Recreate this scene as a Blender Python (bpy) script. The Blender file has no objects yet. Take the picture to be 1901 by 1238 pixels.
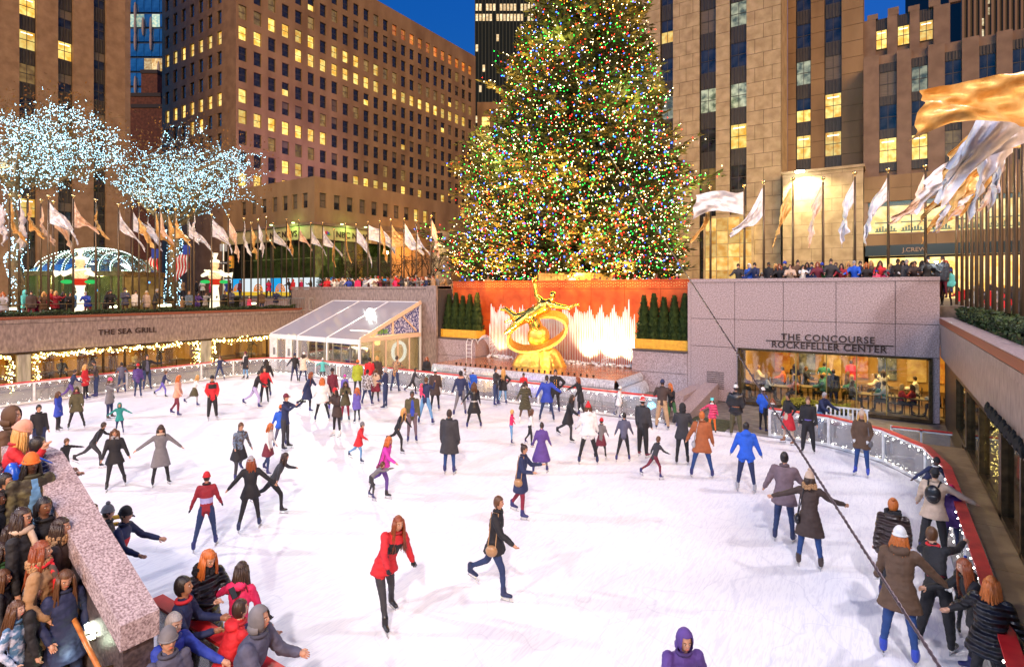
import bpy, bmesh, math, random
import numpy as np
from mathutils import Vector, Matrix, Quaternion
R = math.radians
random.seed(7)
scene = bpy.context.scene
COL = scene.collection

# ------------------------------------------------------------------ camera, sky, lights, exposure
FPX, U0, VH, CH = 1050.0, 950.5, 538.0, 5.6      # focal length in photo pixels, centre column, horizon row, lens height
YAW = R(33.3)
CX, CY = -1.97, -29.53
cam_d = bpy.data.cameras.new('camera')
cam_d.sensor_width = 36; cam_d.lens = 36 * FPX / 1901
cam_d.shift_y = -(619 - VH) / 1901
cam_d.clip_start = .1; cam_d.clip_end = 2000
cam = bpy.data.objects.new('camera', cam_d); COL.objects.link(cam)
cam.location = (CX, CY, CH); cam.rotation_euler = (R(90), 0, YAW)
scene.camera = cam

world = bpy.data.worlds.new('World'); scene.world = world; world.use_nodes = True
wn = world.node_tree.nodes; wl = world.node_tree.links
bg = wn['Background']
sky = wn.new('ShaderNodeTexSky'); sky.sky_type = 'NISHITA'; sky.sun_disc = False
sky.sun_elevation = R(-2.5); sky.sun_rotation = R(200); sky.ozone_density = 4.0; sky.air_density = 1.2; sky.dust_density = .6
hs = wn.new('ShaderNodeHueSaturation'); hs.inputs['Saturation'].default_value = 1.15; hs.inputs['Hue'].default_value = .50
mxs = wn.new('ShaderNodeMix'); mxs.data_type = 'RGBA'; mxs.blend_type = 'MULTIPLY'; mxs.inputs[0].default_value = 1; mxs.inputs[7].default_value = (.22, 1.6, 1.0, 1)
wl.new(sky.outputs[0], hs.inputs['Color']); wl.new(hs.outputs[0], mxs.inputs[6]); wl.new(mxs.outputs[2], bg.inputs[0]); bg.inputs[1].default_value = 6.0

def aim(o, tgt):
    o.rotation_euler = (Vector(tgt) - o.location).to_track_quat('-Z', 'Y').to_euler()
def lamp(name, kind, loc, power, color, tgt=None, **kw):
    d = bpy.data.lights.new(name, kind); d.energy = power; d.color = color
    for k, v in kw.items(): setattr(d, k, v)
    o = bpy.data.objects.new(name, d); COL.objects.link(o); o.location = loc
    if tgt is not None: aim(o, tgt)
    return o
# directional lamp standing in for city glow from the streets behind the viewer
city_glow = lamp('city_glow', 'SUN', (0, -60, 60), 3.5, (1.0, .55, .19), None, angle=R(40))
city_glow.rotation_euler = (Vector((-.62, .70, -.36))).to_track_quat('-Z', 'Y').to_euler()
# rink floodlights on the roofs round the plaza
lamp('floodlight_south', 'SPOT', (-50, -40, 26), 42000, (.98, .94, 1.0), (-18, -14, 0), spot_size=R(72), spot_blend=.5, shadow_soft_size=.5)
lamp('floodlight_west', 'SPOT', (-58, 14, 22), 23000, (.92, 1.0, .86), (-17, -14, 0), spot_size=R(62), spot_blend=.5, shadow_soft_size=.5)
lamp('floodlight_east', 'SPOT', (6, -46, 26), 35000, (1, .93, .95), (-12, -14, 0), spot_size=R(90), spot_blend=.5, shadow_soft_size=.7)
lamp('foreground_fill', 'SPOT', (-16, -56, 26), 25000, (1, .93, .92), (-12, -18, 0), spot_size=R(80), spot_blend=.6, shadow_soft_size=.7)  # added behind the camera to fill the foreground
lamp('floodlight_north', 'SPOT', (8, -6, 25), 14000, (1, .93, .97), (-8, -16, 0), spot_size=R(110), spot_blend=.6, shadow_soft_size=1.2)

vs = scene.view_settings
vs.view_transform = 'Standard'; vs.look = 'None'; vs.exposure = 0.0; vs.gamma = 1.0; vs.use_curve_mapping = False
scene.cycles.use_denoising = True
scene.cycles.max_bounces = 6; scene.cycles.diffuse_bounces = 2; scene.cycles.glossy_bounces = 3
scene.cycles.transmission_bounces = 4; scene.cycles.transparent_max_bounces = 12
scene.cycles.sample_clamp_indirect = 4.0
scene.cycles.caustics_reflective = False; scene.cycles.caustics_refractive = False

# ------------------------------------------------------------------ view geometry
CA, SA = math.cos(YAW), math.sin(YAW)
def plan(X, Y):
    return (CX + X * CA - Y * SA, CY + X * SA + Y * CA)
def at_depth(u, v, Y):
    x, y = plan((u - U0) / FPX * Y, Y); return Vector((x, y, CH - (v - VH) / FPX * Y))
def on_level(u, v, z=0.0):
    return at_depth(u, v, (CH - z) * FPX / (v - VH))
def ray(u):
    a = (u - U0) / FPX
    return (a * CA - SA, a * SA + CA)
def x_on(u, yplane):
    dx, dy = ray(u); s = (yplane - CY) / dy; return CX + dx * s, s
def y_on(u, xplane):
    dx, dy = ray(u); s = (xplane - CX) / dx; return CY + dy * s, s
def zof(v, depth): return CH - (v - VH) / FPX * depth
def depth_of(x, y): return -(x - CX) * SA + (y - CY) * CA
def u_of(x, y):
    return U0 + FPX * ((x - CX) * CA + (y - CY) * SA) / depth_of(x, y)

# ------------------------------------------------------------------ materials
def new_mat(name):
    m = bpy.data.materials.new(name); m.use_nodes = True
    nt = m.node_tree; return m, nt, nt.nodes['Principled BSDF']
def pset(b, **kw):
    M = dict(color='Base Color', rough='Roughness', metal='Metallic', spec='Specular IOR Level', trans='Transmission Weight',
             ecol='Emission Color', estr='Emission Strength', alpha='Alpha', coat='Coat Weight', ior='IOR', sheen='Sheen Weight')
    for k, v in kw.items():
        i = b.inputs[M[k]]
        if k in ('color', 'ecol'): v = (*v[:3], 1)
        i.default_value = v
def plain(name, color, rough=.6, **kw):
    m, nt, b = new_mat(name); pset(b, color=color, rough=rough, **kw); return m
def noisy(name, c1, c2, scale=8, rough=.7, bump=.0, detail=4, stretch=(1, 1, 1), obj=True, contrast=(.35, .65), bscale=None, **kw):
    m, nt, b = new_mat(name); N, L = nt.nodes, nt.links
    tc = N.new('ShaderNodeTexCoord'); mp = N.new('ShaderNodeMapping'); mp.inputs['Scale'].default_value = stretch
    L.new(tc.outputs['Object' if obj else 'Generated'], mp.inputs[0])
    n = N.new('ShaderNodeTexNoise'); n.inputs['Scale'].default_value = scale; n.inputs['Detail'].default_value = detail
    L.new(mp.outputs[0], n.inputs['Vector'])
    cr = N.new('ShaderNodeValToRGB'); cr.color_ramp.elements[0].position = contrast[0]; cr.color_ramp.elements[1].position = contrast[1]
    cr.color_ramp.elements[0].color = (*c1, 1); cr.color_ramp.elements[1].color = (*c2, 1)
    L.new(n.outputs['Fac'], cr.inputs[0]); L.new(cr.outputs[0], b.inputs['Base Color'])
    if bump:
        n2 = N.new('ShaderNodeTexNoise'); n2.inputs['Scale'].default_value = bscale or scale * 2; n2.inputs['Detail'].default_value = 3
        L.new(mp.outputs[0], n2.inputs['Vector'])
        bp = N.new('ShaderNodeBump'); bp.inputs['Strength'].default_value = bump; bp.inputs['Distance'].default_value = .05
        L.new(n2.outputs['Fac'], bp.inputs['Height']); L.new(bp.outputs[0], b.inputs['Normal'])
    pset(b, rough=rough, **kw); return m
def glow(name, color, strength, sampled=False):
    m, nt, b = new_mat(name); pset(b, color=(0, 0, 0), ecol=color, estr=strength, rough=.5, spec=0)
    if not sampled: m.cycles.emission_sampling = 'NONE'
    return m
_cloth = {}
def cloth(c, kind='cloth'):
    key = (tuple(round(x, 3) for x in c), kind)
    if key in _cloth: return _cloth[key]
    m, nt, b = new_mat('fabric' if kind != 'skin' else 'skin'); N, L = nt.nodes, nt.links
    tc = N.new('ShaderNodeTexCoord'); n = N.new('ShaderNodeTexNoise')
    n.inputs['Scale'].default_value = 9 if kind != 'skin' else 20; n.inputs['Detail'].default_value = 5
    L.new(tc.outputs['Object'], n.inputs['Vector'])
    mx = N.new('ShaderNodeMix'); mx.data_type = 'RGBA'; mx.inputs[6].default_value = (*[x * .6 for x in c], 1); mx.inputs[7].default_value = (*[min(1, x * 1.35 + .006) for x in c], 1)
    L.new(n.outputs['Fac'], mx.inputs[0]); L.new(mx.outputs[2], b.inputs['Base Color'])
    bp = N.new('ShaderNodeBump'); bp.inputs['Strength'].default_value = .5; bp.inputs['Distance'].default_value = .02
    pset(b, rough=.75)
    if kind == 'puffer':
        w = N.new('ShaderNodeTexWave'); w.wave_type = 'BANDS'; w.bands_direction = 'Z'; w.inputs['Scale'].default_value = 3.2; w.inputs['Distortion'].default_value = 1.2; w.inputs['Detail'].default_value = 2
        L.new(tc.outputs['Object'], w.inputs['Vector']); L.new(w.outputs['Fac'], bp.inputs['Height']); bp.inputs['Distance'].default_value = .05; bp.inputs['Strength'].default_value = .9; pset(b, rough=.35)
    elif kind in ('camo', 'denim', 'plaid', 'fur'):
        n.inputs['Scale'].default_value = {'camo': 7, 'denim': 12, 'plaid': 14, 'fur': 60}[kind]
        cr = N.new('ShaderNodeValToRGB'); L.new(n.outputs['Fac'], cr.inputs[0]); L.new(cr.outputs[0], mx.inputs[0])
        cr.color_ramp.elements[0].position = .44; cr.color_ramp.elements[1].position = .54
        if kind == 'camo': mx.inputs[6].default_value = (.03, .022, .012, 1)
        if kind == 'denim': mx.inputs[7].default_value = (.55, .6, .75, 1)
        if kind == 'plaid': mx.inputs[6].default_value = (.08, .06, .05, 1)
        L.new(n.outputs['Fac'], bp.inputs['Height'])
    elif kind == 'leather':
        L.new(n.outputs['Fac'], bp.inputs['Height']); pset(b, rough=.32)
    elif kind == 'hair':
        mp = N.new('ShaderNodeMapping'); mp.inputs['Scale'].default_value = (12, 12, 1.0); L.new(tc.outputs['Object'], mp.inputs[0]); L.new(mp.outputs[0], n.inputs['Vector'])
        n.inputs['Scale'].default_value = 6; mx.inputs[6].default_value = (*[x * .4 for x in c], 1); mx.inputs[7].default_value = (*[min(1, x * 1.9) for x in c], 1)
        L.new(n.outputs['Fac'], bp.inputs['Height']); pset(b, rough=.42)
    elif kind == 'skin':
        pset(b, rough=.5); bp.inputs['Strength'].default_value = .1
        b.inputs['Subsurface Weight'].default_value = .08; b.inputs['Subsurface Radius'].default_value = (.02, .008, .004)
    else:
        L.new(n.outputs['Fac'], bp.inputs['Height'])
    if kind != 'skin' and kind != 'leather': L.new(bp.outputs[0], b.inputs['Normal'])
    if kind == 'leather': L.new(bp.outputs[0], b.inputs['Normal'])
    _cloth[key] = m; return m

# ------------------------------------------------------------------ mesh building
_lab = bpy.data.scenes.new('workbench')
def baked(o):
    """mesh of an object with its modifiers applied, worked out in a scratch scene"""
    _lab.collection.objects.link(o); vl = _lab.view_layers[0]; vl.update(); dg = vl.depsgraph
    me = bpy.data.meshes.new_from_object(o.evaluated_get(dg)); _lab.collection.objects.unlink(o); return me

class MB:
    def __init__(s): s.v = []; s.f = []; s.m = []
    def add(s, vs, fs, mi=0):
        o = len(s.v); s.v += [tuple(p) for p in vs]; s.f += [tuple(i + o for i in f) for f in fs]; s.m += [mi] * len(fs); return s
    def box(s, x0, x1, y0, y1, z0, z1, mi=0):
        return s.add([(x0, y0, z0), (x1, y0, z0), (x1, y1, z0), (x0, y1, z0), (x0, y0, z1), (x1, y0, z1), (x1, y1, z1), (x0, y1, z1)],
                     [(0, 3, 2, 1), (4, 5, 6, 7), (0, 1, 5, 4), (1, 2, 6, 5), (2, 3, 7, 6), (3, 0, 4, 7)], mi)
    def quad(s, a, b, c, d, mi=0): return s.add([a, b, c, d], [(0, 1, 2, 3)], mi)
    def obox(s, p, q, w, h, mi=0, up=(0, 0, 1)):
        """bar from p to q, w across, h along up"""
        p, q = Vector(p), Vector(q); d = (q - p).normalized(); U = Vector(up)
        S = d.cross(U); S = S.normalized() if S.length > 1e-4 else Vector((1, 0, 0)); T = S.cross(d).normalized()
        vs = []
        for e in (p, q):
            for a, b in ((-1, -1), (1, -1), (1, 1), (-1, 1)): vs.append(e + S * (a * w / 2) + T * (b * h / 2))
        return s.add(vs, [(0, 1, 2, 3), (7, 6, 5, 4), (0, 4, 5, 1), (1, 5, 6, 2), (2, 6, 7, 3), (3, 7, 4, 0)], mi)
    def tube(s, pts, rad, n=8, mi=0, caps=True):
        pts = [Vector(p) for p in pts]; k = len(pts)
        if not hasattr(rad, '__len__'): rad = [rad] * k
        vs = []; ref = None
        for i, p in enumerate(pts):
            d = (pts[min(i + 1, k - 1)] - pts[max(i - 1, 0)]); d = d.normalized() if d.length > 1e-9 else Vector((0, 0, 1))
            if ref is None: ref = Vector((1, 0, 0)) if abs(d.x) < .8 else Vector((0, 1, 0))
            a = (ref - d * ref.dot(d)); a = a.normalized() if a.length > 1e-6 else d.orthogonal().normalized(); b = d.cross(a); ref = a
            for j in range(n):
                t = 2 * math.pi * j / n; vs.append(p + (a * math.cos(t) + b * math.sin(t)) * rad[i])
        fs = [(i * n + j, i * n + (j + 1) % n, (i + 1) * n + (j + 1) % n, (i + 1) * n + j) for i in range(k - 1) for j in range(n)]
        if caps: fs += [tuple(range(n - 1, -1, -1)), tuple((k - 1) * n + j for j in range(n))]
        return s.add(vs, fs, mi)
    def rings(s, rings, n=12, mi=0):
        """rings: (centre, half x vector, half y vector); closed ends"""
        vs = []
        for c, a, b in rings:
            c, a, b = Vector(c), Vector(a), Vector(b)
            for j in range(n):
                t = 2 * math.pi * j / n; vs.append(c + a * math.cos(t) + b * math.sin(t))
        k = len(rings)
        fs = [(i * n + j, i * n + (j + 1) % n, (i + 1) * n + (j + 1) % n, (i + 1) * n + j) for i in range(k - 1) for j in range(n)]
        fs += [tuple(range(n - 1, -1, -1)), tuple((k - 1) * n + j for j in range(n))]
        return s.add(vs, fs, mi)
    def ell(s, c, r, n=10, k=7, mi=0, M=None, keep=None):
        c = Vector(c); vs = []; loc = []
        for i in range(k + 1):
            ph = math.pi * i / k
            for j in range(n):
                t = 2 * math.pi * j / n; q = Vector((math.sin(ph) * math.cos(t), math.sin(ph) * math.sin(t), math.cos(ph))); loc.append(q)
                w = Vector((q.x * r[0], q.y * r[1], q.z * r[2])); w = M @ w if M else w; vs.append(c + w)
        fs = []
        for i in range(k):
            for j in range(n):
                f = (i * n + j, (i + 1) * n + j, (i + 1) * n + (j + 1) % n, i * n + (j + 1) % n)
                if i == 0: f = (0, (i + 1) * n + j, (i + 1) * n + (j + 1) % n)
                if i == k - 1: f = (i * n + j, k * n, i * n + (j + 1) % n)
                if keep:
                    m = sum((loc[q] for q in f), Vector()) / len(f)
                    if not keep(m): continue
                fs.append(f)
        return s.add(vs, fs, mi)
    def lathe(s, prof, n=16, c=(0, 0, 0), mi=0):
        return s.rings([((c[0], c[1], c[2] + z), (r, 0, 0), (0, r, 0)) for z, r in prof], n, mi)
    def mesh(s, name, mats=(), smooth=False):
        me = bpy.data.meshes.new(name); me.from_pydata(s.v, [], s.f)
        for m in mats: me.materials.append(m)
        if len(mats) > 1 and len(me.polygons) == len(s.m): me.polygons.foreach_set('material_index', s.m)
        if smooth: me.polygons.foreach_set('use_smooth', [True] * len(me.polygons))
        me.update(); return me
    def build(s, name, mats, parent=None, smooth=False, loc=None, rotz=None, **props):
        if not isinstance(mats, (list, tuple)): mats = [mats]
        return link(name, s.mesh(name, mats, smooth), parent, loc, rotz, **props)
def link(name, data, parent=None, loc=None, rotz=None, **props):
    o = bpy.data.objects.new(name, data); COL.objects.link(o)
    if parent is not None: o.parent = parent
    if loc is not None: o.location = loc
    if rotz is not None: o.rotation_euler = (0, 0, rotz)
    for k, v in props.items(): o[k] = v
    return o
def thing(name, label, cat, loc=(0, 0, 0), rotz=0, group=None):
    o = bpy.data.objects.new(name, None); COL.objects.link(o); o.location = loc; o.rotation_euler = (0, 0, rotz); o.empty_display_size = .2
    o['label'] = label; o['category'] = cat
    if group: o['group'] = group
    return o
def struct(name, mb, mats, parent=None, **k):
    o = mb.build(name, mats, parent, **k)
    if parent is None: o['kind'] = 'structure'
    return o
def tree_copy(o, loc=None, rotz=None, label=None, parent=None):
    c = o.copy(); COL.objects.link(c)
    if parent is not None: c.parent = parent
    if loc is not None: c.location = loc
    if rotz is not None: c.rotation_euler = (0, 0, rotz)
    if label: c['label'] = label
    for ch in list(o.children): tree_copy(ch, parent=c)
    return c
def text_part(name, body, size, loc, rot, mat, parent, ext=.02, align='CENTER', spacing=1.0, **props):
    cu = bpy.data.curves.new(name, 'FONT'); cu.body = body; cu.size = size; cu.extrude = ext; cu.align_x = align; cu.align_y = 'CENTER'; cu.space_character = spacing; cu.offset = size * .012
    cu.materials.append(mat)
    t = bpy.data.objects.new('tmp', cu); me = baked(t); bpy.data.objects.remove(t)
    if not len(me.materials): me.materials.append(mat)
    o = bpy.data.objects.new(name, me); COL.objects.link(o); o.parent = parent; o.location = loc; o.rotation_euler = rot
    for k, v in props.items(): o[k] = v
    return o
ORD = ['first', 'second', 'third', 'fourth', 'fifth', 'sixth', 'seventh', 'eighth', 'ninth', 'tenth', 'eleventh', 'twelfth', 'thirteenth',
       'fourteenth', 'fifteenth', 'sixteenth', 'seventeenth', 'eighteenth', 'nineteenth', 'twentieth']
def ordinal(i):
    if i < 20: return ORD[i]
    t = ['twenty', 'thirty', 'forty', 'fifty', 'sixty'][(i + 1) // 10 - 2]; r = (i + 1) % 10
    return (t + '-' + ORD[r - 1]) if r else {'twenty': 'twentieth', 'thirty': 'thirtieth', 'forty': 'fortieth', 'fifty': 'fiftieth', 'sixty': 'sixtieth'}[t]
# ------------------------------------------------------------------ common materials
GRAN = noisy('pink_granite', (.21, .145, .145), (.48, .37, .37), scale=19, rough=.42, bump=.14, detail=12, contrast=(.33, .68), bscale=45)
GRAN2 = noisy('grey_granite', (.15, .11, .10), (.34, .26, .24), scale=9, rough=.38, bump=.12, detail=10, stretch=(1, 1, .35), contrast=(.3, .7))
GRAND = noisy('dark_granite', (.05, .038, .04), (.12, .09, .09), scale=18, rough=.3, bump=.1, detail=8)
PAVE = noisy('pavement_stone', (.09, .075, .07), (.2, .17, .15), scale=3, rough=.55, bump=.2)
JOINT = plain('joint_mortar', (.05, .04, .04), .9)
REDG = noisy('red_granite', (.42, .055, .015), (.68, .13, .03), scale=1.3, rough=.22, bump=.06, detail=8, contrast=(.3, .7))
BRONZE = noisy('dark_bronze', (.06, .04, .022), (.13, .085, .045), scale=6, rough=.35, metal=.8)
BLACKM = plain('black_metal', (.012, .012, .013), .4, metal=.5)
WHITEP = noisy('white_paint', (.62, .61, .6), (.82, .82, .82), scale=5, rough=.4)
REDP = noisy('red_paint', (.5, .015, .02), (.68, .03, .03), scale=4, rough=.35)
YELP = noisy('yellow_paint', (.62, .30, .02), (.8, .42, .03), scale=6, rough=.5)
GOLD = plain('gold_leaf', (.95, .55, .09), .22, metal=1.0)
STEEL = plain('steel', (.55, .55, .56), .3, metal=1.0)
BULBW = glow('white_bulb', (1, .95, .85), 30)
BULBY = glow('yellow_bulb', (1, .78, .25), 26)
SNOWI = noisy('rink_ice', (.80, .775, .80), (.90, .88, .90), scale=.35, rough=.5, spec=.4, bump=.0, detail=9, contrast=(.3, .7))
# faint curved scratches in the ice
_nt = SNOWI.node_tree; _b = _nt.nodes['Principled BSDF']
_tc = _nt.nodes.new('ShaderNodeTexCoord'); _w = _nt.nodes.new('ShaderNodeTexNoise'); _mp = _nt.nodes.new('ShaderNodeMapping')
_mp.inputs['Scale'].default_value = (6, .7, 1); _mp.inputs['Rotation'].default_value = (0, 0, .8); _w.inputs['Scale'].default_value = 3; _w.inputs['Detail'].default_value = 8; _w.inputs['Distortion'].default_value = 1.5
_mx = _nt.nodes.new('ShaderNodeMix'); _mx.data_type = 'RGBA'; _mx.blend_type = 'MULTIPLY'; _mx.inputs[0].default_value = 1
_v = _nt.nodes.new('ShaderNodeTexVoronoi'); _v.feature = 'DISTANCE_TO_EDGE'; _v.inputs['Scale'].default_value = .55; _w2 = _nt.nodes.new('ShaderNodeTexNoise'); _w2.inputs['Scale'].default_value = .5; _w2.inputs['Detail'].default_value = 2
_ad = _nt.nodes.new('ShaderNodeVectorMath'); _ad.operation = 'MULTIPLY_ADD'; _ad.inputs[1].default_value = (4, 4, 0); _nt.links.new(_tc.outputs['Object'], _w2.inputs['Vector']); _nt.links.new(_w2.outputs['Color'], _ad.inputs[0]); _nt.links.new(_tc.outputs['Object'], _ad.inputs[2]); _nt.links.new(_ad.outputs[0], _v.inputs['Vector'])
_cr = _nt.nodes.new('ShaderNodeValToRGB'); _cr.color_ramp.elements[0].position = .0; _cr.color_ramp.elements[1].position = .012; _cr.color_ramp.elements[0].color = (.88, .88, .91, 1); _cr.color_ramp.elements[1].color = (1, 1, 1, 1); _nt.links.new(_v.outputs['Distance'], _cr.inputs[0])
_w3 = _nt.nodes.new('ShaderNodeValToRGB'); _w3.color_ramp.elements[0].position = .42; _w3.color_ramp.elements[1].position = .5; _w3.color_ramp.elements[0].color = (.90, .90, .93, 1); _w3.color_ramp.elements[1].color = (1, 1, 1, 1); _nt.links.new(_w.outputs['Fac'], _w3.inputs[0])
_m2 = _nt.nodes.new('ShaderNodeMix'); _m2.data_type = 'RGBA'; _m2.blend_type = 'MULTIPLY'; _m2.inputs[0].default_value = 1; _nt.links.new(_cr.outputs[0], _m2.inputs[6]); _nt.links.new(_w3.outputs[0], _m2.inputs[7])
_src = _b.inputs['Base Color'].links[0].from_socket; _nt.links.new(_src, _mx.inputs[6]); _nt.links.new(_m2.outputs[2], _mx.inputs[7]); _nt.links.new(_mx.outputs[2], _b.inputs['Base Color'])
_bp = _nt.nodes.new('ShaderNodeBump'); _bp.inputs['Strength'].default_value = .2; _bp.inputs['Distance'].default_value = .02
_nt.links.new(_tc.outputs['Object'], _mp.inputs[0]); _nt.links.new(_mp.outputs[0], _w.inputs['Vector']); _nt.links.new(_w.outputs['Fac'], _bp.inputs['Height']); _nt.links.new(_bp.outputs[0], _b.inputs['Normal'])
def pane_mat(name, tint=(1, 1, 1), refl=.12, alpha=.0, col=(.5, .5, .5)):
    m = bpy.data.materials.new(name); m.use_nodes = True; nt = m.node_tree; nt.nodes.clear()
    out = nt.nodes.new('ShaderNodeOutputMaterial'); tr = nt.nodes.new('ShaderNodeBsdfTransparent'); gl = nt.nodes.new('ShaderNodeBsdfGlossy')
    lw = nt.nodes.new('ShaderNodeLayerWeight'); lw.inputs[0].default_value = .35; mx = nt.nodes.new('ShaderNodeMixShader')
    tr.inputs[0].default_value = (*tint, 1); gl.inputs['Roughness'].default_value = .04
    mr = nt.nodes.new('ShaderNodeMapRange'); mr.inputs['To Min'].default_value = refl; mr.inputs['To Max'].default_value = min(1, refl + .6)
    nt.links.new(lw.outputs['Fresnel'], mr.inputs['Value']); nt.links.new(mr.outputs[0], mx.inputs[0]); nt.links.new(tr.outputs[0], mx.inputs[1]); nt.links.new(gl.outputs[0], mx.inputs[2])
    last = mx
    if alpha:
        df = nt.nodes.new('ShaderNodeBsdfDiffuse'); df.inputs[0].default_value = (*col, 1); m2 = nt.nodes.new('ShaderNodeMixShader'); m2.inputs[0].default_value = alpha
        nt.links.new(mx.outputs[0], m2.inputs[1]); nt.links.new(df.outputs[0], m2.inputs[2]); last = m2
    nt.links.new(last.outputs[0], out.inputs[0]); return m
GLASS = pane_mat('clear_glass', (.92, .95, .92), .08)
PLEXI = pane_mat('scratched_plexiglass', (.9, .92, .93), .05, .16, (.7, .68, .7))
ROOFG = pane_mat('roof_glazing', (.85, .86, .9), .1, .30, (.72, .70, .80))

# ------------------------------------------------------------------ ground
ROOMY = []
g = MB(); g.quad((-600, -600, -.03), (600, -600, -.03), (600, 600, -.03), (-600, 600, -.03)); struct('ground', g, PAVE)
def arc(cx, cy, r, a0, a1, n):
    return [(cx + r * math.cos(R(a0 + (a1 - a0) * i / n)), cy + r * math.sin(R(a0 + (a1 - a0) * i / n))) for i in range(n + 1)]
XL, XR, YF, YN = -37.1, -.62, -6.05, -25.47
RC = 4.2
path = arc(XR - RC - .3, YF - RC, RC + .3, 90, 0, 12)[0:] + []
path = [(-30.2, YF)] + [(x, YF) for x in (-28, -25, -22, -19, -16, -13, -10, -7.5)] + arc(XR - 4.6, YF - 5.2, 0, 90, 0, 1)[:0]
cr = [(XR - 4.6 + 4.6 * math.sin(R(a)), YF - 5.2 + 5.2 * math.cos(R(a))) for a in range(0, 91, 9)]
cn = [(XR - 4.2 + 4.2 * math.cos(R(a)), YN + 4.2 - 4.2 * math.sin(R(a))) for a in range(0, 91, 9)]
nl = [(XL + 4.2 - 4.2 * math.sin(R(a)), YN + 4.2 - 4.2 * math.cos(R(a))) for a in range(0, 91, 9)]
fl = [(XL + 3 - 3 * math.cos(R(a)), YF - 3 + 3 * math.sin(R(a))) for a in range(0, 91, 15)]
RINK = [(-30.2, YF), (-8.2, YF)] + cr + cn + nl + fl
ice = MB(); ice.add([(x, y, 0.0) for x, y in RINK], [tuple(range(len(RINK) - 1, -1, -1))]); struct('ice', ice, SNOWI)
kb = MB()
# dark kerb strip under the barrier
for i in range(len(RINK)):
    a, b = RINK[i], RINK[(i + 1) % len(RINK)]; kb.obox((a[0], a[1], -.01), (b[0], b[1], -.01), .34, .06)
struct('rink_kerb', kb, plain('kerb_grey', (.3, .28, .29), .6))

# rink barrier
bar = thing('rink_barrier', 'low white framed rink barrier with clear panels and red top rail round the ice', 'barrier')
def resample(poly, step):
    pts = [Vector((x, y, 0)) for x, y in poly] + [Vector((*poly[0], 0))]; out = []; carry = 0
    for a, b in zip(pts, pts[1:]):
        d = (b - a).length
        while carry < d: out.append(a + (b - a) * (carry / d)); carry += step
        carry -= d
    return out
posts = resample(RINK, 2.05)
def seen(p): return (p.y > -21.5 or p.x > -12) and not (-9.2 < p.x < -7.1 and p.y > -7)
segs = [(posts[i], posts[(i + 1) % len(posts)]) for i in range(len(posts))]
pm = MB(); pm.box(-.045, .045, -.045, .045, 0, 1.06); pm = pm.mesh('post', [WHITEP])
rail, redr, kick, bul = MB(), MB(), MB(), MB()
for a, b in segs:
    if not (seen(a) and seen(b)): continue
    ang = math.atan2(b.y - a.y, b.x - a.x); L = (b - a).length
    link('post', pm, bar, a, ang)
    p = MB(); p.box(.05, L - .05, -.008, .008, .12, .98); p.build('panel', PLEXI, bar, loc=a, rotz=ang)
    z = Vector((0, 0, 1))
    q = MB(); q.obox(a + z * 1.02, b + z * 1.02, .07, .09); q.build('top_frame', WHITEP, bar); q = MB(); q.obox(a + z * 1.085, b + z * 1.085, .2, .04); q.build('red_rail', REDP, bar); q = MB(); q.obox(a + z * .06, b + z * .06, .08, .1); q.build('bottom_frame', WHITEP, bar)
    n = max(2, int(L / .36)); s = Vector((math.sin(ang), -math.cos(ang), 0)) * .08
    for k in range(n):
        q = a + (b - a) * ((k + .5) / n)
        inner = Vector((-18.9, -15.7, 0)) - q; s2 = s if s.dot(inner) > 0 else -s
        for zz in (.15, .93): bul.ell(q + s2 + z * zz, (.014, .014, .018), 5, 3)
o = bul.build('light_string', BULBW, bar); o['kind'] = 'stuff'
# matting at the rink gate
t = MB(); t.box(-9.1, -7.2, -6.3, -4.2, 0.004, .03); o = t.build('rubber_mat', noisy('green_matting', (.03, .035, .02), (.08, .09, .04), scale=12, rough=.9, bump=.5)); o['label'] = 'dark green rubber mat in the rink gate by the pink jacket girl'; o['category'] = 'mat'

# ------------------------------------------------------------------ concourse wall (y = 0)
XW0, XW1 = x_on(1372, 0)[0], x_on(1728, 0)[0]
ZT = 6.15
cw = thing('concourse_wall', 'pink granite wall lettered over a wide restaurant window', 'wall', (0, 0, 0))
bk = MB(); bk.box(-10.3, XW0, .05, 1.6, 0, ZT - .02); bk.box(XW1, .0, .05, 1.6, 0, ZT - .02); bk.box(XW0, XW1, .05, 1.6, 2.72, ZT - .02); bk.build('backing', JOINT, cw)
xs = [-10.3] + [x_on(u, 0)[0] for u in (1364, 1454, 1552, 1662)] + [0.0]
gap = .012
def panel(par, x0, x1, y0, y1, z0, z1, mat=GRAN, name='stone_panel', g=gap):
    m = MB(); m.box(x0 + g, x1 - g, y0, y1, z0 + g, z1 - g); return m.build(name, mat, par)
rows = [(4.13, 5.98), (2.73, 4.13)]
for i in range(5):
    panel(cw, xs[i], xs[i + 1], 0, .09, *rows[0]); panel(cw, xs[i], xs[i + 1], 0, .09, *rows[1])
panel(cw, -10.3, XW0, 0, .09, 0, 2.73); panel(cw, XW1, 0, 0, .09, 0, 2.73)
m = MB(); m.box(-10.36, .0, -.05, 1.6, 5.985, ZT); m.build('coping', GRAN, cw)
m = MB(); m.box(-10.46, -10.3, .0, 1.5, 0, 5.98); m.build('return_panel', GRAN, cw)
LETT = plain('bronze_letters', (.06, .035, .03), .4, metal=.5)
cxl = x_on(1534, 0)[0]
text_part('lettering', 'THE CONCOURSE', .42, (cxl, -.02, 3.36), (R(90), 0, 0), LETT, cw, spacing=1.12)
text_part('lettering', 'ROCKEFELLER CENTER', .42, (cxl, -.02, 2.98), (R(90), 0, 0), LETT, cw, spacing=1.08)
m = MB(); m.box(cxl - 2.55, cxl + 2.55, -.04, 0, 3.145, 3.185); m.build('rule', LETT, cw)
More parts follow.
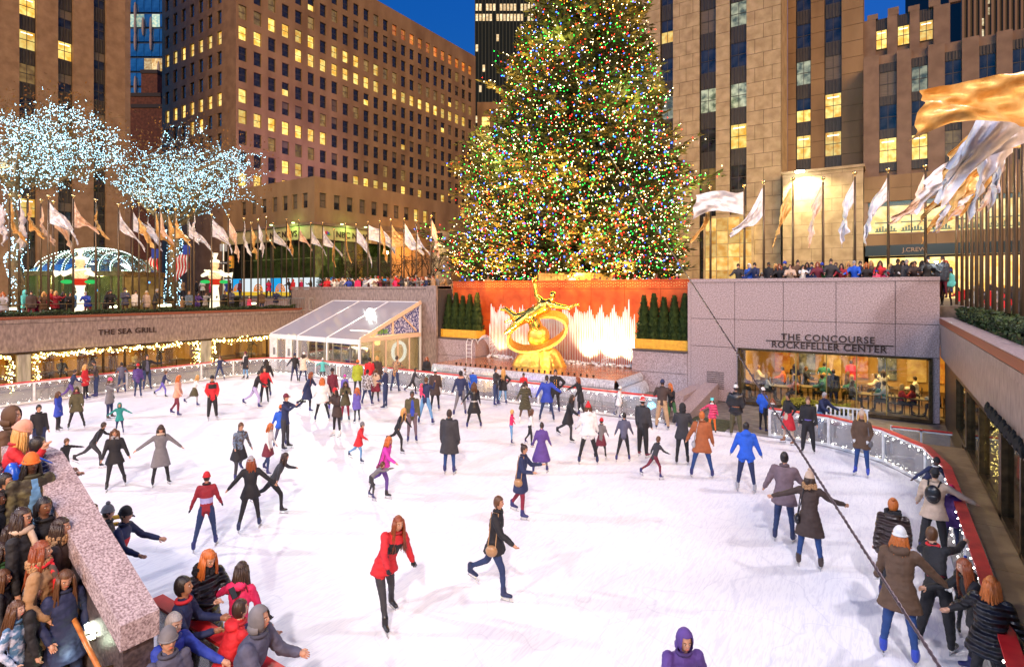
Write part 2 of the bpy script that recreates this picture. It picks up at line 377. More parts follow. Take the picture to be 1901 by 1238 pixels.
# vent grille
m = MB(); vx = x_on(1328, 0)[0]
for k in range(9): m.box(vx - .42, vx + .42, -.02, -.002, .62 + k * .1, .66 + k * .1)
m.build('vent_grille', GRAND, cw)
# window frame, mullions, glass
m = MB(); m.box(XW0 - .06, XW0 + .06, -.06, .2, 0, 2.72); m.box(XW1 - .06, XW1 + .06, -.06, .2, 0, 2.72); m.box(XW0, XW1, -.06, .2, 2.64, 2.74); m.box(XW0, XW1, -.08, .2, 0, .14); m.build('window_frame', BRONZE, cw)
mx = [XW0] + [x_on(u, 0)[0] for u in (1477, 1534, 1590, 1646)] + [XW1]
for i in range(5):
    m = MB(); m.box(mx[i] + .03, mx[i + 1] - .03, .1, .115, .14, 2.64); m.build('pane', GLASS, cw)
    if i: m = MB(); m.box(mx[i] - .022, mx[i] + .022, .06, .16, .14, 2.64); m.build('mullion', plain('brass', (.5, .36, .13), .35, metal=.8), cw)
# room behind the glass
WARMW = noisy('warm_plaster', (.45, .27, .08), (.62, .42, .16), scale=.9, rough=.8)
WOODF = noisy('wood_floor', (.05, .025, .01), (.11, .06, .02), scale=5, rough=.5, stretch=(1, 6, 1))
rm = MB(); x0, x1 = XW0 - .6, XW1 + .0
rm.quad((x0, 1.6, .02), (x1 + 3, 1.6, .02), (x1 + 3, 9, .02), (x0, 9, .02), 1); rm.quad((x0, .2, .021), (x1, .2, .021), (x1, 1.6, .021), (x0, 1.6, .021), 1)
rm.quad((x0, 9, 0), (x1 + 3, 9, 0), (x1 + 3, 9, 3.1), (x0, 9, 3.1)); rm.quad((x0, 9, 0), (x0, .2, 0), (x0, .2, 3.1), (x0, 9, 3.1)); rm.quad((x1 + 3, 1.6, 0), (x1 + 3, 9, 0), (x1 + 3, 9, 3.1), (x1 + 3, 1.6, 3.1))
rm.quad((x0, 1.6, 3.1), (x0, 9, 3.1), (x1 + 3, 9, 3.1), (x1 + 3, 1.6, 3.1)); rm.build('dining_room', [WARMW, WOODF], cw)
for k, (dx, yy) in enumerate([(1.3, 3.2), (4.2, 3.2), (7.0, 3.2), (2.4, 6.6), (5.6, 6.6)]):
    m = MB(); m.lathe([(3.02, .01), (3.02, .2), (3.06, .2)], 14, (XW0 + dx, yy, 0)); m.build('ceiling_lamp', glow('warm_lamp', (1, .72, .3), 5), cw)
lamp('room_lamp', 'AREA', (XW0 + 4.5, 4.4, 2.95), 1000, (1, .60, .18), (XW0 + 4.5, 4.4, 0), shape='RECTANGLE', size=7.5, size_y=5)
for k in range(7):
    panel(cw, XW0 + .3 + k * 1.35, XW0 + .3 + k * 1.35 + .9, 8.86, 8.97, .5, 2.7, noisy('wall_art%d' % k, *[((.5, .12, .03), (.75, .45, .12)), ((.02, .05, .1), (.3, .35, .4)), ((.6, .4, .2), (.9, .75, .4))][k % 3], scale=3, rough=.7), 'wall_picture')

# ------------------------------------------------------------------ right wall (x = 0, towards the viewer)
rw = thing('east_garden_wall', 'long granite wall with brick coping above tinted windows along the walkway', 'wall')
m = MB(); m.box(.06, 1.2, -30, -.0, 2.8, 4.15); m.build('backing', JOINT, rw)
for k in range(10):
    panel(rw, 0, .1, -(k + 1) * 3, -k * 3, 2.8, 3.98, GRAN2)
for k in range(7): panel(rw, -.04, .1, -(k + 1) * 4, -k * 4, 3.985, 4.2, GRAN2, 'moulding')
BRICKM = noisy('red_brick', (.16, .045, .022), (.3, .085, .04), scale=4, rough=.7, bump=.2)
bm_ = MB(); bm_.box(-.045, .045, .006, .096, 4.21, 4.42); bmesh1 = bm_.mesh('brick', [BRICKM])
bd = MB(); bd.box(.0, .34, -30, -.2, 4.2, 4.40); bd.build('brick_core', JOINT, rw)
for k in range(250):
    link('brick', bmesh1, rw, (.01, -.3 - k * .105, 0))
panel(rw, -.06, .42, -30, -.2, 4.425, 4.47, GRAN, 'coping')
# glazing below the overhang, standing on a ledge
gz0 = .98
m = MB(); m.box(.02, .2, -30, y_on(1775, 0)[0], 2.70, 2.8); m.build('window_head', BRONZE, rw)
ys = [y_on(u, .05)[0] for u in (1778, 1797, 1822, 1862, 1901)] + [-22.5, -25, -28]
for i, y in enumerate(ys):
    m = MB(); m.box(.0, .22, y - (.16 if i in (1, 3) else .06), y + (.16 if i in (1, 3) else .06), gz0, 2.7); m.build('mullion', BRONZE, rw)
    if i < len(ys) - 1:
        m = MB(); m.box(.1, .115, ys[i + 1] + .1, y - .1, gz0 + .1, 2.66); m.build('pane', pane_mat('dark_glass', (.75, .72, .6), .22), rw)
m = MB(); m.box(.0, .2, -30, ys[0], gz0, gz0 + .1); m.build('window_sill', BRONZE, rw)
# dim room behind it
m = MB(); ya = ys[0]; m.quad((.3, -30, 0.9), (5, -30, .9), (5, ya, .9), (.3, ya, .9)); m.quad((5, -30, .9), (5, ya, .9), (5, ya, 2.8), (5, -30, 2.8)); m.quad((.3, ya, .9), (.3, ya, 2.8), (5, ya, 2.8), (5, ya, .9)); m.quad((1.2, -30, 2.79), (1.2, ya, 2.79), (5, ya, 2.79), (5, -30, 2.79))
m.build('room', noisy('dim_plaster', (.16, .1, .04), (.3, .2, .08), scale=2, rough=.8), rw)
for k in range(6):
    m = MB(); m.ell((2.2, -9.5 - k * 3, 2.3), (.16, .16, .2), 10, 6); m.build('pendant_lamp', glow('amber_lamp', (1, .62, .2), 5), rw)
m = MB()
for k in range(3):
    yy = y_on(1838 + k * 9, .2)[0]
    for j in range(34): m.ell((.24 + random.uniform(-.03, .1), yy + random.uniform(-.09, .09), 1.1 + j * .045), (.016, .016, .02), 5, 3)
o = m.build('light_curtain', glow('warm_fairy', (1, .85, .3), 22), rw); o['kind'] = 'stuff'
# black spiral ornament on the wall
m = MB(); ypts = [(-13.3 - k * .11) for k in range(36)]
for k, y in enumerate(ypts): m.ell((-.06, y, 2.98 + .05 * math.sin(k * 1.4)), (.05, .035, .12), 6, 4)
m.build('iron_ornament', BLACKM, rw)
# recessed wall below the overhang near the corner
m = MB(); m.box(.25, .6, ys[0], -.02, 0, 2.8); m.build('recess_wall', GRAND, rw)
for k in range(5): panel(rw, .15, .24, ys[0] + .0 - (ys[0]) * k / 5, ys[0] - ys[0] * (k + 1) / 5, 0, 2.78, BRONZE, 'bronze_panel')
# ledge
LEDGE = noisy('ledge_stone', (.24, .15, .07), (.36, .24, .12), scale=2.5, rough=.5, bump=.1)
lg = thing('walkway_ledge', 'brown stone ledge between the red rail and the tinted windows', 'ledge')
yl = y_on(1790, 0)[0]
prev = yl
cuts = [yl - 2.2 * k for k in range(10)]
def xin(y):   # outer face of barrier at this y
    if y > YF - 5.2: return XR - 4.6 + 4.6 * math.sqrt(max(0, 1 - ((y - (YF - 5.2)) / 5.2) ** 2)) + .16
    return XR + .16
for a, b in zip(cuts, cuts[1:]):
    m = MB(); a2, b2 = a - .008, b + .008
    m.add([(max(xin(a), -2.2), a2, 0), (0, a2, 0), (0, b2, 0), (xin(b), b2, 0), (max(xin(a), -2.2), a2, .97), (0, a2, .97), (0, b2, .97), (xin(b), b2, .97)],
          [(0, 3, 2, 1), (4, 5, 6, 7)[::-1], (0, 1, 5, 4), (1, 2, 6, 5), (2, 3, 7, 6), (3, 0, 4, 7)]); m.build('stone_slab', LEDGE, lg)
# glass gate railing at the corner
gt = thing('gate_railing', 'white framed glass railing with red rail across the walkway corner', 'railing')
p0 = at_depth(1729, 855, 17.6); p0.z = 0
P_ = [on_level(1729, 825, 0.6), on_level(1790, 828, .6)]
p0 = Vector((-1.75, -6.9, 0)); p1 = Vector((-.15, -6.9, 0))
for a, b in ((p0, (p0 + p1) / 2), ((p0 + p1) / 2, p1)):
    m = MB(); m.obox((a.x, a.y, .55), (a.x, a.y, 1.1), .06, .06, up=(0, 1, 0)); m.obox((a.x, a.y, .0), (a.x, a.y, .55), .06, .06, up=(0, 1, 0)); m.build('post', WHITEP, gt)
    m = MB(); m.box(a.x + .05, b.x - .05, a.y - .006, a.y + .006, .14, .98); m.build('panel', PLEXI, gt)
for zz in (1.02, .1): m = MB(); m.obox(p0 + Vector((0, 0, zz)), p1 + Vector((0, 0, zz)), .06, .06); m.build('frame_bar', WHITEP, gt)
m = MB(); m.obox(p0 + Vector((0, 0, 1.07)), p1 + Vector((0, 0, 1.07)), .12, .04); m.build('red_rail', REDP, gt)

# ------------------------------------------------------------------ left wall (x = -42): long lettered wall over windows
XS = -42.0
sw = thing('restaurant_wall', 'long grey granite wall with restaurant name over garlanded windows', 'wall')
m = MB(); m.box(XS - 1.0, XS - .06, -32, 0, 2.12, 3.9); m.build('backing', JOINT, sw)
pc = [0, -2.6, -5.6, -8.6, -11.6, -14.6, -17.6, -20.6, -23.6, -26.6, -30]
for a, b in zip(pc, pc[1:]): panel(sw, XS - .08, XS, b, a, 2.12, 3.72, GRAN2)
for a, b in zip(pc, pc[1:]): panel(sw, XS - .3, XS + .05, b, a, 3.72, 3.95, GRAN2, 'coping')
bcm = MB(); bcm.box(XS - .32, XS - .01, -.05, .05, 3.955, 4.1); bcm = bcm.mesh('brick', [BRICKM])
for k in range(270): link('brick', bcm, sw, (0, -.1 - k * .108, 0))
text_part('lettering', 'THE SEA GRILL', .46, (XS + .03, y_on(238, XS)[0], 2.98), (R(90), 0, R(90)), LETT, sw, spacing=1.1)
m = MB(); m.box(XS - .12, XS + .02, -30, 0, 2.0, 2.12); m.build('window_head', BRONZE, sw)
cols = [(y_on(32, XS)[0], y_on(57, XS)[0]), (y_on(373, XS)[0], y_on(392, XS)[0])]
for a, b in cols: panel(sw, XS - .3, XS + .02, a, b, 0, 2.0, noisy('marble_pier', (.22, .2, .19), (.38, .36, .34), scale=2, rough=.3, stretch=(3, 3, .5)), 'pier')
bays = [(-30, cols[0][0]), (cols[0][1], cols[1][0]), (cols[1][1], -.4)]
mull = [y_on(u, XS)[0] for u in (193, 233, 273)]
edges = sorted([cols[0][1], *mull, cols[1][0]])
for a, b in list(zip(edges, edges[1:])) + [(-30, -25), (-25, cols[0][0]), (cols[1][1], -3.2), (-3.2, -.4)]:
    m = MB(); m.box(XS - .12, XS - .10, a + .05, b - .05, .1, 1.98); m.build('pane', pane_mat('amber_glass', (.95, .9, .75), .07), sw)
    m = MB(); m.box(XS - .16, XS - .04, a - .05, a + .05, 0, 2.0); m.build('mullion', BRONZE, sw)
m = MB(); m.box(XS - .3, XS + .1, -30, -.4, 0, .1); m.build('window_sill', GRAND, sw)
m = MB(); m.quad((XS - .3, -31, .02), (XS - 7, -31, .02), (XS - 7, 0, .02), (XS - .3, 0, .02), 1); m.quad((XS - 7, -31, 0), (XS - 7, 0, 0), (XS - 7, 0, 2.6), (XS - 7, -31, 2.6)); m.quad((XS - 1, 0, 2.55), (XS - 1, -31, 2.55), (XS - 7, -31, 2.55), (XS - 7, 0, 2.55)); m.quad((XS - .3, .0, 0), (XS - 7, 0, 0), (XS - 7, 0, 2.6), (XS - .3, 0, 2.6))
m.build('dining_room', [noisy('ochre_wall', (.4, .24, .04), (.7, .46, .1), scale=1.3, rough=.8, stretch=(1, 1, .3)), WOODF], sw)
CURT = noisy('brown_curtain', (.16, .07, .015), (.5, .28, .05), scale=4, rough=.8, stretch=(1, 6, .2))
for k in range(16):
    y = -1.5 - k * 1.7; m = MB()
    for j in range(5): m.box(XS - 1.6 - .08 * (j % 2), XS - 1.5, y + j * .11, y + j * .11 + .09, .3, 2.3)
    m.build('curtain', CURT, sw)
lamp('room_lamp', 'AREA', (XS - 3.2, -12, 2.45), 1000, (1, .66, .2), (XS - 3.2, -12, 0), shape='RECTANGLE', size=5, size_y=22)
# garlands with bulbs
def garland(par, pts, wid, nb, rb=.035):
    lf, bb = MB(), MB()
    for a, b in zip(pts, pts[1:]):
        a, b = Vector(a), Vector(b); L = (b - a).length
        for k in range(int(L * 26)):
            p = a + (b - a) * random.random() + Vector((random.uniform(0, .1), random.gauss(0, wid), random.gauss(0, wid)))
            d = Vector((random.uniform(-1, 1), random.uniform(-1, 1), random.uniform(-1, 1))) * .11
            lf.add([p - d * .5, p + Vector((d.z, d.x, d.y)) * .35, p + d * .5], [(0, 1, 2)])
        for k in range(int(L * nb)):
            p = a + (b - a) * random.random() + Vector((random.uniform(.06, .14), random.gauss(0, wid), random.gauss(0, wid))); bb.ell(p, (rb, rb, rb), 5, 3)
    o = lf.build('garland_leaves', plain('garland_green', (.02, .06, .015), .7), par); o['kind'] = 'stuff'
    o = bb.build('garland_lights', BULBY, par); o['kind'] = 'stuff'
X_ = XS + .02
gar = thing('light_garland', 'green garland with warm lights hung round the wide restaurant window', 'garland', (0, 0, 0))
garland(gar, [(X_, cols[0][1] + .25, .1), (X_, cols[0][1] + .25, 1.88), (X_, cols[1][0] - .25, 1.88), (X_, cols[1][0] - .25, .1)], .09, 15)
gar = thing('light_garland', 'green garland with warm lights on the window beside the glass pavilion', 'garland', (0, 0, 0))
garland(gar, [(X_, cols[1][1] + .2, .1), (X_, cols[1][1] + .2, 1.88), (X_, -.6, 1.88)], .09, 14)
gar = thing('light_garland', 'green garland with warm lights on the window at the photo left edge', 'garland', (0, 0, 0))
garland(gar, [(X_, -24, 1.88), (X_, cols[0][0] - .3, 1.88), (X_, cols[0][0] - .3, .1)], .1, 15)

# ------------------------------------------------------------------ back-left parapet and the red granite wall
pw = thing('west_parapet_wall', 'grey granite wall behind the glass pavilion with crowd leaning on it', 'wall')
m = MB(); m.box(XS - 1.5, -27.4, .06, 1.5, 0, 5.64); m.build('backing', JOINT, pw)
pxs = [-42 - 1.5, -40.6, -37.4, -34.2, -31.0, -27.4]
for a, b in zip(pxs, pxs[1:]):
    panel(pw, a, b, 0, .1, 3.0, 5.64, GRAN2); panel(pw, a, b, 0, .1, 0, 3.0, GRAN2)
panel(pw, -43.5, -27.4, -.05, 1.4, 5.65, 5.85, GRAN2, 'coping')
panel(pw, -28.3, -27.4, -.2, 1.5, 0, 5.9, GRAN2, 'end_pier')
YR = 1.6
rd = thing('red_granite_wall', 'polished red granite wall behind the gilded statue and water jets', 'wall')
m = MB(); m.box(-27.4, -10.3, YR + .06, YR + .8, 0, 6.12); m.build('backing', JOINT, rd)
n = 8; rx = [-27.4 + 17.1 * i / n for i in range(n + 1)]
for i in range(n):
    for z0, z1 in ((1.0, 3.55), (3.55, 5.65), (5.65, 6.12)): panel(rd, rx[i], rx[i + 1], YR, YR + .1, z0, z1, REDG, 'red_panel', .008)
panel(rd, -27.4, -10.3, YR - .06, YR + .8, 6.12, 6.2, REDG, 'coping')
m = MB()
for i in range(110):
    for zz in (5.78, 5.95): m.box(-27 + i * .15, -27 + i * .15 + .05, YR - .01, YR + .0, zz + .03 * (i % 3), zz + .03 * (i % 3) + .035)
o = m.build('carved_letters', plain('gilt_letters', (.8, .5, .15), .35, metal=.6), rd); o['kind'] = 'stuff'
# side benches carrying the planters
for nm, xa, xb, lab in (('planter_ledge', -13.5, -10.46, 'granite ledge carrying the clipped trees right of the fountain'), ('planter_ledge', -27.4, -24.2, 'granite ledge carrying the clipped trees left of the fountain')):
    l = thing(nm, lab, 'ledge'); panel(l, xa, xb, -.02, YR, 0, 1.2, GRAN); panel(l, xa, xb, -.02, YR, 1.2, 2.3, GRAN)
    panel(l, xa, xb, -.1, YR, 2.305, 2.4, GRAND, 'coping')

# ------------------------------------------------------------------ fountain
BX0, BX1, BY0, BZ = -25.0, -12.8, -3.75, 1.15
WATER = noisy('pool_water', (.30, .09, .03), (.52, .2, .07), scale=2.5, rough=.08, bump=.35, bscale=5, detail=6)
FALL = noisy('falling_water', (.35, .33, .36), (.75, .73, .76), scale=6, rough=.15, bump=.5, stretch=(4, 4, .25), trans=.15)
ft = thing('fountain_basin', 'stepped granite basin with water spilling over its front edge', 'fountain')
panel(ft, BX0, BX1, BY0, -.03, 0, .72, GRAND, 'basin'); panel(ft, BX0 + .35, BX1 - .35, BY0 + .45, -.03, .72, 1.02, GRAND, 'upper_step')
m = MB(); m.box(BX0 + .2, BX1 - .2, BY0 + .3, -.04, 1.02, BZ); m.box(-24.1, -13.55, -.04, YR - .02, 1.0, BZ); m.build('water_surface', WATER, ft)
def sheet(name, ax, bx, yf, z0, z1, bulge=.18, par=ft, axis='x'):
    m = MB(); n = 60; k = 6; vs = []
    for i in range(n + 1):
        for j in range(k + 1):
            t = j / k; s = ax + (bx - ax) * i / n; d = bulge * math.sin(t * math.pi / 2) + .015 * math.sin(i * 1.9 + j * .4)
            vs.append((s, yf - d, z1 - (z1 - z0) * t ** 1.5) if axis == 'x' else (yf + d, s, z1 - (z1 - z0) * t ** 1.5))
    m.add(vs, [(i * (k + 1) + j, i * (k + 1) + j + 1, (i + 1) * (k + 1) + j + 1, (i + 1) * (k + 1) + j) for i in range(n) for j in range(k)])
    return m.build(name, FALL, par, smooth=True)
sheet('water_fall', BX0 + .2, BX1 - .2, BY0 + .3, .74, 1.14); sheet('water_fall', BX0, BX1, BY0 - .02, .05, .73, .22)
sheet('water_fall', BY0 + .3, -.1, BX1 - .2, .74, 1.14, axis='y'); sheet('water_fall', BY0, -.1, BX1 + .02, .05, .73, .3, axis='y')
m = MB(); m.box(BX0 - 1.2, BX1 + 2.2, -5.6, BY0 - .05, .0, .16); m.box(BX1 + .05, BX1 + 2.2, BY0 - .05, -.1, 0, .16); m.build('lower_pool', noisy('lower_water', (.06, .06, .04), (.16, .15, .1), scale=2, rough=.06, bump=.3), ft)
m = MB(); m.box(BX0 - 1.3, BX1 + 2.3, -5.72, -5.6, 0, .3); m.box(BX1 + 2.2, BX1 + 2.3, -5.6, -.1, 0, .3); m.build('pool_rim', GRAN, ft)
for k in range(26):
    q = MB(); q.lathe([(0, .05), (.09, .06), (.1, .03)], 8); q.build('water_nozzle', BLACKM, ft, loc=(BX0 + 1.6 + k * .36, BY0 + .75, BZ))
# jets
JET = new_mat('water_jet')[0]; _b = JET.node_tree.nodes['Principled BSDF']; pset(_b, color=(.97, .96, .97), rough=.3, trans=.0, alpha=.72)
fj = thing('water_jets', 'row of tall white water jets rising in front of the red wall', 'water jets')
jets = [i for i in range(92)]
for i in jets:
    x = -23.9 + i * (10.2 / 91); h = 3.15 + .25 * math.sin(i * .9) + random.uniform(-.15, .2)
    if i in (0, 91): h = 2.2 if i == 0 else 1.7
    if i == 87: h = 3.9
    m = MB(); m.tube([(0, 0, 0), (0, 0, h * .5), (.01, 0, h * .93), (.01, .01, h)], [.016, .02, .038, .02], 6)
    m.tube([(.02, .02, h * .97), (.05, .09, h * .6), (.05, .12, 0)], [.012, .012, .02], 5); m.build('jet', JET, fj, loc=(x, 1.15, BZ), smooth=True)
fm = MB()
for k in range(260):
    fm.ell((random.uniform(-23.9, -13.7), random.uniform(.7, 1.4), BZ + random.uniform(0, .16)), (random.uniform(.05, .12),) * 2 + (.06,), 6, 4)
o = fm.build('foam', JET, fj, smooth=True); o['kind'] = 'stuff'
def arcjet(a, h, dx, dy, n=5):
    m = MB()
    for k in range(n):
        pts = [(a[0] + (dx * t / 8) * (1 + k * .08), a[1] + (dy + k * .04) * t / 8, a[2] + h * (1 - (t / 8 * 2 - .75) ** 2) * (.8 + .06 * k)) for t in range(9)]
        m.tube(pts, .014, 5)
    m.build('side_jet', JET, fj, smooth=True)
arcjet((-13.55, .1, 1.75), .9, -1.4, -.4); arcjet((-24.15, .1, 1.75), .9, 1.5, -.4)
# warm fountain floodlights under water
for k, x in enumerate((-23, -21.2, -16.6, -15.2, -14.0)):
    lamp('fountain_uplight', 'SPOT', (x, .55, BZ + .05), 850 if x < -18 else 1900, (1, .62, .3) if x < -18 else (1, .78, .42), (x + .1, 1.5, 4.2), spot_size=R(95), spot_blend=.8, shadow_soft_size=.2)
for x in (-23.4, -20.4, -17.2, -14.4):
    lamp('tree_base_flood', 'SPOT', (x, -3.3, BZ + .1), 24000, (1, .42, .08), (x - .6, 1.6, 11.0), spot_size=R(52), spot_blend=.9, shadow_soft_size=.2)
for x, pw_ in ((-21.5, 900), (-16.2, 900), (-18.9, 700)):
    lamp('statue_uplight', 'SPOT', (x, -3.1, BZ + .15), pw_ * .34, (1, .66, .22), (-18.85, -.6, 3.6), spot_size=R(70), spot_blend=.6, shadow_soft_size=.12)
lamp('blue_water_light', 'POINT', (BX1 + 1.2, -2.2, .5), 40, (.1, .55, 1.0), shadow_soft_size=.2)
lamp('violet_water_light', 'POINT', (-17.6, BY0 - .55, .55), 22, (.35, .3, 1.0), shadow_soft_size=.2)
lamp('amber_water_light', 'POINT', (-20.4, BY0 - .6, .55), 30, (1, .55, .1), shadow_soft_size=.2)
lamp('green_water_light', 'POINT', (-24.6, BY0 - .5, .6), 8, (.1, 1.0, .5), shadow_soft_size=.2)
# maintenance ladder
ld = thing('pool_ladder', 'small white curved ladder at the left end of the water jets', 'ladder', (-24.5, -.6, 1.1))
for s in (0, .42):
    m = MB(); m.tube([(s, 0, 0), (s, 0, 1.1), (s + .03, .12, 1.32), (s + .1, .35, 1.3), (s + .15, .5, 1.0)], .025, 7); m.build('rail', WHITEP, ld)
for k in range(4): m = MB(); m.tube([(0, 0, .2 + k * .25), (.42, 0, .2 + k * .25)], .02, 6); m.build('rung', WHITEP, ld)
# stone bench blocks right of the pool
bn = thing('stone_plinth', 'low sloping granite plinth beside the pool by the rink gate', 'plinth')
panel(bn, -10.2, -9.6, -3.6, -.2, .0, .75, GRAN, 'block'); m = MB(); m.add([(-9.6, -5.2, 0), (-8.9, -5.2, 0), (-8.9, -.2, 0), (-9.6, -.2, 0), (-9.6, -5.2, .3), (-8.9, -5.2, .3), (-8.9, -.2, .9), (-9.6, -.2, .9)], [(0, 3, 2, 1), (4, 5, 6, 7), (0, 1, 5, 4), (1, 2, 6, 5), (2, 3, 7, 6), (3, 0, 4, 7)]); m.build('sloping_block', GRAN, bn)

# planters with clipped conifers
def needle_cone(name, h, r, n, mat, par, seed):
    rnd = random.Random(seed); m = MB()
    for i in range(n):
        z = h * rnd.random() ** 1.15; rr = r * (1 - z / h) ** .75 * (1 + .12 * math.sin(z * 9 + rnd.random())) * (.5 + .62 * rnd.random() ** .5) * (1 + .16 * math.sin(z * 23 + rnd.random() * 2))
        if z < h * .12: rr *= .7 + z / h * 2.5
        a = rnd.random() * 6.283; c = Vector((math.cos(a) * rr, math.sin(a) * rr, z)); o = Vector((math.cos(a), math.sin(a), .9 + rnd.random())).normalized()
        t = Vector((-math.sin(a), math.cos(a), rnd.uniform(-.4, .4))).normalized(); L = rnd.uniform(.07, .2); w = L * .28
        m.add([c - t * w, c + t * w, c + o * L + t * w * .3, c + o * L - t * w * .3], [(0, 1, 2, 3)])
    return m.build(name, mat, par)
CONIF = noisy('conifer_green', (.012, .03, .006), (.06, .10, .018), scale=5, rough=.7)
TRUNKM = noisy('bark', (.03, .02, .012), (.08, .055, .035), scale=9, rough=.9, bump=.4)
for side, xa, xb in (('right', -13.4, -10.5), ('left', -27.35, -24.3)):
    b = thing('planter_box', 'long yellow planter box %s of the fountain' % side, 'planter', ((xa + xb) / 2, .72, 2.4))
    w = (xb - xa) / 2; m = MB()
    m.box(-w, w, -.5, -.44, 0, .52); m.box(-w, w, .44, .5, 0, .52); m.box(-w, -w + .06, -.44, .44, 0, .52); m.box(w - .06, w, -.44, .44, 0, .52); m.build('box', YELP, b)
    m = MB(); m.box(-w + .06, w - .06, -.44, .44, .05, .44); m.build('soil', plain('soil', (.03, .02, .012), .95), b)
    for k in range(5):
        x = xa + .32 + (xb - xa - .64) * k / 4
        c = thing('conifer_tree', 'clipped dark green conifer, %s from the left in the %s yellow planter' % (ordinal(k), side), 'conifer', (x, .72, 2.84), group='clipped conifers in the planters')
        m = MB(); m.tube([(0, 0, -.05), (0, 0, 1.9)], [.04, .01], 6); m.build('trunk', TRUNKM, c)
        needle_cone('crown', 2.35 + .12 * math.sin(k * 2.1), .40, 3400, CONIF, c, k + (10 if side == 'left' else 0))

# ------------------------------------------------------------------ golden statue (plain generic stand-in)
st = thing('gilded_statue', 'gilded figure stretched over a golden ring on a rock base in the fountain', 'statue', (-18.85, -.95, BZ), rotz=YAW * .55)
def remeshed(mb, voxel, smooth=2):
    me = mb.mesh('tmp'); o = bpy.data.objects.new('tmp', me)
    r = o.modifiers.new('r', 'REMESH'); r.mode = 'VOXEL'; r.voxel_size = voxel
    if smooth: s = o.modifiers.new('s', 'SMOOTH'); s.iterations = smooth; s.factor = .5
    me2 = baked(o)
    bpy.data.objects.remove(o); bpy.data.meshes.remove(me); return me2
m = MB(); rnd = random.Random(3)
m.rings([((0, 0, -.1), (1.7, 0, 0), (0, .75, 0)), ((0, 0, .35), (1.5, 0, 0), (0, .68, 0)), ((.05, 0, .8), (1.2, 0, 0), (0, .58, 0)), ((.1, 0, 1.05), (.9, 0, 0), (0, .45, 0))], 14); m.ell((-.05, .1, 1.7), (.7, .5, .7), 16, 10)
for k in range(18): a_ = rnd.uniform(-1.3, 1.35); m.obox((a_, rnd.uniform(-.6, .3), -.1), (a_ * .8, rnd.uniform(-.4, .2), rnd.uniform(.5, 1.0)), .4, .35)
me = remeshed(m, .07, 1); me.materials.append(noisy('gilded_rock', (.75, .36, .05), (.95, .55, .1), scale=5, rough=.35, metal=.9, bump=.4)); link('rock_base', me, st)
m = MB(); c = Vector((-.1, 0, 2.0)); n = 48
vs = []
for i in range(n):
    t = 2 * math.pi * i / n; ctr = c + Vector((1.75 * math.cos(t), .35 * math.sin(t), .95 * math.sin(t) + .35 * math.cos(t)))
    o = Vector((math.cos(t), 0, math.sin(t) * .8)).normalized()
    for a, b in ((-.07, -.2), (.07, -.2), (.07, .2), (-.07, .2)): vs.append(ctr + o * a * 1.2 + Vector((0, b, b * .9)))
m.add(vs, [(i * 4 + j, i * 4 + (j + 1) % 4, ((i + 1) % n) * 4 + (j + 1) % 4, ((i + 1) % n) * 4 + j) for i in range(n) for j in range(4)]); m.build('ring', noisy('chased_gold', (.8, .42, .06), (1, .65, .15), scale=14, rough=.3, metal=1, bump=.6), st)
m = MB()   # figure: torso leaning to the right, legs trailing left, arms spread
S = 1.0
def limb(m, pts, rad, n=10):
    rad = [r * 1.4 for r in rad]; m.tube(pts, rad, n); [m.ell(p, (r, r, r), n, 6) for p, r in zip(pts, rad)]
hip, chest, neck = Vector((-.55, -.1, 3.0)), Vector((.35, -.12, 3.5)), Vector((.72, -.14, 3.82))
limb(m, [hip, (hip + chest) / 2 + Vector((0, 0, -.03)), chest, neck], [.27, .25, .33, .13])
m.ell(neck + Vector((.12, -.04, .26)), (.19, .2, .24), 12, 9); m.ell(neck + Vector((.12, .02, .36)), (.22, .22, .2), 10, 7)
limb(m, [chest + Vector((.2, -.05, .15)), (1.25, -.3, 3.5), (1.85, -.4, 3.42), (2.2, -.42, 3.6)], [.17, .12, .09, .06])
limb(m, [chest + Vector((-.12, -.05, .22)), (-.1, -.2, 4.1), (-.22, -.2, 4.75)], [.17, .11, .08])
for f in range(4): limb(m, [(2.2, -.42, 3.6), (2.42, -.45, 3.62 + .05 * f - .06)], [.03, .022], 6)
limb(m, [hip, (-1.35, -.35, 2.85), (-1.95, -.2, 3.3), (-2.25, -.2, 3.28)], [.24, .17, .11, .07])
limb(m, [hip, (-1.2, -.5, 2.5), (-1.75, -.4, 2.05), (-1.95, -.4, 1.9)], [.24, .17, .11, .07])
limb(m, [(-.4, -.2, 2.8), (-1.0, -.3, 2.65), (-1.5, -.2, 2.75), (-2.0, -.2, 2.55)], [.2, .14, .12, .05])
limb(m, [hip + Vector((.1, .1, -.1)), (-.2, .05, 2.3)], [.25, .3])
me = remeshed(m, .045, 2); me.materials.append(GOLD); me.polygons.foreach_set('use_smooth', [True] * len(me.polygons)); link('figure', me, st)
m = MB(); m.ell((0, 0, 0), (.1, .1, .1), 8, 6)
for k in range(9):
    a = k * .7; m.ell((.09 * math.cos(a), .09 * math.sin(a), .14 + .02 * k), (.08, .08, .13), 6, 5)
m.build('torch', GOLD, st, loc=(-.24, -.2, 4.8), smooth=True)
# ------------------------------------------------------------------ streets and terraces above the sunken plaza
ZS = 4.85
m = MB(); m.box(-400, 1.2, 2.45, 400, 3.0, ZS); m.box(1.2, 400, -.0, 400, 3.0, ZS); m.box(-27.4, -10.3, 1.65, 2.45, 3, 4.84); struct('street', m, PAVE)
m = MB(); m.box(-400, -43.1, -200, 2.44, 2.8, 3.8); struct('terrace', m, PAVE)
m = MB(); m.box(1.25, 200, -200, -.01, 3.0, 4.1); struct('promenade', m, PAVE)
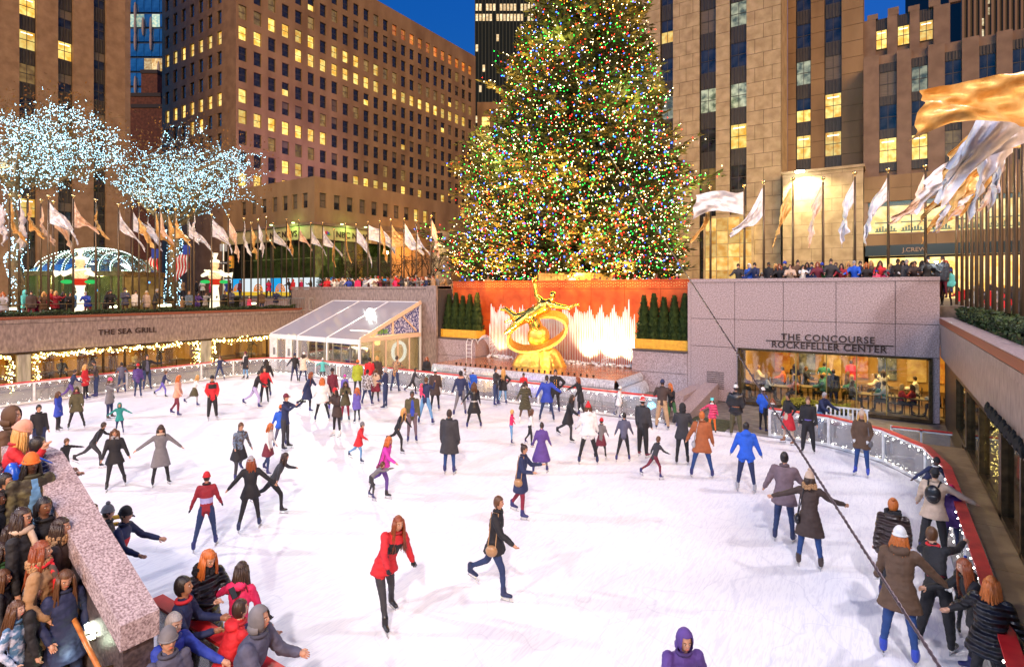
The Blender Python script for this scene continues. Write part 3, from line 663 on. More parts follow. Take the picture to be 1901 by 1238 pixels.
# steps between terrace and street
t = thing('garden_steps', 'broad stone steps from the left terrace up to the street', 'steps')
for k in range(5): m = MB(); m.box(-54, -44, 1.0 + .3 * k, 2.44, 3.8 + .19 * k + .002, 3.8 + .19 * (k + 1)); m.build('step', GRAN, t)

# ------------------------------------------------------------------ building kit
def facade(name, par, loc, rotz, xr, zr, wins, rows, mat, depth=.28, wall=None):
    """one connected wall sheet with real openings and reveals; local x along, z up, front towards -y"""
    X = sorted({xr[0], xr[1], *[round(v, 4) for w in wins for v in w]}); Z = sorted({zr[0], zr[1], *[round(v, 4) for w in rows for v in w]})
    W = {round(w[0], 4) for w in wins}; RW = {round(r[0], 4) for r in rows}
    nx, nz = len(X), len(Z); vs = [(x, 0, z) for z in Z for x in X]; fs = []
    for j in range(nz - 1):
        for i in range(nx - 1):
            a, b, c, d = j * nx + i, j * nx + i + 1, (j + 1) * nx + i + 1, (j + 1) * nx + i
            if X[i] in W and Z[j] in RW:
                o = len(vs); vs += [(vs[q][0], depth, vs[q][2]) for q in (a, b, c, d)]
                for p, q, r, s in ((a, b, o + 1, o), (b, c, o + 2, o + 1), (c, d, o + 3, o + 2), (d, a, o, o + 3)): fs.append((p, q, r, s))
            else: fs.append((a, b, c, d))
    mb = MB(); mb.add(vs, fs); return mb.build(name, mat, par, loc=loc, rotz=rotz)
def lit_mat(name, c1, c2, s):
    m, nt, b = new_mat(name); N, L = nt.nodes, nt.links
    tc = N.new('ShaderNodeTexCoord'); oi = N.new('ShaderNodeObjectInfo'); n = N.new('ShaderNodeTexNoise'); n.noise_dimensions = '4D'; n.inputs['Scale'].default_value = 1.6; n.inputs['Detail'].default_value = 3
    mu = N.new('ShaderNodeMath'); mu.operation = 'MULTIPLY'; mu.inputs[1].default_value = 50; L.new(oi.outputs['Random'], mu.inputs[0]); L.new(mu.outputs[0], n.inputs['W']); L.new(tc.outputs['Object'], n.inputs['Vector'])
    cr = N.new('ShaderNodeValToRGB'); cr.color_ramp.elements[0].position = .38; cr.color_ramp.elements[1].position = .62; cr.color_ramp.elements[0].color = (*c1, 1); cr.color_ramp.elements[1].color = (*c2, 1)
    L.new(n.outputs['Fac'], cr.inputs[0]); L.new(cr.outputs[0], b.inputs['Emission Color'])
    m2 = N.new('ShaderNodeMapRange'); m2.inputs['To Min'].default_value = s * .55; m2.inputs['To Max'].default_value = s * 1.25; L.new(oi.outputs['Random'], m2.inputs['Value']); L.new(m2.outputs[0], b.inputs['Emission Strength'])
    pset(b, color=(.02, .02, .02), rough=.1); m.cycles.emission_sampling = 'NONE'; return m
LIT = lit_mat('lit_window', (.85, .40, .03), (1, .78, .22), 1.35)
LITD = lit_mat('dim_window', (.28, .14, .03), (.6, .36, .1), .55)
LITG = lit_mat('greenish_lit_window', (.10, .13, .08), (.65, .66, .42), .75)
LITO = lit_mat('red_lit_window', (.7, .12, .01), (1, .35, .05), .9)
DARKG = noisy('dark_window', (.008, .010, .014), (.04, .045, .055), scale=1.2, rough=.06)
BLIND = noisy('window_blind', (.10, .085, .06), (.16, .13, .1), scale=1, rough=.5, stretch=(1, 1, 30))
FRAMEM = plain('window_frame_paint', (.05, .042, .035), .5)
def window_mesh(w, h, kind, style='sash'):
    m = MB(); t = .05
    for a, b, c, d in ((0, t, 0, h), (w - t, w, 0, h), (t, w - t, 0, t), (t, w - t, h - t, h), (t, w - t, h * .5 - .03, h * .5 + .03)): m.box(a, b, .02, .1, c, d, 0)
    if style == 'grid': m.box(w / 2 - .025, w / 2 + .025, .03, .09, t, h - t, 0)
    top = {'dark': 1, 'blind': 2, 'lit': 3, 'dim': 4, 'half': 1, 'halfblind': 2, 'green': 5, 'red': 6}[kind]; bot = {'half': 3, 'halfblind': 1}.get(kind, top)
    m.box(t, w - t, .06, .075, h * .5 + .03, h - t, top); m.box(t, w - t, .06, .075, t, h * .5 - .03, bot)
    if kind == 'lit' and style == 'grid': m.box(w * .15, w * .85, .052, .058, h * .82, h * .87, 7)
    return m.mesh('window', [FRAMEM, DARKG, BLIND, LIT, LITD, LITG, LITO, glow('ceiling_strip', (1, .9, .6), 3)])
_wm = {}
def win(par, loc, rotz, w, h, kind, style='sash'):
    k = (round(w, 2), round(h, 2), kind, style)
    if k not in _wm: _wm[k] = window_mesh(k[0], k[1], kind, style)
    return link('window', _wm[k], par, loc, rotz)
rb = random.Random(11)
LIME = noisy('brown_limestone', (.19, .12, .062), (.31, .21, .115), scale=.35, rough=.8, bump=.1, detail=9, stretch=(1, 1, .4))
LIME2 = noisy('pale_limestone', (.36, .28, .17), (.52, .42, .27), scale=1.1, rough=.8, bump=.12, detail=10)
LIMED = noisy('shaded_limestone', (.17, .115, .085), (.25, .175, .13), scale=.8, rough=.8, bump=.1, detail=8)  # darker copy of the limestone, with shade put into its colour
SPAND = noisy('ribbed_metal', (.035, .03, .028), (.085, .075, .06), scale=3, rough=.5, metal=.3, stretch=(6, 6, .3))

# ------------------------------------------------------------------ tall gridded office tower (left of centre)
T = thing('office_tower', 'tall brown stone office tower with even grid of small windows and lit rows', 'tower', (-72.8, 12.5, 0))
cols = [.82 + 2.14 * k - .45 for k in range(24)]; wv = [(c, c + 1.12) for c in cols]
rz = [39.5 + 2.76 * k for k in range(-7, 5)]; hv = [(z - .92, z + .92) for z in rz]
facade('east_face', T, (0, 0, 0), R(90), (-0.0, 52), (ZS, 54), wv, hv, LIME)
lc = [3.96 + 2.33 * k for k in range(7)]; wl_ = [(-c - .55, -c + .55) for c in lc]
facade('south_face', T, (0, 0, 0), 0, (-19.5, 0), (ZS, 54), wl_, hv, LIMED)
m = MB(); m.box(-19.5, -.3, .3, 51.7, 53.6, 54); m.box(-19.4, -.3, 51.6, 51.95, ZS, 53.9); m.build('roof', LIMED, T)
m = MB(); m.box(-19.2, -.32, .3, 51.5, ZS, 53); m.build('core', plain('core_dark', (.01, .01, .01), .9), T)
for j, z in enumerate(rz):
    k = j - 7
    for i, (a, b) in enumerate(wv):
        q = rb.random()
        kind = 'lit' if (k == 0 and q < .85) or (k == -4 and i < 7) or (k == -6 and 2 <= i < 20 and q < .6) or (k == -3 and i == 0) or (k == -7 and q < .75) or (k == 1 and 1 < i < 14 and q < .5) else ('half' if q < .05 else 'dim' if q < .14 or (k == 1 and q < .8) else 'halfblind' if q < .3 else 'blind' if q < .36 else 'dark')
        if k == 4 and i > 12: kind = 'red'
        if k == 4 and i <= 12: kind = 'dark' if q < .6 else 'dim'
        win(T, (-.16, a, z - .92), R(90), 1.12, 1.84, kind)
    for i, (a, b) in enumerate(wl_):
        q = rb.random(); kind = 'lit' if k == 0 or (k == -3 and i < 5) or (k == -4 and i == 2) or q < .07 else 'halfblind' if q < .25 else 'dark'
        win(T, (a, .16, z - .92), 0, 1.1, 1.84, kind)
lamp('violet_uplight', 'SPOT', (-56, 22, 19.2), 7000, (.75, .35, 1.0), (-72.8, 19, 27), spot_size=R(100), spot_blend=1, shadow_soft_size=1)

# lower block with the news sign
B = thing('broadcast_building', 'low stone block with green lit news sign band over glass studio', 'building', (-54.1, 10.4, 0))
py = [y_on(u, -54.1)[0] - 10.4 for u in (600, 626, 650, 673, 695, 716, 736, 755, 773, 790, 806)]
wb = [(y - .45, y + .45) for y in py]
facade('east_face', B, (0, 0, 0), R(90), (0, 25), (13.0, 18.06), wb, [(14.7, 16.35)], LIME)
wx = [x_on(u, 10.4)[0] + 54.1 for u in (566, 547, 529, 510)]; wb2 = [(x - .45, x + .45) for x in wx]; wb2 = wb2 + [(min(x for x, _ in wb2) - 2.1 * k, min(x for x, _ in wb2) - 2.1 * k + .9) for k in (1, 2, 3)]
facade('south_face', B, (0, 0, 0), 0, (-18, 0), (13.0, 18.06), wb2, [(14.7, 16.35)], LIME)
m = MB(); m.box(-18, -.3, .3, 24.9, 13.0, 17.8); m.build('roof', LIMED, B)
for i, (a, b) in enumerate(wb): win(B, (-.16, a, 14.7), R(90), .9, 1.65, 'lit' if i in (8, 9) else 'halfblind' if i % 3 else 'blind')
for i, (a, b) in enumerate(wb2): win(B, (a, .16, 14.7), 0, .9, 1.65, 'blind' if i % 2 else 'halfblind')
m = MB(); m.box(-18.3, .5, -.5, 0, 12.72, 13.0); m.box(0, .5, 0, 25, 12.72, 13.0); m.build('cornice', LIMED, B)
SIGNB = noisy('sign_band', (.42, .40, .20), (.55, .5, .26), scale=2, rough=.6)
m = MB(); m.box(-18, .25, -.25, .25, 11.2, 12.7); m.box(-.25, .25, .25, 8.0, 11.2, 12.7); m.build('sign_band', SIGNB, B)
m = MB(); m.box(-.25, .22, 8.0, 25, 11.2, 12.7); m.build('band', LIME, B)
LETD = plain('dark_letters', (.05, .03, .02), .5)
text_part('lettering', 'NBC NEWS', .95, (.28, 5.2, 11.85), (R(90), 0, R(90)), LETD, B, ext=.05, spacing=1.05)
text_part('lettering', 'NBC NEWS', .95, (-5.2, -.28, 11.85), (R(90), 0, 0), LETD, B, ext=.05, spacing=1.05)
# bird-feather fan emblem in six colours beside the letters
for px, ry in ((2.2, 0),):
    for k, c in enumerate([(.8, .6, .02), (.8, .2, .02), (.6, .02, .03), (.25, .05, .4), (.02, .15, .5), (.05, .4, .08)]):
        a = R(165 - 30 * k); m = MB(); n = Vector((math.cos(a), 0, math.sin(a)))
        m.rings([(n * .14, (0, .03, 0), (-n.z * .03, 0, n.x * .03)), (n * .42, (0, .03, 0), (-n.z * .11, 0, n.x * .11)), (n * .5, (0, .02, 0), (-n.z * .06, 0, n.x * .06))], 8)
        o = m.build('feather', plain('feather_%d' % k, c, .5), B, loc=(.3, 1.4, 11.65), rotz=R(90))
for xx, yy in ((.9, 3.0), (.9, 6.5), (-2.5, -.9), (-6.5, -.9)):
    m = MB(); m.box(-.12, .12, -.12, .12, 0, .1); m.build('sign_lamp', glow('green_lamp', (.6, 1, .3), 6), B, loc=(xx, yy, 12.95))
for q in ((-53.1, 14.5), (-57, 9.3)): lamp('sign_light', 'POINT', (q[0], q[1], 12.6), 90, (.55, 1, .25), shadow_soft_size=.3)
lamp('orange_streetlight', 'POINT', (-51.5, 24, 10.5), 1000, (1, .45, .08), shadow_soft_size=.2)
# glazed base
for (n, L, loc, rz_) in (('east', 25, (0, 0, 0), R(90)), ('south', 18, (-18, 0, 0), 0)):
    k = int(L / 1.9); w = L / k
    for i in range(k):
        for z0, z1 in ((4.9, 6.95), (7.0, 9.1), (9.15, 11.15)):
            a = loc[0] + (i * w if rz_ == 0 else 0); b = i * w if rz_ else 0
            mm = MB(); mm.box(.04, w - .04, .1, .13, z0, z1)
            if z0 < 5: mat = ['poster_white', 'poster_blue', 'poster_white', 'poster_white'][i % 4]; mat = {'poster_white': glow('poster_white', (.85, .95, 1), .95), 'poster_blue': glow('poster_blue', (.02, .4, .85), 1.0)}[mat]
            else: mat = pane_mat('studio_glass', (.8, .9, .6), .25) if 'STG' not in globals() else STG; STG = mat
            if n == 'east' and i > 5: mat = noisy('orange_lit_stone', (.34, .2, .1), (.42, .27, .14), scale=1, rough=.8) if 'OLS' not in globals() else OLS; OLS = mat  # orange lamplight is put into the stone colour
            mm.build('pane', mat, B, loc=(a, b, 0), rotz=rz_)
        mm = MB(); mm.box(-.05, .05, .0, .2, 4.85, 11.2); mm.build('mullion', FRAMEM, B, loc=(loc[0] + (i * w if rz_ == 0 else 0), i * w if rz_ else 0, 0), rotz=rz_)
    if n == 'south' or True:
        mm = MB(); mm.box(.1, (L if n == 'south' else 9.5) - .1, .04, .09, 4.9, 5.35); mm.build('yellow_stripe', glow('poster_yellow', (1, .62, .05), .8), B, loc=loc, rotz=rz_)
    for i in range(2 if n == 'east' else 3):   # orange arcs on the studio posters
        c = (2.9 + i * 3.8) if n == 'east' else (3.2 + i * 4.3)
        for r in (.35, .6, .85):
            mm = MB(); mm.tube([(c + r * math.cos(R(t)), .02, 5.4 + r * math.sin(R(t))) for t in range(0, 181, 15)], .07, 5); mm.build('orange_arc', glow('arc_orange', (1, .3, .03), .8), B, loc=loc, rotz=rz_)
mm = MB(); mm.box(-17.8, -.4, .6, 24.6, 4.86, 4.9); mm.box(-17.8, -.6, 4, 24, 4.9, 11.1); mm.build('studio_interior', lit_mat('studio_light', (.12, .14, .04), (.45, .45, .16), .55), B)

# ------------------------------------------------------------------ banded-strip towers
def strip_tower(T, rot, strips, x0, x1, z0, z1, zc, dz, wh, mat, lit, proud=.35, block=None, limit=300, style='grid', bh=1.9):
    """piers between window strips; strips of windows and ribbed spandrels set back behind them; local frame via rot"""
    edges = [x0] + [e for s in strips for e in s] + [x1]; piers = [(edges[i], edges[i + 1]) for i in range(0, len(edges), 2)]
    g = thing('x', 'x', 'x'); bpy.data.objects.remove(g)
    def put(o):
        o.rotation_euler = (0, 0, rot); return o
    c = MB(); c.box(x0, x1, .45, 3, z0, z1); put(c.build('core_wall', LIMED, T))
    nb = 0
    for a, b in piers:
        if block and b - a > .3:
            z = z0; r = 0
            while z < z1 - .05:
                zt = min(z + bh, z1); w = b - a; n = max(1, round(w / 1.9)); cuts = [a + w * i / n for i in range(n + 1)]
                if n > 1 and r % 2:
                    cuts = [a] + [a + w * (i + .5) / n for i in range(n)] + [b]
                for p, q in zip(cuts, cuts[1:]):
                    m = MB(); m.box(p + .02, q - .02, -.0, .3, z + .02, zt - .02); put(m.build('stone_block', mat, T)); nb += 1
                z = zt; r += 1
            m = MB(); m.box(a + .02, b - .02, .05, .44, z0, z1); put(m.build('pier', JOINTL, T))
        else:
            m = MB(); m.box(a, b, 0, .44, z0, z1); put(m.build('pier', mat, T))
    _sp = {}
    for si, (a, b) in enumerate(strips):
        w = b - a; k = math.floor((z0 - zc) / dz); z = zc + k * dz
        while z - wh / 2 < z1:
            if z - wh / 2 > z0 and z + wh / 2 < z1 + .4:
                kind = lit(si, round((z - zc) / dz)); M = Matrix.Rotation(rot, 3, 'Z')
                o = win(T, M @ Vector((a, .3, z - wh / 2)), rot, w, wh, kind, style)
            lo, hi = z + wh / 2, min(z1, z + dz - wh / 2)
            if hi > lo and lo >= z0:
                key = (round(w, 2), round(hi - lo, 2))
                if key not in _sp:
                    m = MB(); m.box(0, w, .32, .44, 0, hi - lo)
                    for q in range(5): m.box(w * (q + .5) / 5 - .06, w * (q + .5) / 5 + .06, .25, .32, 0, hi - lo)
                    _sp[key] = m.mesh('spandrel', [SPAND])
                link('spandrel', _sp[key], T, Matrix.Rotation(rot, 3, 'Z') @ Vector((a, 0, lo)), rot)
            z += dz
    return nb
JOINTL = plain('stone_joint', (.07, .055, .04), .9)
# left tower: face x = -69
A = thing('stone_tower', 'brown stone tower with dark vertical window strips at the photo left edge', 'tower', (-69, -2, 0))
ya = -2
sts = [(y_on(a, -69)[0] - ya, y_on(b, -69)[0] - ya) for a, b in ((174, 197.5), (108, 136), (36, 68))]
sts = [(min(s), max(s)) for s in sts]; pitch = sts[0][0] - sts[1][0]
sts += [(sts[-1][0] - pitch * k, sts[-1][1] - pitch * k) for k in (1, 2, 3, 4)]
sts = sorted(sts)
nS = len(sts)
def litA(si, k):
    s = nS - 1 - si
    if s == 2: return 'lit' if k in (0, 1, 3, -5) else 'dim' if k == -1 else 'dark'
    if s == 1: return 'lit' if k in (0,) else 'halfblind' if k % 2 else 'dark'
    if s == 0: return 'halfblind' if k in (0, -2) else 'green' if k == 3 else 'dark'
    return 'dark' if rb.random() < .75 else 'lit'
strip_tower(A, R(90), sts, sts[0][0] - 3, 0, 3.8, 62, 29.05, 3.15, 1.8, noisy('brown_stone', (.22, .14, .085), (.32, .215, .135), scale=1.2, rough=.8, bump=.12, detail=9), litA)
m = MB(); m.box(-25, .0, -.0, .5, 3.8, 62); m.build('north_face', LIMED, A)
lamp('kiosk_wall_lamp', 'SPOT', (-66.5, -15.5, 12.5), 420, (1, .85, .5), (-68.9, -15.5, 7), spot_size=R(110), spot_blend=.7, shadow_soft_size=.1)
lamp('kiosk_wall_lamp', 'SPOT', (-66.5, -22.5, 12.5), 420, (1, .85, .5), (-68.9, -22.5, 7), spot_size=R(110), spot_blend=.7, shadow_soft_size=.1)
for yy in (-15.5, -22.5):
    o = MB().lathe([(0, .5), (.35, .3), (.4, .1)], 12).build('wall_lamp', BLACKM, loc=(-68, yy, 12.3)); o['label'] = 'black hooded wall lamp on the left stone tower ' + ('behind the domed kiosk' if yy > -20 else 'at the left of the domed kiosk'); o['category'] = 'lamp'

# blue glass tower and brick building between the two
G = thing('blue_glass_tower', 'distant blue glass tower with lit office floors in the left gap', 'tower')
BLUEG = noisy('blue_glass', (.004, .03, .16), (.02, .12, .42), scale=.4, rough=.08, spec=1.0)
pA, pB = at_depth(224, 0, 150), at_depth(325, 0, 150); d = (pB - pA); d.z = 0; L = d.length; ang = math.atan2(d.y, d.x)
rr = random.Random(5)
m = MB(); m.box(-2, L + 2, .4, 14, 0, 130); m.build('core', plain('core_blue', (.01, .03, .1), .4), G, loc=(pA.x, pA.y, 0), rotz=ang)
lk = {4: 1, 5: 1, 6: 0, 8: 1, 12: 1, 13: 1}
BL1, BL2 = lit_mat('office_glow', (.3, .55, .5), (.85, .9, .6), .9), lit_mat('office_amber', (.6, .3, .06), (1, .75, .35), .95)
nc = 7; fh = 3.9
for j in range(22):
    for i in range(nc):
        z = 44 + j * fh; w = L / nc; top = j
        v = VH - (z - CH) * FPX / 150; lit = (0 < v < 20) or (28 < v < 46 and i) or (46 < v < 72) or (112 < v < 140 and i > 1) or (140 < v < 165 and i > 4)
        m = MB(); m.box(.06, w - .06, 0, .2, .1, fh - .5); o = m.build('glass_panel', (BL1 if v > 25 and v < 100 else BL2) if lit and rr.random() < .85 else BLUEG, G, loc=(pA.x + math.cos(ang) * i * w, pA.y + math.sin(ang) * i * w, z), rotz=ang)
        if rr.random() < .3: m = MB(); m.ell((w, -.4, 0), (.3, .5, 2.6), 8, 6); m.build('balcony_fin', plain('fin', (.25, .24, .3), .5), G, loc=(pA.x + math.cos(ang) * i * w, pA.y + math.sin(ang) * i * w, z), rotz=ang)
K = thing('brick_building', 'dark stepped brick building in front of the blue glass tower', 'building')
DBR = noisy('dark_brick', (.06, .02, .012), (.13, .045, .025), scale=2, rough=.8)
for u0, u1, v0, dep in ((262, 292, 132, 112), (240, 298, 175, 111), (224, 325, 196, 110)):
    a, b = at_depth(u0, v0, dep), at_depth(u1, v0, dep); d = b - a; d.z = 0; ang = math.atan2(d.y, d.x); m = MB(); m.box(0, d.length, 0, 12, ZS, a.z); m.build('wall', DBR, K, loc=(a.x, a.y, 0), rotz=ang)
    m = MB(); m.box(-.1, d.length + .1, -.15, 12, a.z - .5, a.z + .2); m.build('cornice', plain('black_cornice', (.02, .015, .015), .7), K, loc=(a.x, a.y, 0), rotz=ang)
    for k in range(max(1, int(d.length / 3.2))):
        for q in range(2 if u0 > 230 else 8): win(K, (a.x + math.cos(ang) * (1 + 3.2 * k), a.y + math.sin(ang) * (1 + 3.2 * k), a.z - 3.4 - 3.3 * q), ang, 1.6, 2.0, 'dark' if rr.random() < .8 else 'dim')

# dark skyscraper beside the tree, and its stone neighbour
D = thing('dark_skyscraper', 'dark ribbed skyscraper with a band of lit floors beside the big tree', 'tower')
pA, pB = at_depth(882, 0, 200), at_depth(1075, 0, 200); d = pB - pA; d.z = 0; L = d.length; ang = math.atan2(d.y, d.x)
m = MB(); m.box(0, L, .3, 30, ZS, 140); m.build('core', plain('dark_core', (.012, .02, .028), .8, spec=.05), D, loc=(pA.x, pA.y, 0), rotz=ang)
n = 30; rib = MB(); rib.box(-.14, .14, 0, .35, ZS, 140); rib = rib.mesh('rib', [plain('rib_metal', (.05, .065, .065), .8, spec=.05)])
for i in range(n + 1): link('rib', rib, D, (pA.x + math.cos(ang) * L * i / n, pA.y + math.sin(ang) * L * i / n, 0), ang)
pn = MB(); pn.box(.2, L / n - .2, .2, .28, .3, 2.7); pn = pn.mesh('window', [lit_mat('high_floor_light', (.5, .36, .16), (1, .85, .55), 1.0)])
for i in range(n):
    for j in range(30):
        z = 50 + j * 3.6; v = VH - (z - CH) * FPX / 200
        if v < -10: continue
        if (12 < v < 58 and rr.random() < .92) or (v >= 58 and v < 240 and rr.random() < .06): link('window', pn, D, (pA.x + math.cos(ang) * L * i / n, pA.y + math.sin(ang) * L * i / n, z), ang)
E = thing('stone_wing', 'stone building with lit windows just left of the big tree', 'building')
pA, pB = at_depth(886, 0, 130), at_depth(1100, 0, 130); d = pB - pA; d.z = 0; L = d.length; ang = math.atan2(d.y, d.x)
wns = [(1 + 3.6 * k, 2.9 + 3.6 * k) for k in range(6)]; rws = [(8 + 3.9 * k, 10.3 + 3.9 * k) for k in range(10)]; ztop = zof(190, 130)
rws = [r for r in rws if r[1] < ztop - 1]
facade('wall', E, (pA.x, pA.y, 0), ang, (0, L), (ZS, ztop), wns, rws, LIME)
m = MB(); m.box(.05, L, .35, 10, ZS, ztop - .05); m.build('core', LIMED, E, loc=(pA.x, pA.y, 0), rotz=ang)
for a, b in wns:
    for r in rws: win(E, (pA.x + math.cos(ang) * a - math.sin(ang) * .16, pA.y + math.sin(ang) * a + math.cos(ang) * .16, r[0]), ang, 1.9, 2.3, 'lit' if rr.random() < .5 else 'dark')

# ------------------------------------------------------------------ right: the great limestone building
Y3 = 31.9
C3 = thing('limestone_skyscraper', 'huge pale limestone building with block courses and dark window strips right of the tree', 'tower', (0, Y3, 0))
def xs_of(pairs, y): return sorted((x_on(a, y)[0], x_on(b, y)[0]) for a, b in pairs)
st3 = xs_of(((1226, 1249), (1299, 1328.5), (1355, 1385.5), (1172, 1188)), Y3)
xe = x_on(1450, Y3)[0]; xm, dm = x_on(1314, Y3); zc = zof(186, dm)
def lit3(si, k):
    return {3: {0: 'green', 1: 'dark', -1: 'lit', -2: 'dark', 2: 'green'}, 2: {0: 'green', -1: 'dark', 1: 'dark', 2: 'blind'}, 1: {2: 'half', 0: 'green', 1: 'dark'}}.get(si, {}).get(k, 'dark' if rb.random() < .7 else 'dim')
strip_tower(C3, 0, st3, x_on(1130, Y3)[0], xe, ZS, 60, zc, (zof(112, dm) - zof(186, dm)), 2.55, LIME2, lit3, block=True, bh=1.45)
m = MB(); m.box(xe - .5, xe + .012, .32, 4.4, ZS, 60); m.build('side_wall', LIME2, C3)
# gold mural panel and golden lit doorway
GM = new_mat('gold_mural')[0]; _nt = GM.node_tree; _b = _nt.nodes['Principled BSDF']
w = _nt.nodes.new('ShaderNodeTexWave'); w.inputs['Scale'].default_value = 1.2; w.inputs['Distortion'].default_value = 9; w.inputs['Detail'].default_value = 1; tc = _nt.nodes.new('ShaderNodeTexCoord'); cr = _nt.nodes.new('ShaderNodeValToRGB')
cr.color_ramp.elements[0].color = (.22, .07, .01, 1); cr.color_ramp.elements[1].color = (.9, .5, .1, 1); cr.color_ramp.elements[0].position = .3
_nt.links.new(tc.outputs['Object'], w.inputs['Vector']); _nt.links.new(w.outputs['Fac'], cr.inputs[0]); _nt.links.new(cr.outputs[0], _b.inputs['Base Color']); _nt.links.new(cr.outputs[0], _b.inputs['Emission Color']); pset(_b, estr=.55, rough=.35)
for (ua, ub, va, vb, nm) in ((1311, 1397, 404, 512, 'lit_doorway'), (1205, 1258, 415, 505, 'gold_mural')):
    xa, da = x_on(ua, Y3); xb, db = x_on(ub, Y3); z1 = zof(va, (da + db) / 2)
    m = MB(); m.box(xa - .2, xb + .2, -.35, -.02, ZS, z1 + .2); m.build('door_surround', LIME2, C3)
    if nm == 'gold_mural': m = MB(); m.box(xa, xb, -.42, -.36, ZS, z1); m.build('mural', GM, C3)
    else:
        nx, nz = 4, 6
        for i in range(nx):
            for j in range(nz):
                m = MB(); w_ = (xb - xa) / nx; h_ = (z1 - ZS) / nz; m.box(xa + i * w_ + .05, xa + (i + 1) * w_ - .05, -.42, -.36, ZS + j * h_ + .04, ZS + (j + 1) * h_ - .04); m.build('door_pane', GDP if 'GDP' in globals() else lit_mat('golden_glass', (.8, .36, .06), (1, .66, .22), 1.15), C3)
                if 'GDP' not in globals(): GDP = bpy.data.materials['golden_glass']
# recessed second volume
Y4 = Y3 + 4.5
C4 = thing('recessed_tower', 'recessed stone tower with two dark window strips behind the bright wall lamp', 'tower', (0, Y4, 0))
st4 = xs_of(((1478, 1505), (1531, 1562)), Y4); xm4, dm4 = x_on(1547, Y4)
strip_tower(C4, 0, st4, xe, x_on(1603, Y4)[0], ZS, 60, zof(195, dm4), zof(124, dm4) - zof(195, dm4), 2.5, LIME, lambda si, k: {(0, 0): 'half', (1, 0): 'lit', (0, -1): 'lit', (1, -1): 'lit', (0, 1): 'green', (1, 1): 'blind'}.get((si, k), 'dark'), block=True, bh=1.6)
# third volume
Y5 = Y3 + 1.2
C5 = thing('brown_tower', 'lower brown stone tower with wide windows left of the gold flags', 'tower', (0, Y5, 0))
st5 = xs_of(((1632, 1665), (1692, 1723), (1754, 1786), (1818, 1850), (1880, 1912)), Y5); xm5, dm5 = x_on(1650, Y5)
strip_tower(C5, 0, st5, x_on(1603, Y5)[0], x_on(1960, Y5)[0], 15.5, zof(98, dm5), zof(154, dm5), zof(154, dm5) - zof(216, dm5), 2.3, LIMED, lambda si, k: {(0, -2): 'lit', (1, -2): 'lit', (1, 0): 'green', (0, 0): 'blind', (2, -1): 'dark'}.get((si, k), 'dark' if rb.random() < .6 else 'dim'))
P5 = thing('penthouse', 'set-back stone penthouse with three lit windows against the blue sky', 'building', (0, Y5 + 4, 0))
sp5 = xs_of(((1626, 1647), (1666, 1689), (1707, 1733)), Y5 + 4); dP = x_on(1680, Y5 + 4)[1]
strip_tower(P5, 0, sp5, x_on(1598, Y5 + 4)[0], x_on(1764, Y5 + 4)[0], 20, zof(24, dP), zof(63, dP), 20, 1.9, LIMED, lambda si, k: 'lit', bh=3)
for xx in range(5):
    xq = x_on(1610 + xx * 38, Y5 + 4)[0]; m = MB(); m.box(xq, xq + .9, -.02, .5, zof(24, dP) + .0, zof(24, dP) + .5 + .25 * (xx % 2)); m.build('crenel', LIMED, P5)
Fr = thing('far_skyscraper', 'far brown ribbed skyscraper at the top right corner', 'tower')
pA, pB = at_depth(1788, 0, 170), at_depth(2050, 0, 170); d = pB - pA; d.z = 0; L = d.length; ang = math.atan2(d.y, d.x)
m = MB(); m.box(0, L, .5, 25, ZS, 130); m.build('core', plain('far_core', (.02, .015, .012), .4), Fr, loc=(pA.x, pA.y, 0), rotz=ang)
rib = MB(); rib.box(-.35, .35, 0, .5, ZS, 130); rib = rib.mesh('rib', [plain('far_rib', (.16, .11, .08), .7)])
for i in range(25): link('rib', rib, Fr, (pA.x + math.cos(ang) * L * i / 24, pA.y + math.sin(ang) * L * i / 24, 0), ang)
wq = MB(); wq.box(.5, L / 24 - .5, .4, .48, 0, 2.2); wq = wq.mesh('window', [bpy.data.materials['high_floor_light']])
for j in range(26): i = 2 + j // 4; link('window', wq, Fr, (pA.x + math.cos(ang) * L * i / 24, pA.y + math.sin(ang) * L * i / 24, 62 + j * 3.3), ang)
# low wing with lamp and shop front
Y6 = Y3 - 1.4
W6 = thing('lamp_lit_wing', 'low limestone wing glaring under a bright wall lamp', 'building', (0, Y6, 0))
xa, da = x_on(1453, Y6); xb, db = x_on(1603, Y6); zt = zof(325, da)
m = MB(); m.box(xa + .02, xb - .02, .06, 5, ZS, zt - .02); m.build('core', JOINTL, W6)
z = ZS; r = 0
while z < zt - .1:
    h = min(1.15, zt - z); cuts = [xa] + [xa + (xb - xa) * (i + (.5 if r % 2 else 0)) / 4 for i in range(0 if r % 2 else 1, 4)] + [xb]
    for p, q in zip(cuts, cuts[1:]): m = MB(); m.box(p + .012, q - .012, 0, .3, z + .012, z + h - .012); m.build('stone_block', LIME2, W6)
    z += h; r += 1
m = MB(); m.box(xa - .1, xb + .1, -.12, 5, zt, zt + .25); m.build('coping', LIME2, W6)
lx = x_on(1485, Y6 - .8)[0]
lm = thing('wall_lamp', 'glaring white floodlight on top of the lit limestone wing', 'lamp', (lx, Y6 - .9, zt - .1))
m = MB(); m.box(-.35, .35, -.15, .15, 0, .16); m.build('lens', glow('floodlight_lens', (1, .93, .72), 60), lm)
m = MB(); m.box(-.4, .4, -.2, .2, .165, .26); m.tube([(0, .2, .2), (0, .85, .3)], .05, 6); m.build('housing', BLACKM, lm)
lamp('wing_floodlight', 'SPOT', (lx, Y6 - .95, zt - .15), 5200, (1, .82, .42), (lx + 1.3, Y6 + .1, zt - 6.5), spot_size=R(140), spot_blend=.6, shadow_soft_size=.15)
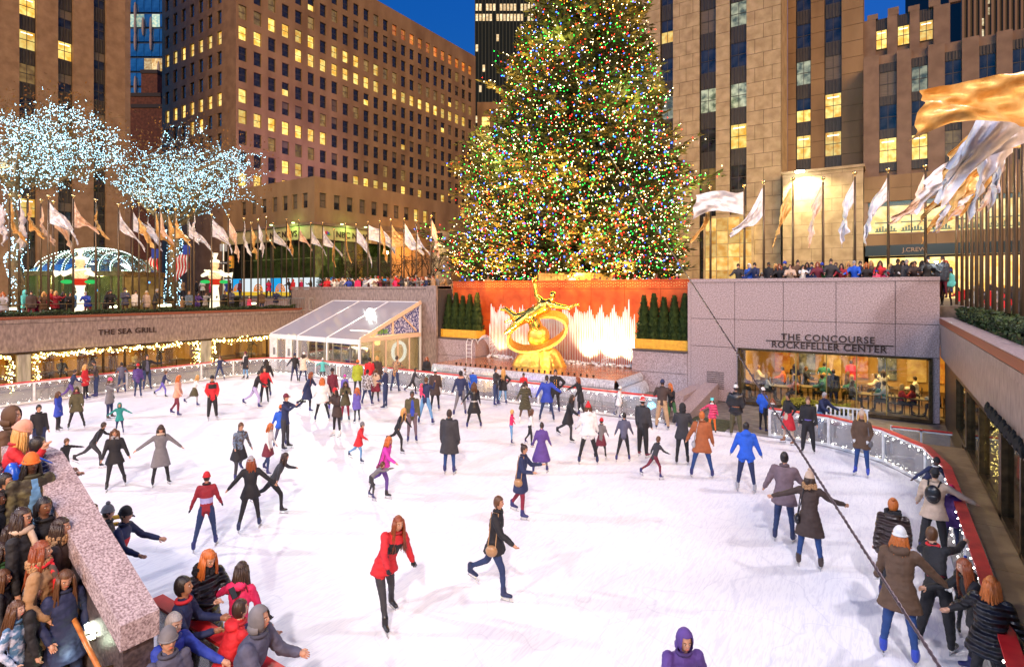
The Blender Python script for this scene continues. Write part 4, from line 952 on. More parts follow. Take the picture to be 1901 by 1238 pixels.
S6 = thing('shop_building', 'limestone shop front with golden display window and dark fascia', 'building', (0, Y6, 0))
xa, da = x_on(1604, Y6); xb, db = x_on(2000, Y6); dmid = x_on(1690, Y6)[1]
zl = [ZS] + [zof(v, dmid) for v in (474, 454, 434, 371, 322)]
m = MB(); m.box(xa, xb, 0, 5, zl[3] + .0, zl[3] + .12); m.box(xa, xa + .3, .0, .5, zl[3] + .12, zl[4] - .0); m.build('sill', LIMED, S6)
for k in range(8):
    w_ = (xb - xa) / 8
    for z0, z1 in ((zl[2], zl[3]), (zl[4], zl[4] + (zl[5] - zl[4]) / 2), (zl[4] + (zl[5] - zl[4]) / 2, zl[5])): m = MB(); m.box(xa + k * w_ + .01, xa + (k + 1) * w_ - .01, -.05, 5, z0 + .01, z1 - .01); m.build('stone_block', LIME, S6)
m = MB(); m.box(xa + .1, xb, -.15, .4, zl[1], zl[2]); m.build('fascia', plain('black_fascia', (.015, .02, .018), .25), S6)
text_part('lettering', 'J.CREW', .5, (x_on(1697, Y6)[0], -.17, (zl[1] + zl[2]) / 2), (R(90), 0, 0), plain('bronze_sign', (.35, .22, .12), .4), S6)
SHOPB = lit_mat('shop_glow', (.85, .42, .08), (1, .74, .30), 1.7)
m = MB(); m.box(xa + .3, xb, 3.2, 3.4, zl[3] + .13, zl[4] - .05); m.box(xa + .3, xb, 3.2, 3.4, ZS, zl[1] - .05); m.build('shop_back_wall', SHOPB, S6)
SH = plain('shelf_wood', (.3, .16, .05), .5)
for k in range(9):
    for zz in (.5, 1.3): m = MB(); m.box(xa + .8 + k * 2, xa + 2.5 + k * 2, 2.5, 3.1, zl[3] + zz, zl[3] + zz + .06); m.build('shelf', SH, S6)
    m = MB()
    for q in range(7): m.box(xa + .9 + k * 2 + q * .22, xa + 1.05 + k * 2 + q * .22, 2.6, 2.9, zl[3] + .57, zl[3] + .8 + .1 * (q % 3))
    o = m.build('shelf_goods', noisy('shop_goods', (.1, .04, .02), (.7, .5, .3), scale=3, rough=.6), S6); o['kind'] = 'stuff'
for k in range(9):
    w_ = 3.2; m = MB(); m.box(xa + .3 + k * w_ + .04, xa + .3 + (k + 1) * w_ - .04, .2, .22, zl[3] + .14, zl[4] - .02); m.build('pane', GLASS, S6)
    m = MB(); m.box(xa + .3 + k * w_ - .04, xa + .3 + k * w_ + .04, .12, .3, zl[3] + .13, zl[4]); m.build('mullion', FRAMEM, S6)
lamp('shop_light', 'AREA', (xa + 6, Y6 + 1.6, zl[4] - .1), 260, (1, .75, .35), (xa + 6, Y6 + 1.6, 0), shape='RECTANGLE', size=12, size_y=2)
lamp('shop_door_light', 'AREA', (xa + 6, Y6 - 1.0, zl[1] - .1), 240, (1, .75, .35), (xa + 6, Y6 - 3, 0), shape='RECTANGLE', size=12, size_y=1)
# dark arcade behind the tree base
Z6 = thing('stone_arcade', 'low shadowed stone arcade with lit entrances behind the tree base', 'building', (0, 0, 0))
xa, xb = x_on(838, 36)[0], x_on(1135, 36)[0]
m = MB(); m.box(xa, xb, 36.0, 40, 8.2, 11); m.build('upper_wall', LIMED, Z6)
for k in range(6):
    w_ = (xb - xa) / 6; m = MB(); m.box(xa + k * w_, xa + k * w_ + 1.4, 36, 38, ZS, 8.19); m.build('pier', LIME, Z6)
m = MB(); m.box(xa, xb, 39, 39.3, ZS, 8.1); m.build('back_wall', LITD, Z6)
# round stone pier with lamp beside the news building
cpt = at_depth(818, 500, 68)
cl = thing('round_stone_pier', 'round pale stone pier lit from its top left of the tree', 'pillar', (cpt.x, cpt.y, ZS))
for k in range(7): m = MB(); m.lathe([(k * 1.1, 1.25), (k * 1.1 + 1.08, 1.25)], 24); m.build('drum', LIME2, cl, smooth=False)
m = MB(); m.lathe([(7.7, .3), (8.4, .3)], 12, (.9, -1.2, -1)); m.build('pier_lamp', BLACKM, cl)
lamp('pier_light', 'SPOT', (cpt.x + .9, cpt.y - 1.4, ZS + 6.6), 300, (1, .85, .4), (cpt.x + .3, cpt.y - 1.0, ZS), spot_size=R(90), spot_blend=.5, shadow_soft_size=.1)
text_part('lettering', 'TODAY', .55, (0, -1.3, 4.2), (R(90), 0, R(20)), LETD, cl)
# ------------------------------------------------------------------ glass pavilion
PX0, PX1, PY0, PY1, EV, RG = -37.9, -28.85, -5.65, -.22, 2.48, 4.72
WMET = plain('white_aluminium', (.72, .72, .74), .35)
pv = thing('glass_pavilion', 'white framed lean-to pavilion with sloping clear roof beside the rink', 'pavilion')
sl = (RG - EV) / (PY1 - PY0)
bays = [PX0 + (PX1 - PX0) * i / 3 for i in range(4)]
def bar_(a, b, w, h, name='frame_bar', mat=WMET, up=(0, 0, 1)):
    m = MB(); m.obox(a, b, w, h, up=up); return m.build(name, mat, pv)
for x in bays:
    bar_((x, PY0, EV), (x, PY1, RG), .16, .14, 'rafter')
    bar_((x, PY0, 0), (x, PY0, EV), .12, .12, 'post', up=(0, 1, 0))
for x in (PX0, PX1): bar_((x, PY1, 0), (x, PY1, RG), .12, .12, 'post', up=(0, 1, 0))
for i in range(3):
    a, b = bays[i] + .08, bays[i + 1] - .08
    bar_((a, PY0 - .03, EV - .1), (b, PY0 - .03, EV - .1), .12, .3, 'eave_beam'); bar_((a, PY1, RG), (b, PY1, RG), .12, .14, 'ridge_beam')
    for k in range(1, 5):
        y = PY0 + (PY1 - PY0) * k / 5; bar_((a, y, EV + sl * (y - PY0) - .04), (b, y, EV + sl * (y - PY0) - .04), .05, .05, 'purlin')
    m = MB(); z0 = EV + .03; m.add([(a, PY0, z0), (b, PY0, z0), (b, PY1, RG + .03), (a, PY1, RG + .03), (a, PY0, z0 + .02), (b, PY0, z0 + .02), (b, PY1, RG + .05), (a, PY1, RG + .05)], [(0, 3, 2, 1), (4, 5, 6, 7), (0, 1, 5, 4), (1, 2, 6, 5), (2, 3, 7, 6), (3, 0, 4, 7)]); m.build('roof_panel', ROOFG, pv)
PEACH = plain('fountain_lit_frame', (.78, .55, .40), .4)  # white frame with the fountain's orange light put into its colour
# front wall bays
nf = 11; fx = [PX0 + (PX1 - PX0) * i / nf for i in range(nf + 1)]
GREYP = plain('grey_panel', (.5, .5, .5), .5)
for i in range(nf):
    a, b = fx[i] + .04, fx[i + 1] - .04
    if i: bar_((fx[i], PY0, .1), (fx[i], PY0, EV - .25), .07, .07, 'mullion', STEEL, up=(0, 1, 0))
    if i in (0, 2):
        m = MB(); m.box(a, b, PY0 - .02, PY0 + .02, .1, EV - .26); m.build('door', WHITEP, pv); m = MB(); m.box((a + b) / 2 - .13, (a + b) / 2 + .13, PY0 - .03, PY0 - .021, 1.1, 1.6); m.build('door_vent', plain('vent_grey', (.2, .2, .2), .6), pv)
    else:
        m = MB(); m.box(a, b, PY0 - .01, PY0 + .01, .75 if i % 3 == 0 else .1, EV - .26); m.build('pane', GLASS if i > 4 else PLEXI, pv)
        if i % 3 == 0: m = MB(); m.box(a, b, PY0 - .02, PY0 + .02, .1, .74); m.build('base_panel', GREYP, pv)
# side wall towards the fountain
ns = 5; sy = [PY0 + (PY1 - PY0) * i / ns for i in range(ns + 1)]
for i in range(ns + 1):
    if 0 < i < ns: bar_((PX1, sy[i], .1), (PX1, sy[i], EV - .05), .09, .09, 'mullion', PEACH, up=(0, 1, 0))
    if i < ns: m = MB(); m.box(PX1 - .01, PX1 + .01, sy[i] + .05, sy[i + 1] - .05, .1, EV - .1); m.build('pane', GLASS, pv)
bar_((PX1 + .02, PY0, EV + .02), (PX1 + .02, PY1, EV + .02), .14, .26, 'side_beam', PEACH); bar_((PX1 + .09, PY0, EV + .05), (PX1 + .09, PY1, RG + .03), .05, .26, 'gable_rafter', PEACH)
ym = PY0 + (PY1 - PY0) * .52; bar_((PX1, ym, EV), (PX1, ym, EV + sl * (ym - PY0)), .1, .1, 'gable_post', PEACH, up=(0, 1, 0)); bar_((PX1 + .02, ym + .9, RG - .9), (PX1 + .02, PY1 - .4, EV + .3), .06, .1, 'gable_brace', PEACH)
SILV = noisy('tinsel_fabric', (.03, .04, .25), (.7, .7, .9), scale=9, rough=.35, bump=.6, contrast=(.46, .58), detail=8)
m = MB(); m.add([(PX1 - .02, ym + .1, EV + .2), (PX1 - .02, PY1 - .1, EV + .2), (PX1 - .02, PY1 - .1, RG - .15), (PX1 - .02, ym + .1, EV + sl * (ym - PY0) - .1)], [(0, 1, 2, 3)]); m.add([(PX1 - .02, ym - .1, EV + .2), (PX1 - .02, ym - .1, EV + sl * (ym - PY0) - .15), (PX1 - .02, ym - 1.6, EV + .2)], [(0, 1, 2)]); m.build('gable_curtain', SILV, pv)
text_part('lettering', 'RINK', .42, (PX1 + .03, ym - .9, EV + .42), (R(90), 0, R(90)), plain('green_letters', (.2, .4, .1), .5), pv)
m = MB(); m.box(PX0 + .1, PX1 - .1, PY0 + .1, PY1 - .05, .005, .06); m.build('floor', plain('pavilion_floor', (.35, .33, .3), .6), pv)
m = MB(); m.box(PX0 + .1, PX1 - .1, PY1 - .12, PY1 - .06, .06, 4.4); m.build('back_panel', noisy('lit_canvas', (.35, .24, .12), (.6, .45, .26), scale=.6, rough=.8), pv)
lamp('pavilion_light', 'AREA', ((PX0 + PX1) / 2, -2.4, 2.9), 700, (1, .80, .52), ((PX0 + PX1) / 2, -2.4, 0), shape='RECTANGLE', size=7, size_y=2)
lamp('pavilion_warm_light', 'POINT', (PX1 - 1.2, -3, 2.1), 70, (1, .5, .15), shadow_soft_size=.2)
m = MB(); m.box(-.9, .9, -.12, .12, 0, .06); m.build('ceiling_tube', glow('tube_light', (1, .9, .7), 14), pv, loc=(PX1 - 2.2, -3.6, 2.85))
# contents: wreath, counters, shelves, drum barrels, hedge
wr = thing('white_wreath', 'glowing white wreath ring hanging inside the pavilion side glass', 'wreath', (PX1 - .35, -1.9, 1.45))
m = MB(); m.tube([(0, .58 * math.cos(R(t)), .62 * math.sin(R(t))) for t in range(0, 361, 15)], .11, 8); m.build('ring', glow('wreath_light', (1, .93, .8), 2.2), wr, smooth=True)
for k, (x, lab) in enumerate(((-36.4, 'skate hire counter at the left end of the pavilion'), (-34.0, 'skate hire counter in the middle of the pavilion'))):
    c = thing('skate_counter', 'steel ' + lab, 'counter', (x, -2.8, .06)); m = MB(); m.box(-.9, .9, -.3, .3, 0, 1.0); m.build('body', GREYP, c); m = MB(); m.box(-.95, .95, -.35, .35, 1.0, 1.05); m.build('top', STEEL, c)
    for j in range(3):
        m = MB(); m.box(-.85, .85, -.02, .2, 1.3 + .3 * j, 1.33 + .3 * j); m.build('shelf', STEEL, c)
        m = MB()
        for q in range(6): m.box(-.8 + q * .28, -.62 + q * .28, 0, .18, 1.34 + .3 * j, 1.5 + .3 * j)
        m.build('skate_boxes', plain('blue_boxes', (.02, .06, .3), .5), c)['kind'] = 'stuff'
for k, x in enumerate((-32.2, -31.2)):
    c = thing('steel_boiler', 'round polished steel drum behind the pavilion glass, %s' % ('left of the pair' if not k else 'right of the pair'), 'drum', (x, -3.2, .06)); m = MB(); m.lathe([(0, .42), (1.5, .42), (1.65, .3), (1.7, .05)], 18); m.build('drum', STEEL, c, smooth=True); m = MB(); m.box(-.3, .3, -.44, -.41, .5, .8); m.build('label_plate', plain('blue_plate', (.02, .05, .5), .4), c)

# ------------------------------------------------------------------ leaves, hedges
def leaf_mass(boxes, n, size, seed, wave=.06):
    rnd = random.Random(seed); m = MB(); vol = [(b[1] - b[0]) * (b[3] - b[2]) for b in boxes]; tot = sum(vol)
    for b, v in zip(boxes, vol):
        for i in range(int(n * v / tot)):
            x, y = rnd.uniform(b[0], b[1]), rnd.uniform(b[2], b[3]); top = b[5] + wave * math.sin(x * 2.3 + y * 3.1) + wave * .6 * math.sin(x * 7 + y * 5)
            z = b[4] + (top - b[4]) * rnd.random() ** .35
            d = Vector((rnd.gauss(0, 1), rnd.gauss(0, 1), rnd.gauss(.4, 1))).normalized() * size; e = d.cross(Vector((rnd.gauss(0, 1), rnd.gauss(0, 1), rnd.gauss(0, 1)))).normalized() * size * .35
            c = Vector((x, y, z)); m.add([c - d * .5, c + e, c + d * .5, c - e], [(0, 1, 2, 3)])
    return m
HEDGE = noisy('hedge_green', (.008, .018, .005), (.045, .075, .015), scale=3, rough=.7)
HEDGEY = noisy('lit_hedge', (.06, .08, .01), (.22, .22, .03), scale=3, rough=.7)  # brighter copy of the hedge green, lamplight put into its colour
def hedge(label, boxes, n, seed, mat=HEDGE, size=.09, core=True):
    t = thing('hedge', label, 'hedge')
    if core:
        m = MB(); [m.box(b[0] + .1, b[1] - .1, b[2] + .08, b[3] - .08, b[4], b[5] - .12) for b in boxes]; m.build('branches', plain('hedge_core', (.008, .012, .004), .9), t)
    leaf_mass(boxes, n, size, seed).build('foliage', mat, t); return t
hedge('low dark hedge along the coping of the wall under the right flagpoles', [(.45, 1.35, -26, -.5, 4.3, 4.85)], 15000, 1, size=.12)
hedge('low dark hedge on top of the wall over the restaurant windows', [(-43.2, -42.4, -29, -.3, 3.9, 4.32)], 11000, 2, size=.11)
hedge('clipped hedge behind the left terrace crowd beside the domed kiosk', [(-53, -51.8, -12, .5, 3.8, 4.95)], 6000, 3, size=.13)
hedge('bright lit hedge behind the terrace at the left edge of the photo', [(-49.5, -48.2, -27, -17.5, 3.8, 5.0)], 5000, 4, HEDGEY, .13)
yb = hedge('yellow green clipped shrubs in a row below the concourse window', [(x_on(1452, -2.0)[0], x_on(1578, -2.0)[0], -2.3, -1.6, .35, .78)], 5000, 6, noisy('golden_shrub', (.16, .15, .01), (.5, .42, .04), scale=4, rough=.7), .08)
pb = thing('shrub_planter', 'white planter trough holding yellow green shrubs below the window', 'planter'); m = MB(); m.box(x_on(1452, -2.0)[0] - .05, x_on(1578, -2.0)[0] + .05, -2.35, -1.55, 0, .36); m.build('trough', WHITEP, pb)
# lower edge planting of the left terrace: floodlights among the shrubs
for k, u in enumerate((22, 90, 210, 300, 312, 470)):
    y = y_on(u, -44.2)[0]; lt = thing('garden_floodlight', 'small bright garden light among the terrace crowd, %s from the left' % ordinal(k), 'lamp', (-44.2, y, 3.82)); m = MB(); m.box(-.06, .06, -.2, .2, .62, .74); m.build('lens', glow('garden_lens', (1, .93, .55), 12), lt); m = MB(); m.tube([(0, 0, 0), (0, 0, .62)], .03, 6); m.build('stem', BLACKM, lt)
# terrace railing
rl = thing('terrace_railing', 'thin bronze railing in front of the left terrace crowd', 'railing')
for k in range(16): m = MB(); m.tube([(-43.35, -29 + k * 1.9, 3.8), (-43.35, -29 + k * 1.9, 4.75)], .02, 6); m.build('post', BRONZE, rl)
m = MB(); m.tube([(-43.35, -29, 4.75), (-43.35, -.5, 4.75)], .028, 6); m.build('handrail', plain('brass_rail', (.5, .34, .15), .3, metal=.8), rl)

# ------------------------------------------------------------------ the great decorated spruce
TP = at_depth(1062, 0, 44.5); TX, TY = TP.x, TP.y
tr = thing('christmas_tree', 'giant spruce covered with multicoloured lights above the red wall', 'tree', (TX, TY, ZS))
rnd = random.Random(21)
H = 31.5
prof = [(1.6, 7.8), (2.6, 8.9), (4.8, 9.2), (7.5, 8.7), (9.8, 8.2), (13, 7.0), (18, 5.7), (23, 4.3), (27, 2.7), (30, 1.0), (31.5, .1)]
def rad_at(z):
    for (a, ra), (b, rb_) in zip(prof, prof[1:]):
        if z <= b: return ra + (rb_ - ra) * max(0, (z - a) / (b - a))
    return .1
m = MB(); m.tube([(0, 0, 0), (0, 0, H * .5), (0, 0, H)], [.55, .32, .04], 12); m.build('trunk', TRUNKM, tr)
br, lf = MB(), MB(); bulbs = []
nb = 0
def spray(c, d, L, w):
    side = d.cross(Vector((0, 0, 1))); side = side.normalized() if side.length > .01 else Vector((1, 0, 0)); up = side.cross(d)
    for s in range(rnd.randint(3, 4)):
        a = rnd.uniform(-1.1, 1.1); dd = (d * math.cos(a) + side * math.sin(a) + up * rnd.uniform(-.45, .25)).normalized(); e = (side * math.cos(a) - d * math.sin(a)) * w * .5 + up * rnd.uniform(-.06, .06)
        l = L * rnd.uniform(.6, 1.15); lf.add([c - e * .4, c + e * .4, c + dd * l * .6 + e, c + dd * l, c + dd * l * .6 - e], [(0, 1, 2, 3, 4)])
while nb < 2300:
    z = 1.7 + (H - 2) * (1 - (1 - rnd.random()) ** .62); a = rnd.random() * 6.2832
    r = rad_at(z) * (.80 + .24 * rnd.random()) * (1 + .07 * math.sin(a * 3 + z * .8) + .05 * math.sin(a * 7 - z * 2.1)); nb += 1
    if rnd.random() < .07: r *= 1.2
    o = Vector((math.cos(a), math.sin(a), 0)); n = max(4, int(r / .42)); pts = []
    for i in range(n + 1):
        t = i / n; pts.append(Vector((CA, SA, 0)) * (.065 * (z - 8)) + o * (r * t) + Vector((0, 0, z - .10 * r * math.sin(t * 2.6) + .16 * r * max(0, t - .55) + rnd.uniform(-.05, .05))))
    if nb % 3 == 0: br.tube([pts[0], pts[len(pts) // 2], pts[-1]], [.05, .03, .008], 4, caps=False)
    for i in range(int(n * .3), n + 1):
        d = (pts[i] - pts[i - 1]).normalized(); spray(pts[i], d, .62, .17)
        if rnd.random() < .8: spray(pts[i] + Vector((rnd.uniform(-.4, .4), rnd.uniform(-.4, .4), rnd.uniform(-.35, .15))), (d + Vector((rnd.uniform(-.7, .7), rnd.uniform(-.7, .7), -.2))).normalized(), .55, .16)
        if i > n * .5 and rnd.random() < .88:
            for q in range(2 if rnd.random() < .72 else 1): bulbs.append(pts[i] + Vector((rnd.gauss(0, .24), rnd.gauss(0, .24), rnd.gauss(0, .22))) + o * .12)
SPRUCE = noisy('spruce_green', (.022, .032, .006), (.12, .12, .025), scale=1.2, rough=.75, detail=6)
o = br.build('branches', TRUNKM, tr); o = lf.build('crown', SPRUCE, tr)
TB = [glow('bulb_white', (1, .80, .42), 14), glow('bulb_green', (.015, 1, .07), 9), glow('bulb_red', (1, .025, .012), 11), glow('bulb_blue', (.03, .09, 1), 17), glow('bulb_amber', (1, .34, .03), 12)]
def pick():
    q = rnd.random(); return 0 if q < .34 else 1 if q < .58 else 2 if q < .76 else 3 if q < .85 else 4
bsh = [MB().ell((0, 0, 0), (.046, .046, .052), 6, 4).mesh('bulb', [t]) for t in TB]
camv = Vector((CX, CY, CH)) - Vector((TX, TY, ZS))
bulbs.sort(key=lambda p: (p - camv).length)
for p in bulbs[:300]: link('bulb', bsh[pick()], tr, p)
rest = [MB() for _ in TB]; allb = MB()
for p in bulbs[300:]:
    k = pick(); s = rnd.uniform(.026, .046) * (1.35 if k == 3 else 1); allb.ell(p, (s, s, s), 4, 2, k)
o = allb.build('string_lights', TB, tr); o['kind'] = 'stuff'
for q, c, pw_ in (((-9, -9, 3.2), (1, .40, .06), 6000), ((-3, -11, 2.6), (1, .38, .06), 6500), ((5, -10, 2.8), (1, .45, .1), 4500), ((8, -7, 3.4), (1, .5, .14), 2600)):
    lamp('tree_uplight', 'SPOT', (TX + q[0] * .82, TY + q[1] * .7, ZS + 1.45), pw_, c, (TX + q[0] * .35, TY + q[1] * .3, ZS + 7.5), spot_size=R(100), spot_blend=.9, shadow_soft_size=.2)
for k in range(22):   # unseen lights added at the crown surface, standing in for the bulbs' glow
    z_ = 3.2 + k * 1.15; a_ = -1.0 + 1.35 * math.sin(k * 2.4); r_ = rad_at(z_) * 1.02
    lamp('bough_glow', 'POINT', (TX + math.cos(a_) * r_, TY + math.sin(a_) * r_, ZS + z_), 700 if k > 7 else 1100, [(1, .55, .14), (.85, .95, .3), (1, .5, .14), (1, .7, .25)][k % 4], shadow_soft_size=1.2)
# golden louvred stand in front of the tree
sa, sb = at_depth(1000, 518, 37.5), at_depth(1138, 518, 37.5)
ts = thing('tree_stand', 'low golden louvred wooden stand at the foot of the giant tree', 'stand', (sa.x, sa.y, ZS))
d = sb - sa; ang = math.atan2(d.y, d.x); L = d.length
GLD = noisy('golden_wood', (.5, .3, .07), (.72, .46, .12), scale=5, rough=.5)
for k in range(24): m = MB(); m.box(k * L / 24 + .01, (k + 1) * L / 24 - .02, -.08, .06, 1.05, 1.75); m.build('slat', GLD, ts, rotz=ang)
m = MB(); m.box(0, L, .06, 2.2, 0, 1.7); m.build('box', GLD, ts, rotz=ang); m = MB(); m.box(-.05, L + .05, -.15, 2.3, 1.72, 1.85); m.build('top', GLD, ts, rotz=ang)
lamp('stand_light', 'POINT', (sa.x + .9, sa.y - 1.8, ZS + 2.0), 60, (1, .62, .15), shadow_soft_size=.3); lamp('stand_light', 'POINT', (sb.x - .8, sb.y - 1.6, ZS + 2.0), 60, (1, .62, .15), shadow_soft_size=.3)

# ------------------------------------------------------------------ light-wrapped deciduous trees
COOL = glow('cool_bulb', (.42, .80, 1.0), 7)
BARKL = noisy('lit_bark', (.10, .07, .035), (.24, .17, .08), scale=5, rough=.85, bump=.4)  # paler copy of the bark, bulb light put into its colour
LEAFB = noisy('dry_leaves', (.16, .07, .015), (.34, .17, .04), scale=2, rough=.8)
def curve_pts(a, b, bend, n, rnd):
    a, b = Vector(a), Vector(b); mid = (a + b) / 2 + bend; return [(a * (1 - t) ** 2 + mid * 2 * t * (1 - t) + b * t * t) + Vector((rnd.uniform(-1, 1), rnd.uniform(-1, 1), rnd.uniform(-1, 1))) * (.05 * (b - a).length * (0 < i < n)) for i, t in ((i, i / n) for i in range(n + 1))]
def lit_tree(label, loc, fork, ctr, rx, ry, rz, seed, density=1.0, wrap=True, leaves=True, lights=True, levels=(8, 7, 7)):
    rnd = random.Random(seed); t = thing('lit_tree' if lights else 'bare_tree', label, 'tree', loc); bm, bb, lv = MB(), MB(), MB()
    trunk = curve_pts((0, 0, 0), (fork[0], fork[1], fork[2]), Vector((.2, .1, 0)), 5, rnd); sc = rx / 6
    tm = MB(); tm.tube(trunk, [.30 * sc - .02 * i * sc for i in range(6)], 10); tm.build('trunk', BARKL, t)
    C = Vector(ctr); F = Vector(fork)
    def inside(top=.0):
        while True:
            p = Vector((rnd.uniform(-1, 1), rnd.uniform(-1, 1), rnd.uniform(-.8, 1)))
            if .25 < p.length < 1: return C + Vector((p.x * rx, p.y * ry, p.z * rz))
    def bulb(p, r=.029):
        s = rnd.uniform(.6, 1.15) * r; bb.ell(p, (s, s, s), 4, 2)
    for i in range(levels[0]):
        a = 6.283 * i / levels[0] + rnd.uniform(-.3, .3); e1 = C + Vector((math.cos(a) * rx * .6, math.sin(a) * ry * .6, rnd.uniform(-.35, .35) * rz))
        p1 = curve_pts(F, e1, Vector((0, 0, -.10 * (e1 - F).length)), 7, rnd); bm.tube(p1, [max(.03, .16 * sc * (1 - k / 8)) for k in range(8)], 6)
        if lights:
            for q in range(int((e1 - F).length * 11 * density)): k = rnd.random() * 6.99; b = p1[int(k)].lerp(p1[int(k) + 1], k % 1); bulb(b + Vector((rnd.gauss(0, .1), rnd.gauss(0, .1), rnd.gauss(0, .1))), .034)
        for j in range(levels[1]):
            s = p1[rnd.randint(3, 7)]; e2 = s.lerp(inside(), .75); p2 = curve_pts(s, e2, Vector((0, 0, .2)), 4, rnd); bm.tube(p2, [.05 * sc, .045 * sc, .035 * sc, .025 * sc, .015 * sc], 4, caps=False)
            if lights:
                for q in range(int((e2 - s).length * 8 * density)): k = rnd.random() * 3.99; bulb(p2[int(k)].lerp(p2[int(k) + 1], k % 1) + Vector((rnd.gauss(0, .055), rnd.gauss(0, .055), rnd.gauss(0, .055))))
            for l in range(levels[2]):
                s3 = p2[rnd.randint(1, 4)]; e3 = s3 + Vector((rnd.gauss(0, 1), rnd.gauss(0, 1), rnd.gauss(.25, .7))).normalized() * rnd.uniform(.7, 1.7) * sc; bm.tube([s3, s3.lerp(e3, .5) + Vector((0, 0, .1)), e3], [.018, .014, .006], 3, caps=False)
                if lights and rnd.random() < .9:
                    for q in range(int(7 * density)): bulb(s3.lerp(e3, rnd.random() * .85) + Vector((rnd.gauss(0, .045), rnd.gauss(0, .045), rnd.gauss(0, .045))))
                if leaves:
                    for q in range(7):
                        c = e3 + Vector((rnd.gauss(0, .4), rnd.gauss(0, .4), rnd.gauss(.2, .35))) * sc; d = Vector((rnd.gauss(0, 1), rnd.gauss(0, 1), rnd.gauss(0, 1))).normalized() * .11; e = d.cross(Vector((rnd.random(), rnd.random(), 1))).normalized() * .05; lv.add([c - d, c + e, c + d, c - e], [(0, 1, 2, 3)])
    if wrap and lights:
        for q in range(int(fork[2] * 45)):
            z = rnd.random() * fork[2]; k = z / fork[2] * 4.99; p = trunk[int(k)].lerp(trunk[int(k) + 1], k % 1); a = rnd.random() * 6.28; bulb(p + Vector((math.cos(a), math.sin(a), 0)) * (.36 * sc), .04)
    bm.build('branches', BARKL if lights else TRUNKM, t)
    if lights:
        o = bb.build('string_lights', COOL, t); o['kind'] = 'stuff'
        for q in (-.6, 0, .6): lamp('twig_glow', 'POINT', (loc[0] + C.x + q * rx, loc[1] + C.y - .4 * ry, loc[2] + C.z - .5 * rz), 260, (.75, .85, .8), shadow_soft_size=.6)  # added unseen lights, so the branches catch the bulbs' glow
        lamp('trunk_uplight', 'SPOT', (loc[0] + 1.5, loc[1] - 3, loc[2] + .6), 700, (1, .7, .35), (loc[0], loc[1], loc[2] + C.z), spot_size=R(70), spot_blend=.8, shadow_soft_size=.2)
    if leaves: o = lv.build('crown', LEAFB, t); o['kind'] = 'stuff'
    return t
q1 = at_depth(24, 0, 39); zb = 3.8
lit_tree('spreading bare tree wrapped in blue white lights at the photo left edge', (q1.x, q1.y, zb), (.2, 0, zof(350, 39) - zb), (1.8, 1.6, zof(262, 39) - zb), 7.8, 6.4, 4.2, 5, 1.0, levels=(10, 9, 8))
q2 = at_depth(322, 0, 47)
lit_tree('wide bare tree wrapped in blue white lights in front of the office tower', (q2.x, q2.y, 3.8), (-.1, 0, zof(420, 47) - 3.8), (.6, .5, zof(322, 47) - 3.8), 9.6, 7.0, 4.8, 8, 1.0, levels=(10, 9, 8))
for k, (u, dep, h) in enumerate(((655, 56, 5.2), (722, 58, 4.6), (765, 57, 5.6), (800, 56, 6.4))):
    q = at_depth(u, 0, dep); lit_tree('small bare street tree against the orange lit stone wall, %s from the left' % ordinal(k), (q.x, q.y, ZS), (0, 0, 1.8), (.2, 0, h * .72), 2.4, 2.4, 1.5, 30 + k, lights=False, leaves=False, levels=(6, 5, 4))
for k, (u, dep, h) in enumerate(((602, 55, 2.4), (632, 55, 3.2), (660, 56, 2.6))):
    q = at_depth(u, 0, dep); c = thing('conifer_tree', 'small dark potted conifer in front of the news studio, %s from the left' % ordinal(k), 'conifer', (q.x, q.y, ZS)); m = MB(); m.tube([(0, 0, 0), (0, 0, h * .8)], [.06, .02], 6); m.build('trunk', TRUNKM, c); needle_cone('crown', h + .6, .95, 2500, CONIF, c, 50 + k)

